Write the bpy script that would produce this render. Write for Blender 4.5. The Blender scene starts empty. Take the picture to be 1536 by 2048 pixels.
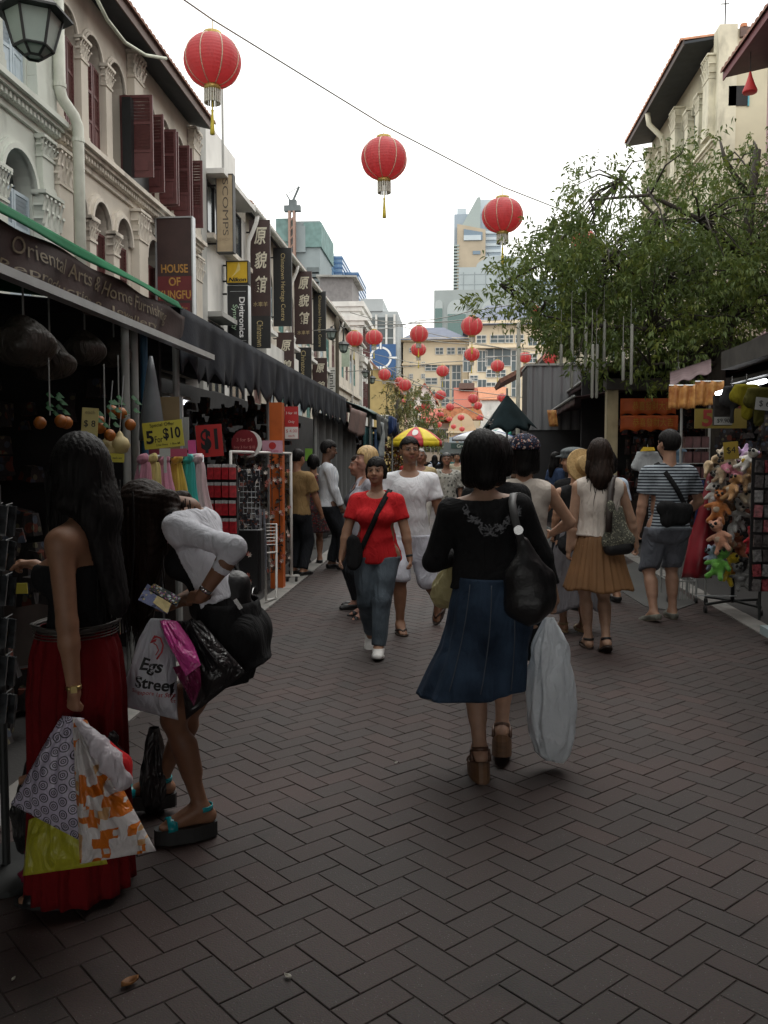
import bpy,bmesh,math,random
import numpy as np
from mathutils import Vector,Matrix
from mathutils.bvhtree import BVHTree
R_=math.radians
rng=random.Random(7)
S=bpy.context.scene
C=S.collection
# ---------------------------------------------------------------- camera
CAM_H,YAW,PITCH,FPX=1.55,4.5,3.6,1738.0
cam=bpy.data.cameras.new('camera')
cam.sensor_fit='VERTICAL';cam.sensor_height=24.0
cam.lens=24.0*FPX/2048.0
cam.clip_start,cam.clip_end=0.05,3000
co=bpy.data.objects.new('camera',cam);C.objects.link(co)
co.location=(0,0,CAM_H);co.rotation_euler=(R_(90-PITCH),0,R_(YAW))
S.camera=co
# ---------------------------------------------------------------- overcast daylight
SUN_EL,SUN_AZ=R_(62),R_(20)
w=bpy.data.worlds.new('World');S.world=w;w.use_nodes=True
nt=w.node_tree;nt.nodes.clear()
sk=nt.nodes.new('ShaderNodeTexSky');sk.sky_type='NISHITA';sk.sun_disc=False
sk.sun_elevation=SUN_EL;sk.sun_rotation=SUN_AZ;sk.dust_density=4;sk.air_density=1
hs=nt.nodes.new('ShaderNodeHueSaturation');hs.inputs['Saturation'].default_value=0.25
mx=nt.nodes.new('ShaderNodeMix');mx.data_type='RGBA';mx.inputs[0].default_value=0.86
mx.inputs['B'].default_value=(12.6,12.6,12.1,1)
bg=nt.nodes.new('ShaderNodeBackground');bg.inputs['Strength'].default_value=0.10
wo=nt.nodes.new('ShaderNodeOutputWorld')
nt.links.new(sk.outputs[0],hs.inputs['Color']);nt.links.new(hs.outputs[0],mx.inputs['A'])
nt.links.new(mx.outputs['Result'],bg.inputs['Color']);nt.links.new(bg.outputs[0],wo.inputs[0])
sl=bpy.data.lights.new('sun','SUN');sl.energy=0.5;sl.angle=R_(40);sl.color=(1,.97,.92)
so=bpy.data.objects.new('sun',sl);C.objects.link(so)
so.rotation_euler=(R_(90)-SUN_EL,0,math.pi-SUN_AZ);so.location=(0,0,60)
S.view_settings.view_transform='Standard';S.view_settings.look='None'
S.view_settings.exposure=0.68;S.view_settings.gamma=1.0;S.view_settings.use_curve_mapping=False
try:
 S.cycles.max_bounces=6;S.cycles.diffuse_bounces=3;S.cycles.glossy_bounces=2
 S.cycles.transmission_bounces=4;S.cycles.transparent_max_bounces=12
 S.cycles.use_denoising=True
except Exception:pass
# ---------------------------------------------------------------- authoring helpers
_y,_p=R_(YAW),R_(PITCH)
_f=np.array([-math.sin(_y)*math.cos(_p),math.cos(_y)*math.cos(_p),-math.sin(_p)])
_r=np.array([math.cos(_y),math.sin(_y),0.0]);_u=np.cross(_r,_f)
def ray(px,py):return _r*(px-768)/FPX-_u*(py-1024)/FPX+_f
def G(px,py,z=0.0):
 d=ray(px,py);return np.array([0,0,CAM_H])+d*((z-CAM_H)/d[2])
def AY(px,py,Y):
 d=ray(px,py);return np.array([0,0,CAM_H])+d*(Y/d[1])
def AX(px,py,X):
 d=ray(px,py);return np.array([0,0,CAM_H])+d*(X/d[0])
_M={}
def mat(name,col=(.5,.5,.5),rough=.65,var=.15,scale=6.0,bump=0.0,bscale=None,metal=0.0,emit=0.0,stretch=(1,1,1),col2=None,attr=None,spec=.5,dirt=None,coat=0.0,trans=0.0,sheen=0.0,alpha=1.0,fold=0.0):
 if name in _M:return _M[name]
 m=bpy.data.materials.new(name);m.use_nodes=True;_M[name]=m
 t=m.node_tree;N=t.nodes;L=t.links
 b=N['Principled BSDF']
 b.inputs['Roughness'].default_value=rough;b.inputs['Metallic'].default_value=metal
 b.inputs['Specular IOR Level'].default_value=spec
 if coat:b.inputs['Coat Weight'].default_value=coat
 if sheen:b.inputs['Sheen Weight'].default_value=sheen
 if trans:b.inputs['Transmission Weight'].default_value=trans
 if alpha<1:b.inputs['Alpha'].default_value=alpha
 tc=N.new('ShaderNodeTexCoord');mp=N.new('ShaderNodeMapping');mp.inputs['Scale'].default_value=stretch
 L.new(tc.outputs['Object'],mp.inputs['Vector'])
 ns=N.new('ShaderNodeTexNoise');ns.inputs['Scale'].default_value=scale;ns.inputs['Detail'].default_value=5
 L.new(mp.outputs[0],ns.inputs['Vector'])
 mr=N.new('ShaderNodeMapRange');mr.inputs['From Min'].default_value=.3;mr.inputs['From Max'].default_value=.7
 L.new(ns.outputs['Fac'],mr.inputs['Value'])
 mixn=N.new('ShaderNodeMix');mixn.data_type='RGBA'
 L.new(mr.outputs[0],mixn.inputs[0])
 if attr:
  at=N.new('ShaderNodeAttribute');at.attribute_name=attr
  k1=N.new('ShaderNodeMix');k1.data_type='RGBA';k1.blend_type='MULTIPLY';k1.inputs[0].default_value=1
  k1.inputs['B'].default_value=(1-var,1-var,1-var,1)
  L.new(at.outputs['Color'],k1.inputs['A']);L.new(k1.outputs['Result'],mixn.inputs['A'])
  L.new(at.outputs['Color'],mixn.inputs['B'])
 else:
  c2=col2 or tuple(min(1,c*(1+var))for c in col)
  mixn.inputs['A'].default_value=(*[c*(1-var)for c in col],1)
  mixn.inputs['B'].default_value=(*c2,1)
 out=mixn.outputs['Result']
 if dirt:
  n2=N.new('ShaderNodeTexNoise');n2.inputs['Scale'].default_value=dirt[2];n2.inputs['Detail'].default_value=8
  m2=N.new('ShaderNodeMapping');m2.inputs['Scale'].default_value=(1,1,.35)
  L.new(tc.outputs['Object'],m2.inputs['Vector']);L.new(m2.outputs[0],n2.inputs['Vector'])
  r2=N.new('ShaderNodeMapRange');r2.inputs['From Min'].default_value=.52;r2.inputs['From Max'].default_value=.75
  r2.inputs['To Max'].default_value=dirt[1]
  L.new(n2.outputs['Fac'],r2.inputs['Value'])
  d2=N.new('ShaderNodeMix');d2.data_type='RGBA';d2.inputs['B'].default_value=(*dirt[0],1)
  L.new(r2.outputs[0],d2.inputs[0]);L.new(out,d2.inputs['A']);out=d2.outputs['Result']
 L.new(out,b.inputs['Base Color'])
 if bump:
  nb=N.new('ShaderNodeTexNoise');nb.inputs['Scale'].default_value=bscale or scale*4;nb.inputs['Detail'].default_value=4
  L.new(mp.outputs[0],nb.inputs['Vector'])
  bp=N.new('ShaderNodeBump');bp.inputs['Strength'].default_value=bump;bp.inputs['Distance'].default_value=.01
  L.new(nb.outputs['Fac'],bp.inputs['Height']);L.new(bp.outputs[0],b.inputs['Normal'])
  if fold:
   nf=N.new('ShaderNodeTexNoise');nf.inputs['Scale'].default_value=fold;nf.inputs['Detail'].default_value=3;nf.inputs['Distortion'].default_value=1.6
   m3=N.new('ShaderNodeMapping');m3.inputs['Scale'].default_value=(1,1,.45);m3.inputs['Rotation'].default_value=(0,.5,.3)
   L.new(tc.outputs['Object'],m3.inputs['Vector']);L.new(m3.outputs[0],nf.inputs['Vector'])
   b2=N.new('ShaderNodeBump');b2.inputs['Strength'].default_value=.75;b2.inputs['Distance'].default_value=.03
   L.new(nf.outputs['Fac'],b2.inputs['Height']);L.new(bp.outputs[0],b2.inputs['Normal']);L.new(b2.outputs[0],b.inputs['Normal'])
 if emit:
  b.inputs['Emission Color'].default_value=(*col,1);b.inputs['Emission Strength'].default_value=emit
 return m
def nodes_of(m):
 t=m.node_tree;return t,t.nodes,t.links,t.nodes['Principled BSDF']
def _wm(o):
 m=Matrix.Translation(o.location)@o.rotation_euler.to_matrix().to_4x4()
 if o.parent:m=_wm(o.parent)@o.matrix_parent_inverse@m
 return m
def tag(o,label=None,cat=None,group=None,kind=None):
 if label:o['label']=label
 if cat:o['category']=cat
 if group:o['group']=group
 if kind:o['kind']=kind
 return o
def thing(name,label,cat,loc=(0,0,0),rz=0.0,group=None):
 o=bpy.data.objects.new(name,None);C.objects.link(o);o.empty_display_size=.2
 o.location=loc;o.rotation_euler=(0,0,rz)
 return tag(o,label,cat,group)
def child_of(o,parent):
 if parent is not None:
  o.parent=parent;o.matrix_parent_inverse=_wm(parent).inverted()
 return o
def obj(name,me,parent=None,mats=None):
 o=bpy.data.objects.new(name,me);C.objects.link(o)
 if mats is not None:
  for m in(mats if isinstance(mats,(list,tuple))else[mats]):me.materials.append(m)
 return child_of(o,parent)
def copy_tree(o,parent=None):
 c=o.copy();C.objects.link(c)
 if parent is not None:c.parent=parent;c.matrix_parent_inverse=o.matrix_parent_inverse.copy()
 for ch in list(o.children):copy_tree(ch,c)
 return c
class MB:
 def __init__(s):s.v=[];s.f=[];s.mi=[];s.cur=0
 def add(s,V,F):
  n=len(s.v);s.v.extend([tuple(map(float,p))for p in V])
  for f in F:s.f.append(tuple(i+n for i in f));s.mi.append(s.cur)
  return s
 def m(s,i):s.cur=i;return s
 def box(s,c,d,rz=0.0,ry=0.0,rx=0.0,taper=1.0):
  x,y,z=d[0]/2,d[1]/2,d[2]/2
  P=[(-x,-y,-z),(x,-y,-z),(x,y,-z),(-x,y,-z),(-x*taper,-y*taper,z),(x*taper,-y*taper,z),(x*taper,y*taper,z),(-x*taper,y*taper,z)]
  if rz or ry or rx:
   M=Matrix.Rotation(rz,3,'Z')@Matrix.Rotation(ry,3,'Y')@Matrix.Rotation(rx,3,'X')
   P=[tuple(M@Vector(p))for p in P]
  P=[(p[0]+c[0],p[1]+c[1],p[2]+c[2])for p in P]
  return s.add(P,[(3,2,1,0),(4,5,6,7),(0,1,5,4),(1,2,6,5),(2,3,7,6),(3,0,4,7)])
 def bb(s,x0,x1,y0,y1,z0,z1):return s.box(((x0+x1)/2,(y0+y1)/2,(z0+z1)/2),(abs(x1-x0),abs(y1-y0),abs(z1-z0)))
 def tube(s,pts,r,n=8,cap=True,flat=None):
  pts=[np.array(p,float)for p in pts];k=len(pts)
  rs=r if isinstance(r,(list,tuple))else[r]*k
  V=[];prev=None
  for i,p in enumerate(pts):
   t=pts[min(i+1,k-1)]-pts[max(i-1,0)];t=t/(np.linalg.norm(t)+1e-12)
   if prev is None:
    a=np.array([0,0,1.])if abs(t[2])<.9 else np.array([1.,0,0])
    u=np.cross(t,a)
   else:u=prev-t*(prev@t)
   u=u/(np.linalg.norm(u)+1e-12);prev=u;v=np.cross(t,u)
   for j in range(n):
    a=2*math.pi*j/n
    V.append(p+rs[i]*(math.cos(a)*u+math.sin(a)*v*(flat or 1)))
  F=[]
  for i in range(k-1):
   for j in range(n):
    F.append((i*n+j,i*n+(j+1)%n,(i+1)*n+(j+1)%n,(i+1)*n+j))
  if cap:F.append(tuple(range(n-1,-1,-1)));F.append(tuple((k-1)*n+j for j in range(n)))
  return s.add(V,F)
 def lathe(s,prof,c=(0,0,0),n=16,lobes=0,amp=0.0,a0=0.0,sq=(1,1)):
  V=[];k=len(prof)
  for r,z in prof:
   for j in range(n):
    a=2*math.pi*j/n+a0
    rr=r*(1+amp*math.cos(lobes*a))if lobes else r
    V.append((c[0]+rr*math.cos(a)*sq[0],c[1]+rr*math.sin(a)*sq[1],c[2]+z))
  F=[]
  for i in range(k-1):
   for j in range(n):
    F.append((i*n+j,i*n+(j+1)%n,(i+1)*n+(j+1)%n,(i+1)*n+j))
  F.append(tuple(range(n-1,-1,-1)));F.append(tuple((k-1)*n+j for j in range(n)))
  return s.add(V,F)
 def prism(s,poly,axis,a,b):
  n=len(poly);V=[]
  for t in(a,b):
   for p in poly:
    q=list(p);q.insert(axis,t);V.append(q)
  F=[tuple(range(n-1,-1,-1)),tuple(range(n,2*n))]
  for i in range(n):j=(i+1)%n;F.append((i,j,n+j,n+i))
  return s.add(V,F)
 def slab(s,pts,th):
  P=[np.array(p,float)for p in pts];nrm=np.cross(P[1]-P[0],P[2]-P[0]);nrm/=np.linalg.norm(nrm)
  n=len(P);V=[p-nrm*th/2 for p in P]+[p+nrm*th/2 for p in P]
  F=[tuple(range(n-1,-1,-1)),tuple(range(n,2*n))]
  for i in range(n):j=(i+1)%n;F.append((i,j,n+j,n+i))
  return s.add(V,F)
 def grid(s,fn,nu,nv,wrapu=False):
  V=[fn(i/(nu if wrapu else nu-1),j/(nv-1))for j in range(nv)for i in range(nu)]
  F=[]
  for j in range(nv-1):
   for i in range(nu if wrapu else nu-1):
    F.append((j*nu+i,j*nu+(i+1)%nu,(j+1)*nu+(i+1)%nu,(j+1)*nu+i))
  return s.add(V,F)
 def mesh(s,name,smooth=False):
  me=bpy.data.meshes.new(name);me.from_pydata(s.v,[],s.f)
  if any(s.mi):me.polygons.foreach_set('material_index',s.mi)
  if smooth:me.polygons.foreach_set('use_smooth',[True]*len(s.f))
  me.update();return me
 def build(s,name,mats,parent=None,smooth=False,fix=True,auto=None):
  me=s.mesh(name,smooth)
  if fix:
   bm=bmesh.new();bm.from_mesh(me);bmesh.ops.recalc_face_normals(bm,faces=bm.faces);bm.to_mesh(me);bm.free()
  if smooth and auto:me.set_sharp_from_angle(angle=R_(auto))
  return obj(name,me,parent,mats)
def solid(o,th):
 me=o.data;bm=bmesh.new();bm.from_mesh(me)
 bmesh.ops.recalc_face_normals(bm,faces=bm.faces)
 bmesh.ops.solidify(bm,geom=bm.faces[:],thickness=th);bm.to_mesh(me);bm.free();return o
 # ---------------------------------------------------------------- lettering (flat print, 1-2 mm proud of what carries it)
def text_mesh(body,size,shear=0.0,ext=0.0006,offset=0.0,align='CENTER',spacing=1.0,line=1.0):
 c=bpy.data.curves.new('lettering','FONT');c.body=body;c.size=size;c.align_x=align;c.align_y='CENTER'
 c.extrude=ext;c.shear=shear;c.offset=offset;c.space_character=spacing;c.space_line=line;c.resolution_u=3
 o=bpy.data.objects.new('lettering',c);C.objects.link(o)
 me=bpy.data.meshes.new_from_object(o.evaluated_get(bpy.context.evaluated_depsgraph_get()))
 bpy.data.objects.remove(o);bpy.data.curves.remove(c);return me
def text(body,size,at,right,up,m,parent,name='lettering',width=None,height=None,**k):
 me=text_mesh(body,size,**k)
 n=len(me.vertices);v=np.empty(n*3);me.vertices.foreach_get('co',v);v=v.reshape(-1,3)
 kx=width/max(1e-6,np.ptp(v[:,0]))if width and n else None;ky=height/max(1e-6,np.ptp(v[:,1]))if height and n else None
 v[:,0]*=kx or ky or 1;v[:,1]*=ky or kx or 1
 if n:
  v[:,0]-=(v[:,0].max()+v[:,0].min())/2;v[:,1]-=(v[:,1].max()+v[:,1].min())/2
 r=np.array(right,float);r/=np.linalg.norm(r);u=np.array(up,float);u-=r*(r@u);u/=np.linalg.norm(u);nn=np.cross(r,u)
 P=np.array(at,float)+v[:,:1]*r+v[:,1:2]*u+v[:,2:]*nn
 me.vertices.foreach_set('co',P.ravel());me.update()
 return obj(name,me,parent,m)
 # ---------------------------------------------------------------- implicit surfaces for bodies, clothes, toys
def nz(p):p=np.array(p,float);return p/(np.linalg.norm(p)+1e-12)
class SDF:
 def __init__(s):s.pr=[]
 def cap(s,a,b,ra,rb=None,k=.03,sq=None,op='u',tag_=None):
  s.pr.append(['c',np.array(a,float),np.array(b,float),ra,ra if rb is None else rb,k,sq,op,tag_]);return s
 def ell(s,c,r,k=.03,B=None,op='u',tag_=None):
  s.pr.append(['e',np.array(c,float),np.array(r,float)if np.ndim(r)else np.array([r]*3,float),B,0,k,None,op,tag_]);return s
 def bounds(s,pad):
  lo=np.full(3,1e9);hi=-lo
  for q in s.pr:
   if q[7]!='u':continue
   if q[0]=='c':r=max(q[3],q[4]);P=np.array([q[1]-r,q[2]-r,q[1]+r,q[2]+r])
   else:r=q[2].max()if q[3]is not None else q[2];P=np.array([q[1]-r,q[1]+r])
   lo=np.minimum(lo,P.min(0));hi=np.maximum(hi,P.max(0))
  return lo-pad,hi+pad
 def field(s,vox,pad=.03,post=None,clip=None):
  lo,hi=s.bounds(pad)
  if clip is not None:lo=np.maximum(lo,clip[0]);hi=np.minimum(hi,clip[1])
  n=np.maximum(4,np.ceil((hi-lo)/vox).astype(int)+1)
  ax=[lo[i]+vox*np.arange(n[i])for i in range(3)]
  D=np.full(n,.08)
  for q in s.pr:
   k=q[5]
   if q[0]=='c':r=max(q[3],q[4]);P=np.array([q[1]-r,q[2]-r,q[1]+r,q[2]+r])
   else:r=q[2].max()if q[3]is not None else q[2];P=np.array([q[1]-r,q[1]+r])
   a=P.min(0)-k-2.5*vox-.01;b=P.max(0)+k+2.5*vox+.01
   sl=[]
   for i in range(3):
    i0=max(0,int((a[i]-lo[i])/vox));i1=min(n[i],int((b[i]-lo[i])/vox)+2)
    sl.append(slice(i0,max(i0,i1)))
   if any(x.stop<=x.start for x in sl):continue
   X,Y,Z=np.meshgrid(ax[0][sl[0]],ax[1][sl[1]],ax[2][sl[2]],indexing='ij')
   if q[0]=='c':
    A,B_=q[1],q[2];d=B_-A
    px,py,pz=X-A[0],Y-A[1],Z-A[2]
    t=np.clip((px*d[0]+py*d[1]+pz*d[2])/(d@d+1e-12),0,1)
    qx,qy,qz=px-t*d[0],py-t*d[1],pz-t*d[2]
    if q[6]is not None:
     w_,f_=nz(q[6][0]),q[6][1]-1
     e=(qx*w_[0]+qy*w_[1]+qz*w_[2])*f_
     qx,qy,qz=qx+e*w_[0],qy+e*w_[1],qz+e*w_[2]
    v=np.sqrt(qx*qx+qy*qy+qz*qz)-(q[3]+(q[4]-q[3])*t)
   else:
    px,py,pz=X-q[1][0],Y-q[1][1],Z-q[1][2]
    if q[3]is not None:
     Bm=q[3]
     px,py,pz=[px*Bm[i][0]+py*Bm[i][1]+pz*Bm[i][2]for i in range(3)]
    r=q[2]
    k0=np.sqrt((px/r[0])**2+(py/r[1])**2+(pz/r[2])**2)
    k1=np.sqrt((px/r[0]**2)**2+(py/r[1]**2)**2+(pz/r[2]**2)**2)+1e-9
    v=k0*(k0-1)/k1
   T=D[sl[0],sl[1],sl[2]]
   if q[7]=='u':
    h=np.maximum(k-np.abs(T-v),0)/max(k,1e-6);T=np.minimum(T,v)-h*h*k*.25
   elif q[7]=='s':
    h=np.maximum(k-np.abs(T+v),0)/max(k,1e-6);T=np.maximum(T,-v)+h*h*k*.25
   D[sl[0],sl[1],sl[2]]=T
  if post is not None:
   X,Y,Z=np.meshgrid(*ax,indexing='ij');D=post(X,Y,Z,D)
  return D,lo,vox
 def surf(s,vox,**k):return nets(*s.field(vox,**k))
def nets(D,lo,vox):
 D=np.pad(D,1,constant_values=.08);lo=lo-vox
 ins=D<0;nx,ny,nz_=D.shape
 c=np.zeros((nx-1,ny-1,nz_-1),np.int8)
 for i in(0,1):
  for j in(0,1):
   for k in(0,1):c+=ins[i:nx-1+i,j:ny-1+j,k:nz_-1+k]
 act=(c>0)&(c<8);I=np.argwhere(act)
 if len(I)==0:return np.zeros((0,3)),np.zeros((0,4),int)
 idx=-np.ones(act.shape,int);idx[act]=np.arange(len(I))
 acc=np.zeros((len(I),3));cnt=np.zeros(len(I))
 cr=[(0,0,0),(1,0,0),(0,1,0),(1,1,0),(0,0,1),(1,0,1),(0,1,1),(1,1,1)]
 val=[D[I[:,0]+a,I[:,1]+b,I[:,2]+e]for a,b,e in cr]
 for a in range(8):
  for b in range(a+1,8):
   df=np.array(cr[b])-np.array(cr[a])
   if np.abs(df).sum()!=1:continue
   va,vb=val[a],val[b];m=(va<0)!=(vb<0)
   t=np.where(m,va/(va-vb+1e-15),0)
   acc[m]+=np.array(cr[a])+t[m,None]*df;cnt+=m
 V=lo+vox*(I+acc/cnt[:,None])
 Q=[]
 for ax in range(3):
  a0=[slice(None)]*3;a1=[slice(None)]*3;a0[ax]=slice(0,-1);a1[ax]=slice(1,None)
  s0,s1=ins[tuple(a0)],ins[tuple(a1)]
  E=np.argwhere(s0!=s1);o1,o2=[(1,2),(2,0),(0,1)][ax]
  ok=(E[:,o1]>0)&(E[:,o2]>0);E=E[ok]
  lim=np.array(act.shape);E=E[(E<lim).all(1)]
  def cell(d1,d2):
   J=E.copy();J[:,o1]-=d1;J[:,o2]-=d2;return idx[J[:,0],J[:,1],J[:,2]]
  q=np.stack([cell(1,1),cell(0,1),cell(0,0),cell(1,0)],1)
  fl=s0[tuple(E.T)]
  q[~fl]=q[~fl][:,::-1];Q.append(q)
 Q=np.concatenate(Q);return V,Q[(Q>=0).all(1)]
def np_mesh(name,V,Q,smooth=True,col=None,mi=None):
 me=bpy.data.meshes.new(name);me.vertices.add(len(V));me.vertices.foreach_set('co',np.asarray(V,float).ravel())
 Q=np.asarray(Q);k=Q.shape[1]
 me.loops.add(Q.size);me.loops.foreach_set('vertex_index',Q.ravel().astype(np.int32))
 me.polygons.add(len(Q));me.polygons.foreach_set('loop_start',(np.arange(len(Q))*k).astype(np.int32))
 me.polygons.foreach_set('loop_total',np.full(len(Q),k,np.int32))
 if mi is not None:me.polygons.foreach_set('material_index',np.asarray(mi,np.int32))
 me.polygons.foreach_set('use_smooth',np.full(len(Q),smooth));me.update(calc_edges=True);me.validate()
 if col is not None:
  a=me.color_attributes.new('col','FLOAT_COLOR','POINT')
  a.data.foreach_set('color',np.concatenate([col,np.ones((len(col),1))],1).ravel())
 return me
def relax(V,Q,it=1,f=.5):
 for _ in range(it):
  acc=np.zeros_like(V);cnt=np.zeros(len(V))
  for a,b in((0,1),(1,2),(2,3),(3,0)):
   np.add.at(acc,Q[:,a],V[Q[:,b]]);np.add.at(acc,Q[:,b],V[Q[:,a]])
   np.add.at(cnt,Q[:,a],1);np.add.at(cnt,Q[:,b],1)
  V=V+f*(acc/np.maximum(cnt,1)[:,None]-V)
 return V
def wav(X,Y,Z,f,seed=0.0):
 a=np.sin(f*(1.0*X+.6*Y-.3*Z)+1.7*np.sin(f*.7*(Y-.5*X+.4*Z)+seed))
 b=np.sin(f*(-.5*X+1.1*Y+.7*Z)+1.3*np.sin(f*.9*(Z+.3*X)+seed*1.7+2))
 return .5*(a+b)
 # ---------------------------------------------------------------- ground
def concrete(name,col,**k):return mat(name,col,rough=.85,var=k.pop('var',.18),scale=k.pop('scale',1.3),bump=.25,bscale=60,**k)
M_pave=concrete('pavement_concrete',(.042,.040,.039),dirt=((.03,.03,.03),.6,2.2))
M_strip=concrete('kerb_granite',(.24,.23,.215),dirt=((.09,.11,.10),.75,3.5))
M_joint=concrete('joint_sand',(.028,.021,.019))
M_earth=concrete('earth',(.09,.085,.08))
def brick_material():
 m=mat('clay_paver',attr='col',var=.28,rough=.66,scale=1.0,spec=.3)
 t,N,L,b=nodes_of(m)
 g=N.new('ShaderNodeNewGeometry')
 for n in N:
  if n.type=='MAPPING':
   for l in list(n.inputs['Vector'].links):L.remove(l)
   L.new(g.outputs['Position'],n.inputs['Vector'])
   # worn grey film over the red clay, in patches; pale grit specks
 base=b.inputs['Base Color'].links[0].from_socket
 big=N.new('ShaderNodeTexNoise');big.inputs['Scale'].default_value=.55;big.inputs['Detail'].default_value=6
 L.new(g.outputs['Position'],big.inputs['Vector'])
 r=N.new('ShaderNodeMapRange');r.inputs['From Min'].default_value=.42;r.inputs['From Max'].default_value=.62
 r.inputs['To Min'].default_value=.12;r.inputs['To Max'].default_value=.72
 L.new(big.outputs['Fac'],r.inputs['Value'])
 k=N.new('ShaderNodeMix');k.data_type='RGBA';k.inputs['B'].default_value=(.042,.036,.034,1)
 L.new(r.outputs[0],k.inputs[0]);L.new(base,k.inputs['A'])
 sp=N.new('ShaderNodeTexVoronoi');sp.inputs['Scale'].default_value=90;L.new(g.outputs['Position'],sp.inputs['Vector'])
 lt=N.new('ShaderNodeMath');lt.operation='LESS_THAN';lt.inputs[1].default_value=.13
 L.new(sp.outputs['Distance'],lt.inputs[0])
 n3=N.new('ShaderNodeTexNoise');n3.inputs['Scale'].default_value=9;L.new(g.outputs['Position'],n3.inputs['Vector'])
 gt=N.new('ShaderNodeMath');gt.operation='GREATER_THAN';gt.inputs[1].default_value=.52;L.new(n3.outputs['Fac'],gt.inputs[0])
 an=N.new('ShaderNodeMath');an.operation='MULTIPLY';L.new(lt.outputs[0],an.inputs[0]);L.new(gt.outputs[0],an.inputs[1])
 k2=N.new('ShaderNodeMix');k2.data_type='RGBA';k2.inputs['B'].default_value=(.14,.135,.125,1)
 L.new(an.outputs[0],k2.inputs[0]);L.new(k.outputs['Result'],k2.inputs['A'])
 gv=N.new('ShaderNodeTexVoronoi');gv.inputs['Scale'].default_value=2.6;L.new(g.outputs['Position'],gv.inputs['Vector'])
 gs=N.new('ShaderNodeMath');gs.operation='LESS_THAN';gs.inputs[1].default_value=.055;L.new(gv.outputs['Distance'],gs.inputs[0])
 gc=N.new('ShaderNodeMath');gc.operation='GREATER_THAN';gc.inputs[1].default_value=.62;sxc=N.new('ShaderNodeSeparateColor');L.new(gv.outputs['Color'],sxc.inputs[0]);L.new(sxc.outputs[0],gc.inputs[0])
 ga=N.new('ShaderNodeMath');ga.operation='MULTIPLY';L.new(gs.outputs[0],ga.inputs[0]);L.new(gc.outputs[0],ga.inputs[1]);g2=N.new('ShaderNodeMath');g2.operation='MULTIPLY';g2.inputs[1].default_value=.65;L.new(ga.outputs[0],g2.inputs[0])
 kg=N.new('ShaderNodeMix');kg.data_type='RGBA';kg.inputs['B'].default_value=(.016,.015,.014,1);L.new(g2.outputs[0],kg.inputs[0]);L.new(k2.outputs['Result'],kg.inputs['A']);k2=kg
 st=N.new('ShaderNodeTexNoise');st.inputs['Scale'].default_value=1.7;st.inputs['Detail'].default_value=7;st.inputs['Distortion'].default_value=1.2;L.new(g.outputs['Position'],st.inputs['Vector'])
 sr=N.new('ShaderNodeMapRange');sr.inputs['From Min'].default_value=.60;sr.inputs['From Max'].default_value=.72;sr.inputs['To Max'].default_value=.6;L.new(st.outputs['Fac'],sr.inputs['Value'])
 ks=N.new('ShaderNodeMix');ks.data_type='RGBA';ks.inputs['B'].default_value=(.024,.022,.021,1);L.new(sr.outputs[0],ks.inputs[0]);L.new(k2.outputs['Result'],ks.inputs['A']);k2=ks
 fine=N.new('ShaderNodeTexNoise');fine.inputs['Scale'].default_value=160;fine.inputs['Detail'].default_value=3
 L.new(g.outputs['Position'],fine.inputs['Vector'])
 k3=N.new('ShaderNodeMix');k3.data_type='RGBA';k3.blend_type='OVERLAY';k3.inputs[0].default_value=.55
 L.new(k2.outputs['Result'],k3.inputs['A']);L.new(fine.outputs['Color'],k3.inputs['B'])
 hs=N.new('ShaderNodeHueSaturation');hs.inputs['Saturation'].default_value=.8
 L.new(k3.outputs['Result'],hs.inputs['Color'])
 L.new(hs.outputs[0],b.inputs['Base Color'])
 bp=N.new('ShaderNodeBump');bp.inputs['Strength'].default_value=.35;bp.inputs['Distance'].default_value=.004
 L.new(fine.outputs['Fac'],bp.inputs['Height']);L.new(bp.outputs[0],b.inputs['Normal'])
 return m
M_brick=brick_material()
BL,BW=.225,.1125
COLS=[(.064,.036,.032),(.057,.035,.031),(.069,.036,.031),(.053,.035,.032),(.061,.035,.031),(.056,.037,.034)]
def brick_geo(L_,W_,h=.05,g=.0022,bev=.0022):
 x,y=L_/2-g,W_/2-g
 V=[(-x,-y,-h),(x,-y,-h),(x,y,-h),(-x,y,-h),(-x,-y,-bev),(x,-y,-bev),(x,y,-bev),(-x,y,-bev),(-x+bev,-y+bev,0),(x-bev,-y+bev,0),(x-bev,y-bev,0),(-x+bev,y-bev,0)]
 F=[(8,9,10,11)]+[(4+i,4+(i+1)%4,8+(i+1)%4,8+i)for i in range(4)]+[(i,(i+1)%4,4+(i+1)%4,4+i)for i in range(4)]
 return V,F
LX0,LX1=-1.88,2.70
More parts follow.
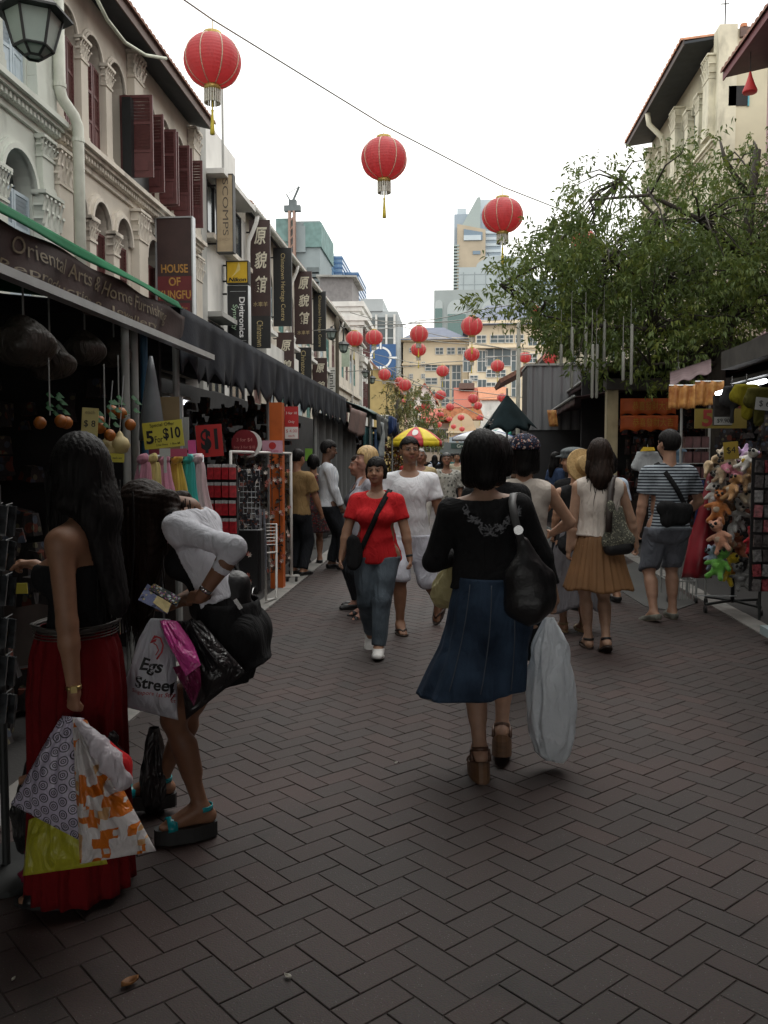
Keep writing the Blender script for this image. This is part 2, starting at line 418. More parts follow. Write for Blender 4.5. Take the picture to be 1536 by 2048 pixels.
def lane():
 mb=MB();mb.bb(LX0-.15,LX1+.15,-3,75,-.2,-.0036)
 base=mb.build('paving',M_joint);tag(base,kind='structure')
 bl=[]
 c45=math.cos(math.pi/4)
 n=int(90/BW)
 for a in range(-60,n):
  for b in range(-60,n):
   q=(a-b)%4
   if q==0:cx,cy,vert=(a+1)*BW,(b+.5)*BW,False
   elif q==3:cx,cy,vert=(a+.5)*BW,(b+1)*BW,True
   else:continue
   X=c45*(cx-cy)+.06;Y=c45*(cx+cy)-3.0
   if LX0-.02<X<LX1+.02 and-1.0<Y<70:bl.append((X,Y,vert))
 def px(X,Y):
  v=np.array([X,Y,-CAM_H]);w_=v@_f
  return(768+FPX*(v@_r)/w_,1024-FPX*(v@_u)/w_)if w_>.2 else(-9999,-9999)
 bl.sort(key=lambda t:t[1]);r2=random.Random(3)
 V0,F0=brick_geo(BL,BW)
 protos=[]
 for c in COLS:
  me=bpy.data.meshes.new('brick');me.from_pydata(V0,[],F0)
  a=me.color_attributes.new('col','FLOAT_COLOR','POINT');a.data.foreach_set('color',list((*c,1))*len(V0))
  me.materials.append(M_brick);protos.append(me)
 near,rest=[],[]
 for t in bl:
  p=px(t[0],t[1]);inframe=-60<p[0]<1596 and 900<p[1]<2100
  (near if inframe and len(near)<300 else rest).append(t)
 for X,Y,vert in near:
  o=bpy.data.objects.new('brick',protos[r2.randrange(6)]);C.objects.link(o)
  o.location=(X,Y,r2.uniform(-.0010,.0010));o.rotation_euler=(r2.uniform(-.004,.004),r2.uniform(-.004,.004),math.pi/4+(math.pi/2 if vert else 0)+r2.uniform(-.006,.006))
  child_of(o,base)
 V=[];F=[];CC=[]
 Va=np.array(V0)
 for X,Y,vert in rest:
  a=math.pi/4+(math.pi/2 if vert else 0)+r2.uniform(-.006,.006);ca,sa=math.cos(a),math.sin(a)
  tx,ty,dz=r2.uniform(-.004,.004),r2.uniform(-.004,.004),r2.uniform(-.001,.001)
  P=np.stack([Va[:,0]*ca-Va[:,1]*sa+X,Va[:,0]*sa+Va[:,1]*ca+Y,Va[:,2]+dz+Va[:,0]*tx+Va[:,1]*ty],1)
  k=len(V)*12;V.append(P)
  fs=F0[:5]if Y>12 else F0
  for f in fs:F.append(tuple(i+k for i in f))
  CC+=[(*COLS[r2.randrange(6)],1)]*12
 me=bpy.data.meshes.new('brick_field');me.from_pydata(np.concatenate(V).tolist(),[],F)
 a=me.color_attributes.new('col','FLOAT_COLOR','POINT');a.data.foreach_set('color',np.array(CC).ravel())
 o=obj('brick_field',me,base,M_brick);tag(o,kind='stuff')
lane()
mb=MB();mb.bb(-700,700,-60,1400,-1.2,-.25);tag(mb.build('ground',M_earth),kind='structure')
def pavement(name,x0,x1,y0,y1,z):
 mb=MB();mb.bb(x0,x1,y0,y1,-.2,z);return tag(mb.build(name,M_pave),kind='structure')
pavement('pavement',-6.3,-2.07,-6,75,-.002);pavement('pavement',2.90,9.5,-6,75,-.002)
def kerb(x0,x1,parts):
 base=None
 mb=MB();mb.bb(x0,x1,-6,75,-.2,-.004);base=tag(mb.build('kerb',M_joint),kind='structure')
 y=-2.0;r2=random.Random(int(x0*10));me={}
 while y<60:
  L_=1.2
  if L_ not in me:
   b=MB();b.box((0,0,-.02),(x1-x0-.004,L_-.012,.06));me[L_]=b.mesh('kerb_stone');me[L_].materials.append(M_strip)
  o=bpy.data.objects.new('kerb_stone',me[L_]);C.objects.link(o);o.location=((x0+x1)/2,y+L_/2,r2.uniform(-.003,.002));child_of(o,base);y+=L_
kerb(-2.07,-1.88,0);kerb(2.70,2.90,0)
# grey patch of plain slabs that juts into the lane by the stalls on the right
mb=MB()
pts=[G(1182,1158,.006),G(1236,1178,.006),G(1290,1212,.006),G(1345,1222,.006),G(1392,1206,.006),G(1330,1160,.006),G(1268,1124,.006)]
mb.slab([(p[0],p[1],.0)for p in pts],.016);tag(mb.build('pavement_patch',concrete('slab_grey',(.075,.075,.072))),kind='structure')
# litter: a curled brown leaf and scraps of paper
def scrap(p,s,m,label,name,cat,seed):
 r2=random.Random(seed);mb=MB();x,y,_=G(*p)
 a0=r2.uniform(0,6)
 mb.grid(lambda u,v:(x+s*((u-.5)*math.cos(a0)-(v-.5)*.6*math.sin(math.pi*u)*math.sin(a0)),y+s*((u-.5)*math.sin(a0)+(v-.5)*.6*math.sin(math.pi*u)*math.cos(a0)),.004+s*.7*(abs(v-.5)**2*1.6+(u-.5)**2*.5)),6,5)
 o=mb.build(name,m,None,True);solid(o,.001);tag(o,label,cat)
scrap((260,1972),.055,mat('dry_leaf',(.25,.11,.035),var=.3,scale=40),'curled dry brown leaf lying on the dark paving at lower left','fallen_leaf','leaf',1)
scrap((576,1958),.028,mat('paper_scrap',(.5,.48,.42)),'small torn pale paper scrap on the paving right of the brown leaf','paper_scrap','scrap',2)
scrap((27,1962),.018,mat('paper_scrap',(.5,.48,.42)),'tiny white paper scrap on the paving in the lower left corner','paper_scrap','scrap',3)
scrap((792,1528),.02,mat('paper_scrap',(.5,.48,.42)),'tiny white paper scrap on the paving left of the wedge sandals','paper_scrap','scrap',5)
# ---------------------------------------------------------------- left row of shophouses (facade plane X = FX, facing the lane)
FX=-6.0
M_cream=mat('plaster_cream',(.60,.55,.47),rough=.8,var=.08,scale=2,bump=.1,dirt=((.25,.22,.18),.55,1.6))
M_cream2=mat('plaster_trim',(.64,.59,.51),rough=.8,var=.10,scale=5,bump=.15,dirt=((.20,.18,.15),.7,3.2))
M_green=mat('plaster_pale_green',(.58,.61,.55),rough=.8,var=.08,scale=2,dirt=((.2,.2,.17),.6,2.5))
M_white=mat('plaster_white',(.68,.67,.64),rough=.8,var=.08,scale=1.5,dirt=((.3,.3,.28),.6,1.3))
M_grey=mat('concrete_grey',(.36,.36,.34),rough=.85,var=.15,scale=2,dirt=((.15,.15,.14),.6,1.8))
M_shut=mat('shutter_maroon',(.112,.036,.035),rough=.5,var=.2,scale=9)
M_shutb=mat('shutter_blue_grey',(.42,.50,.55),rough=.55,var=.1,scale=9)
M_dark=mat('dark_void',(.012,.012,.013),rough=.7,var=.2)
M_glass=mat('window_glass',(.045,.055,.06),rough=.12,var=.3,scale=2,spec=.7)
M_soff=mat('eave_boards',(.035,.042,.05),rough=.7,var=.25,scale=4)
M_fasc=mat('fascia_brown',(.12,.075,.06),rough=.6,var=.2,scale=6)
M_tile=mat('roof_tile',(.24,.12,.085),rough=.8,var=.35,scale=14,bump=.2)
M_pipe=mat('pipe_cream',(.58,.60,.52),rough=.45,var=.1,scale=5,dirt=((.2,.2,.15),.5,4))
TL=lambda u,v,w_:(FX+w_,u,v)
def mapped(T,V):return[T(*p)for p in V]
def arch_pts(uc,wd,zs,seg=12,rise=None):
 r=wd/2;rise=r if rise is None else rise
 return[(uc-r*math.cos(math.pi*i/seg),zs+rise*math.sin(math.pi*i/seg))for i in range(seg+1)]
def wall_arch(mb,T,u0,u1,z0,z1,ops,depth=.28,seg=12):
 """front skin of a wall with arched openings (uc, width, sill, spring, rise) and their reveals"""
 ops=sorted(ops);V=[];F=[]
 def q(*p):
  n=len(V);V.extend(p);F.append(tuple(range(n,n+len(p))))
 e=u0
 for uc,wd,zsil,zsp,rise in ops:
  a,b=uc-wd/2,uc+wd/2
  q((e,z0,0),(a,z0,0),(a,z1,0),(e,z1,0))
  if zsil>z0+1e-4:q((a,z0,0),(b,z0,0),(b,zsil,0),(a,zsil,0))
  P=arch_pts(uc,wd,zsp,seg,rise)
  for i in range(seg):q((*P[i],0),(*P[i+1],0),(P[i+1][0],z1,0),(P[i][0],z1,0))
  ring=[(a,zsil)]+P+[(b,zsil)]
  for i in range(len(ring)):
   p,r_=ring[i],ring[(i+1)%len(ring)]
   q((*p,0),(*r_,0),(*r_,-depth),(*p,-depth))
  e=b
 q((e,z0,0),(u1,z0,0),(u1,z1,0),(e,z1,0))
 for a,b,c,d in((u0,z0,u0,z1),(u1,z0,u1,z1),(u0,z1,u1,z1),(u0,z0,u1,z0)):
  q((a,b,0),(c,d,0),(c,d,-depth),(a,b,-depth))
 mb.add(mapped(T,V),F)
def arch_band(T,uc,wd,zs,rise,m,parent,width=.10,proud=.07,seg=14,leg=0.0,steps=2):
 mb=MB()
 for k in range(steps):
  wa=width*(1-k/steps);pr_=proud*(k+1)/steps
  i_=arch_pts(uc,wd,zs,seg,rise);o_=arch_pts(uc,wd+2*wa,zs,seg,rise+wa)
  V=[];F=[]
  for(a,b),(c,d)in zip(i_,o_):V+=[(a,b,.003),(c,d,.003),(c,d,pr_),(a,b,pr_)]
  for i in range(seg):
   for j in range(4):F.append((4*i+j,4*i+(j+1)%4,4*i+4+(j+1)%4,4*i+4+j))
  F+=[(0,1,2,3),(4*seg+3,4*seg+2,4*seg+1,4*seg)]
  mb.add(mapped(T,V),F)
 return mb.build('arch_moulding',m,parent,True,auto=35)
def tbox(mb,T,u0,u1,z0,z1,w0,w1):
 P=[(u0,z0,w0),(u1,z0,w0),(u1,z1,w0),(u0,z1,w0),(u0,z0,w1),(u1,z0,w1),(u1,z1,w1),(u0,z1,w1)]
 mb.add(mapped(T,P),[(0,1,2,3),(7,6,5,4),(0,4,5,1),(1,5,6,2),(2,6,7,3),(3,7,4,0)])
def pillar(T,uc,wd,z0,z1,m,parent,w0=.003,w1=.10,cap_h=.30,base_h=.12,leaf=True,m2=None):
 mb=MB();tbox(mb,T,uc-wd/2,uc+wd/2,z0+base_h,z1-cap_h,w0,w1)
 tbox(mb,T,uc-wd/2-.025,uc+wd/2+.025,z0,z0+base_h*.7,w0,w1+.025)
 tbox(mb,T,uc-wd/2-.012,uc+wd/2+.012,z0+base_h*.72,z0+base_h,w0,w1+.012)
 tbox(mb,T,uc-wd/2-.02,uc+wd/2+.02,z1-cap_h-.06,z1-cap_h-.02,w0,w1+.02)
 p=mb.build('pillar',m,parent)
 c=MB()
 tbox(c,T,uc-wd*.5,uc+wd*.5,z1-cap_h+.002,z1-.055,w0,w1+.002)
 tbox(c,T,uc-wd/2-.05,uc+wd/2+.05,z1-.05,z1,w0,w1+.06)
 if leaf:
  for row in range(2):
   nn=4+row
   for i in range(nn):
    u=uc+(i-(nn-1)/2)*wd/(nn-1)*1.05
    zb=z1-cap_h+.02+row*cap_h*.38;h=cap_h*.42
    prof=[(0,0),(.02,h*.5),(.045,h*.85),(.06,h),(.065,h*.82)]
    V=[];F=[]
    lw=wd/nn*.42
    for k,(o_,z_)in enumerate(prof):
     ww=lw*(1-.25*k/4)
     V+=[(u-ww,zb+z_,w1+o_),(u+ww,zb+z_,w1+o_),(u,zb+z_,w1+o_+.014)]
    for k in range(4):
     F+=[(3*k,3*k+2,3*k+5,3*k+3),(3*k+2,3*k+1,3*k+4,3*k+5)]
    c.add(mapped(T,V),F)
   for sgn in(-1,1):
    V=[];pr2=[(0,0),(.02,.06),(.05,.10),(.055,.07)]
    u=uc+sgn*wd/2;zb=z1-cap_h+.02+row*cap_h*.38
    for o_,z_ in pr2:V+=[(u+sgn*o_,zb+z_,w0+.02),(u+sgn*o_,zb+z_,w1+.01)]
    c.add(mapped(T,V),[(0,1,3,2),(2,3,5,4),(4,5,7,6)])
 c.build('capital',m2 or m,p);return p
def louvre_leaf(T,hinge,wd,z0,z1,ang,m,parent,sgn=1,panel=.32,name='shutter',slat_m=None):
 """a louvred shutter leaf: frame, solid lower panel, slats; ang 0 = closed in the wall plane, 90 = swung out"""
 ca,sa=math.cos(R_(ang)),math.sin(R_(ang))
 def L(a,z,d):
  u=hinge+sgn*(a*ca)+sgn*(-d*sa)*0;w_=-.05+a*sa
  return(u+(-d*sa)*sgn,z,w_+d*ca)
 def bx(mb,a0,a1,z0_,z1_,d0,d1,tilt=0):
  P=[(a0,z0_,d0),(a1,z0_,d0),(a1,z1_,d0+tilt),(a0,z1_,d0+tilt),(a0,z0_,d1),(a1,z0_,d1),(a1,z1_,d1+tilt),(a0,z1_,d1+tilt)]
  mb.add([T(*L(*p))for p in P],[(0,1,2,3),(7,6,5,4),(0,4,5,1),(1,5,6,2),(2,6,7,3),(3,7,4,0)])
 H_=z1-z0;mb=MB();fr=.05
 zp=z0+panel*H_;zm=zp+(z1-zp)*.5
 bx(mb,0,fr,z0,z1,-.02,.02);bx(mb,wd-fr,wd,z0,z1,-.02,.02)
 for a,b in((z0,z0+fr*1.6),(zp-fr/2,zp+fr/2),(zm-fr/2,zm+fr/2),(z1-fr,z1)):bx(mb,fr+.001,wd-fr-.001,a,b,-.019,.019)
 bx(mb,fr+.001,wd-fr-.001,z0+fr*1.6+.001,zp-fr/2-.001,-.008,.008)
 bx(mb,fr+.04,wd-fr-.04,z0+fr*1.6+.04,zp-fr/2-.04,-.016,.016)
 leaf=mb.build(name,m,parent)
 s=MB()
 for a,b in((zp+fr/2,zm-fr/2),(zm+fr/2,z1-fr)):
  n=max(3,int((b-a)/.055))
  for i in range(n):
   z=a+(i+.5)*(b-a)/n;bx(s,fr+.001,wd-fr-.001,z-.026,z-.018,-.018,-.012,0)
   bx(s,fr+.001,wd-fr-.001,z-.022,z+.020,-.016,-.008,.02)
 tag(s.build('slats',slat_m or m,leaf),kind='stuff');return leaf
def cornice(T,u0,u1,z,m,parent,steps=((0,.10,.05),(.10,.19,.10),(.19,.25,.20),(.25,.33,.27)),dent=True):
 mb=MB()
 for a,b,w_ in steps:tbox(mb,T,u0,u1,z+a,z+b-.002,.003,w_)
 c=mb.build('cornice',m,parent)
 if dent:
  d=MB();n=int((u1-u0)/.11)
  for i in range(n):
   u=u0+(i+.5)*(u1-u0)/n;tbox(d,T,u-.03,u+.03,z+.105,z+.186,.10,.155)
  tag(d.build('dentils',m,c),kind='stuff')
 return c
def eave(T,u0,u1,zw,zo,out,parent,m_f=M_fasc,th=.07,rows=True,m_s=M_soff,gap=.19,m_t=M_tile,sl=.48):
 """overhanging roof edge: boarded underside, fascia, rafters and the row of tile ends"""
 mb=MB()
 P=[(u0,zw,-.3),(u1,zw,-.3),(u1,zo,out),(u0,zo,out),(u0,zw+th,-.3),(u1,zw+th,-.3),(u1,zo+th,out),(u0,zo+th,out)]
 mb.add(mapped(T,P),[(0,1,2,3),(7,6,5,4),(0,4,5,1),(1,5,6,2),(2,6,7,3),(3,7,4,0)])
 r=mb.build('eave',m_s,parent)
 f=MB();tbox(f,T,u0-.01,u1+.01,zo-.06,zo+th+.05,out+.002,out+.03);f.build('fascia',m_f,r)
 if rows:
  t=MB();n=int((u1-u0)/gap)
  for i in range(n):
   u=u0+(i+.5)*(u1-u0)/n;V=[];s_=6
   for w_,zz in((out+.09,zo+th+.035),(-1.6,zo+th+.035+(out+1.69)*sl)):
    for j in range(s_+1):
     a=math.pi*j/s_;V.append((u-gap*.5*math.cos(a),zz+gap*.36*math.sin(a),w_))
   F=[(j,j+1,s_+2+j,s_+1+j)for j in range(s_)]+[tuple(range(s_+1))]
   t.add(mapped(T,V),F)
  tag(t.build('roof_tiles',m_t,r,True,auto=50),kind='stuff')
 return r
def backing(T,u0,u1,z0,z1,parent,m=M_dark,w0=-6.0,w1=-.30):
 mb=MB();tbox(mb,T,u0,u1,z0,z1,w0,w1);return mb.build('wall',m,parent)
 # --- cream shophouse with arched windows and maroon shutters
B=thing('shophouse','cream three storey shophouse with arched windows and open maroon shutters, at left','building',(FX,16.6,0))
mb=MB()
up=[13.42,14.42,15.42,17.08,17.98,18.92]
lo=[13.55,14.55,15.55,17.1,18.0,18.9]
wall_arch(mb,TL,12.95,20.25,6.50,9.25,[(u,.74,6.62,8.12,.37)for u in up])
wall_arch(mb,TL,12.95,20.25,3.4,6.22,[(u,.74,3.7,5.42,.42)for u in lo])
mb.build('wall',M_cream,B);backing(TL,12.95,20.25,0,9.25,B)
for u in up:
 arch_band(TL,u,.74,8.12,.37,M_cream2,B,.09,.06)
for u in lo:
 arch_band(TL,u,.74,5.42,.42,M_cream2,B,.13,.10)
 w_=MB();tbox(w_,TL,u-.36,u+.36,3.72,5.85,-.27,-.25);win=w_.build('window',M_glass,B)
 k=MB()
 for i in range(5):
  a=math.pi*(i+.5)/5;k.tube([TL(u,5.42,-.235),TL(u-.36*math.cos(a),5.42+.40*math.sin(a),-.235)],.012,5)
 tbox(k,TL,u-.36,u+.36,5.38,5.44,-.249,-.21);k.build('fanlight_bars',M_shut,win)
 louvre_leaf(TL,u-.36,.355,3.75,5.37,0,M_shut,B,1);louvre_leaf(TL,u+.36,.355,3.75,5.37,0,M_shut,B,-1)
cornice(TL,12.95,20.25,6.20,M_cream2,B)
for u,wd in((12.98,.3),(13.92,.26),(14.92,.26),(17.53,.2),(18.45,.22),(19.45,.22)):
 pillar(TL,u,wd,6.56,8.22,M_cream,B,.003,.09,.3,.16,m2=M_cream2)
for u in(16.25,19.95):pillar(TL,u,.46,6.56,9.0,M_cream,B,.003,.14,.42,.16,m2=M_cream2)
for u,wd in((14.05,.26),(15.05,.26),(17.55,.2),(18.45,.2)):
 pillar(TL,u,wd,3.5,5.46,M_cream,B,.003,.12,.34,m2=M_cream2)
for u in(13.0,16.3,19.95):pillar(TL,u,.46,3.5,6.16,M_cream,B,.003,.16,.5,m2=M_cream2)
# upper windows: first two shut, the others with leaves swung out over the lane
for i,u in enumerate(up):
 g=MB();tbox(g,TL,u-.36,u+.36,6.63,8.45,-.27,-.25);win=g.build('window',M_glass,B)
 k=MB();tbox(k,TL,u-.36,u+.36,8.06,8.12,-.249,-.2)
 for j in range(4):
  a=math.pi*(j+.5)/4;k.tube([TL(u,8.12,-.235),TL(u-.36*math.cos(a),8.12+.36*math.sin(a),-.235)],.011,5)
 k.build('fanlight_bars',M_shut,win)
 if i<2:
  louvre_leaf(TL,u-.365,.36,6.64,8.05,8,M_shut,B,1);louvre_leaf(TL,u+.365,.36,6.64,8.05,8,M_shut,B,-1)
 elif i==2:
  louvre_leaf(TL,u+.365,.6,6.64,8.10,88,M_shut,B,1)
 else:
  louvre_leaf(TL,u-.365,.5,6.64,8.10,92,M_shut,B,1);louvre_leaf(TL,u+.365,.5,6.64,8.10,88,M_shut,B,1)
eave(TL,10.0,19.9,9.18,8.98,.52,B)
# --- neighbour at the frame's edge, pale green
B2=thing('shophouse','pale green shophouse with blue grey louvred shutters and fanlight, at far left','building',(FX,11.5,0))
mb=MB()
wall_arch(mb,TL,7.2,12.95,6.50,9.25,[(8.6,.74,6.6,8.1,.37),(9.6,.74,6.6,8.1,.37),(10.7,.8,6.6,8.1,.4),(11.75,.74,6.6,8.1,.37)])
wall_arch(mb,TL,7.2,12.95,3.4,6.22,[(9.4,.9,3.7,5.3,.45),(10.55,.9,3.7,5.3,.45),(11.75,.95,3.7,5.28,.48)])
mb.build('wall',M_green,B2);backing(TL,7.2,12.94,0,9.25,B2)
for u in(8.6,9.6,10.7,11.75):
 louvre_leaf(TL,u-.365,.36,6.64,8.05,6,M_shutb,B2,1);louvre_leaf(TL,u+.365,.36,6.64,8.05,6,M_shutb,B2,-1)
for u in(9.4,10.55,11.75):
 arch_band(TL,u,.92,5.29,.46,M_green,B2,.14,.10)
 g=MB();tbox(g,TL,u-.46,u+.46,3.72,5.75,-.27,-.25);win=g.build('window',M_glass,B2)
 k=MB()
 for j in range(7):
  a=math.pi*(j+.5)/7;k.tube([TL(u,5.3,-.235),TL(u-.45*math.cos(a),5.3+.45*math.sin(a),-.235)],.013,5)
 k.tube([TL(u-.24*math.cos(math.pi*i/10),5.3+.24*math.sin(math.pi*i/10),-.232)for i in range(11)],.013,5)
 tbox(k,TL,u-.46,u+.46,5.24,5.31,-.249,-.2);k.build('fanlight_bars',M_shutb,win)
 louvre_leaf(TL,u-.45,.445,3.75,5.23,0,M_shutb,B2,1);louvre_leaf(TL,u+.45,.445,3.75,5.23,0,M_shutb,B2,-1)
cornice(TL,7.2,12.9,6.20,M_green,B2)
pillar(TL,12.45,.55,6.56,9.0,M_green,B2,.003,.13,.4,.5);pillar(TL,11.2,.3,6.56,8.2,M_green,B2,.003,.09,.3,.3)
pillar(TL,12.5,.5,3.5,5.36,M_green,B2,.003,.16,.5);pillar(TL,11.15,.3,3.5,5.36,M_green,B2,.003,.12,.4)
pillar(TL,12.55,.36,5.38,6.18,M_green,B2,.003,.10,.25)
# downpipe between the two
mb=MB();x=FX+.22
mb.tube([(x,12.72,9.1),(x,12.72,6.95),(x+.02,12.76,6.82),(x+.12,12.92,6.64),(x+.15,12.98,6.5),(x+.15,12.98,3.0)],.085,12)
o=mb.build('downpipe',M_pipe,None,True);tag(o,'cream downpipe with an offset bend between the pale green and cream shophouses','downpipe')
for z in(8.4,7.0,6.3,4.6):
 b=MB();yy=12.72 if z>6.9 else 12.98;xx=x if z>6.9 else x+.15;b.lathe([(.095,-.03),(.095,.03)],(xx,yy,z),12);b.build('pipe_collar',M_pipe,o)
 # cable loops under the eave
mb=MB();P=[AY(190,-10,12.6),AY(215,40,13.0),AY(250,85,13.6),AY(290,110,14.2),AY(332,117,14.8)]
mb.tube(P,.028,7);tag(mb.build('cable',mat('cable_cream',(.5,.52,.42)),None,True),'pale thick cable looping under the dark eave of the cream shophouse','cable')
# --- plain white building with flat concrete ledges
B3=thing('plain_building','plain white flat roofed building with concrete ledges beyond the cream shophouse','building',(FX,22.6,0))
mb=MB();mb.bb(FX-6,FX-.003,20.26,25.2,0,8.29);mb.build('wall',M_white,B3)
mb=MB();mb.bb(FX-6,FX+.12,20.3,20.75,0,9.55);mb.build('party_wall',M_grey,B3)
mb=MB();mb.bb(FX-6,FX+.55,20.76,24.1,8.30,8.42);mb.bb(FX-.1,FX-.002,20.76,24.1,8.422,9.75);mb.build('roof_ledge',M_white,B3)
mb=MB();mb.bb(FX+.003,FX+.45,20.85,22.3,4.95,5.07);mb.build('window_hood',M_grey,B3)
for y0,y1,z0,z1 in((21.0,22.3,7.05,8.2),(23.1,24.4,7.05,8.2),(21.2,22.4,3.2,4.85),(23.2,24.6,3.2,4.85)):
 mb=MB();mb.bb(FX+.004,FX+.03,y0,y1,z0,z1);w_=mb.build('window',M_glass,B3)
 mb=MB()
 for yy in(y0,(y0+y1)/2,y1):mb.bb(FX+.004,FX+.07,yy-.03,yy+.03,z0-.03,z1+.03)
 mb.bb(FX+.004,FX+.065,y0+.03,y1-.03,z0-.04,z0);mb.bb(FX+.004,FX+.065,y0+.03,y1-.03,z1,z1+.04);mb.build('window_frame',mat('frame_black',(.03,.03,.032)),w_)
mb=MB();mb.bb(FX+.004,FX+.25,20.9,25.0,6.83,6.95);mb.build('sill',M_cream2,B3)
mb=MB();mb.tube([(FX+.48,20.95,8.42),(FX+.48,20.95,10.6)],.03,6);o=mb.build('roof_pole',M_grey,B3)
# --- long row with one tiled eave, deep in the shade of its signs
B4=thing('shophouse_row','long shophouse row with one sloping tiled eave and white gutter, behind hanging signs','building',(FX,40,0))
mb=MB();ops=[(26.6+1.9*i,1.0,5.9,7.2,.4)for i in range(15)]
wall_arch(mb,TL,25.2,56,5.4,8.9,ops);wall_arch(mb,TL,25.2,56,3.0,5.2,[(u,1.0,3.2,4.5,.4)for u,*_ in ops]);mb.build('wall',M_cream,B4)
backing(TL,25.2,56,0,8.9,B4)
mb=MB();tbox(mb,TL,25.2,56,5.2,5.4,.003,.16);mb.build('cornice',M_cream2,B4)
for i,(u,*_)in enumerate(ops):
 mt=[M_shut,M_shutb,mat('shutter_green',(.08,.22,.2))][i%3]
 for s_ in(-1,1):louvre_leaf(TL,u+s_*.5,.49,5.92,7.2,0,mt,B4,-s_);louvre_leaf(TL,u+s_*.5,.49,3.22,4.5,0,mt,B4,-s_)
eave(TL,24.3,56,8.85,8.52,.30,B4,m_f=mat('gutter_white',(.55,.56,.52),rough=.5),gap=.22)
mb=MB();mb.tube([(FX+.42,24.3,8.52),(FX+.42,56,8.52)],.07,8);mb.build('gutter',mat('gutter_white'),B4,True)
for y in(25.0,31.5,38,44.5,51):
 mb=MB();mb.tube([(FX+.40,y,8.45),(FX+.36,y,8.25),(FX+.14,y,7.75),(FX+.12,y,7.5),(FX+.12,y,3)],.06,8);mb.build('downpipe',M_white,B4,True)
for y in(25.5,29.5,33.5,37.5):
 mb=MB()
 for k in range(5):mb.lathe([(.05,0),(.09,.08),(.05,.2),(.085,.34),(.03,.42),(.05,.46)],(FX+.35,y+k*.35,5.42),8)
 mb.bb(FX+.15,FX+.55,y-.2,y+1.6,5.30,5.41);mb.build('balustrade',M_white,B4,True,auto=40)
mb=MB();mb.bb(FX+.1,FX+.5,25.6,31,4.45,5.0);mb.build('ledge',M_white,B4)
# --- ornate white house, grey hut on its roof
B5=thing('ornate_house','ornate white shophouse with heavy cornices and a grey roof hut past the long eave','building',(FX,58,0))
mb=MB();mb.bb(FX-8,FX,56.2,61.5,0,11.2);mb.build('wall',M_white,B5)
for z,o_ in((7.7,.35),(10.3,.5),(11.2,.3)):
 mb=MB();mb.bb(FX-8.0,FX+o_,56.0,61.7,z,z+.32);mb.bb(FX-8,FX+o_*.6,56.1,61.6,z-.28,z-.003);mb.build('cornice',M_white,B5)
for y in(56.5,58.2,59.7,61.2):pillar(TL,y,.4,8.05,10.0,M_white,B5,.003,.16,.4,leaf=False);pillar(TL,y,.4,4.5,7.4,M_white,B5,.003,.16,.4,leaf=False)
for y in(57.35,58.95,60.45):
 for z in(4.9,8.3):
  mb=MB();mb.bb(FX+.003,FX+.06,y-.4,y+.4,z,z+1.6);w_=mb.build('window',M_glass,B5)
  louvre_leaf(TL,y-.4,.38,z,z+1.6,60,M_shut,B5,1)
mb=MB();mb.bb(-8.6,-6.5,56.4,60.5,11.53,13.1);h=mb.build('roof_hut',mat('hut_grey',(.20,.19,.19),rough=.8),B5)
mb=MB();mb.slab([(-8.8,56.1,13.2),(-6.2,56.1,13.12),(-6.2,60.8,13.12),(-8.8,60.8,13.2)],.12);mb.build('roof',M_grey,h)
# --- yellow house and more of the row, getting small
def house(name,label,x0,x1,y0,y1,z,m,roof_m,gable='x',rh=2.5,wins=(),m_win=M_glass,overhang=.5,grp=None,nwin=(3,2),side=1):
 b=thing(name,label,'building',((x0+x1)/2,(y0+y1)/2,0),group=grp)
 mb=MB();mb.bb(x0,x1,y0,y1,-.2,z);mb.build('wall',m,b)
 o_=overhang;rf=MB()
 if gable=='x':
  xm=(x0+x1)/2
  g=MB();g.prism([(x0,z+.002),(x1,z+.002),(xm,z+rh)],1,y0,y1);g.build('gable',m,b)
  for a,c in((x0-o_,xm),(x1+o_,xm)):
   dz=rh/(xm-x0)*o_
   rf.slab([(a,y0-o_,z-dz+.1),(c,y0-o_,z+rh+.1),(c,y1+o_,z+rh+.1),(a,y1+o_,z-dz+.1)],.14)
 else:
  ym=(y0+y1)/2;dz=rh/(ym-y0)*o_
  g=MB();g.prism([(y0,z+.002),(y1,z+.002),(ym,z+rh)],0,x0,x1);g.build('gable',m,b)
  for a in(y0-o_,y1+o_):
   rf.slab([(x0-o_,a,z-dz+.1),(x1+o_,a,z-dz+.1),(x1+o_,ym,z+rh+.1),(x0-o_,ym,z+rh+.1)],.14)
 rf.build('roof',roof_m,b)
 W,H_=x1-x0,z
 me=None
 for i in range(nwin[0]):
  for j in range(nwin[1]):
   xc=x0+W*(i+.5)/nwin[0];zc=2.0+(H_-2.6)*(j+.5)/nwin[1]
   mb=MB();mb.bb(xc-.42,xc+.42,y0-.05,y0-.003,zc-.6,zc+.6);w_=mb.build('window',m_win,b)
   mb=MB()
   mb.bb(xc-.5,xc-.421,y0-.08,y0-.003,zc-.7,zc+.7);mb.bb(xc+.421,xc+.5,y0-.08,y0-.003,zc-.7,zc+.7)
   mb.bb(xc-.42,xc+.42,y0-.08,y0-.003,zc+.601,zc+.7);mb.bb(xc-.03,xc+.03,y0-.07,y0-.051,zc-.6,zc+.6);mb.build('window_frame',M_white,w_)
 return b
M_yel=mat('plaster_yellow',(.44,.33,.14),rough=.8,var=.1,scale=2)
M_rred=mat('roof_red',(.36,.10,.06),rough=.8,var=.25,scale=5,stretch=(1,6,1))
M_rorg=mat('roof_orange',(.44,.18,.09),rough=.8,var=.25,scale=5)
house('gabled_house','yellow gabled house below the blue office panel, left side of the lane',-9.6,-5.0,75,90,7.6,M_yel,M_tile,'x',2.3,nwin=(3,1))
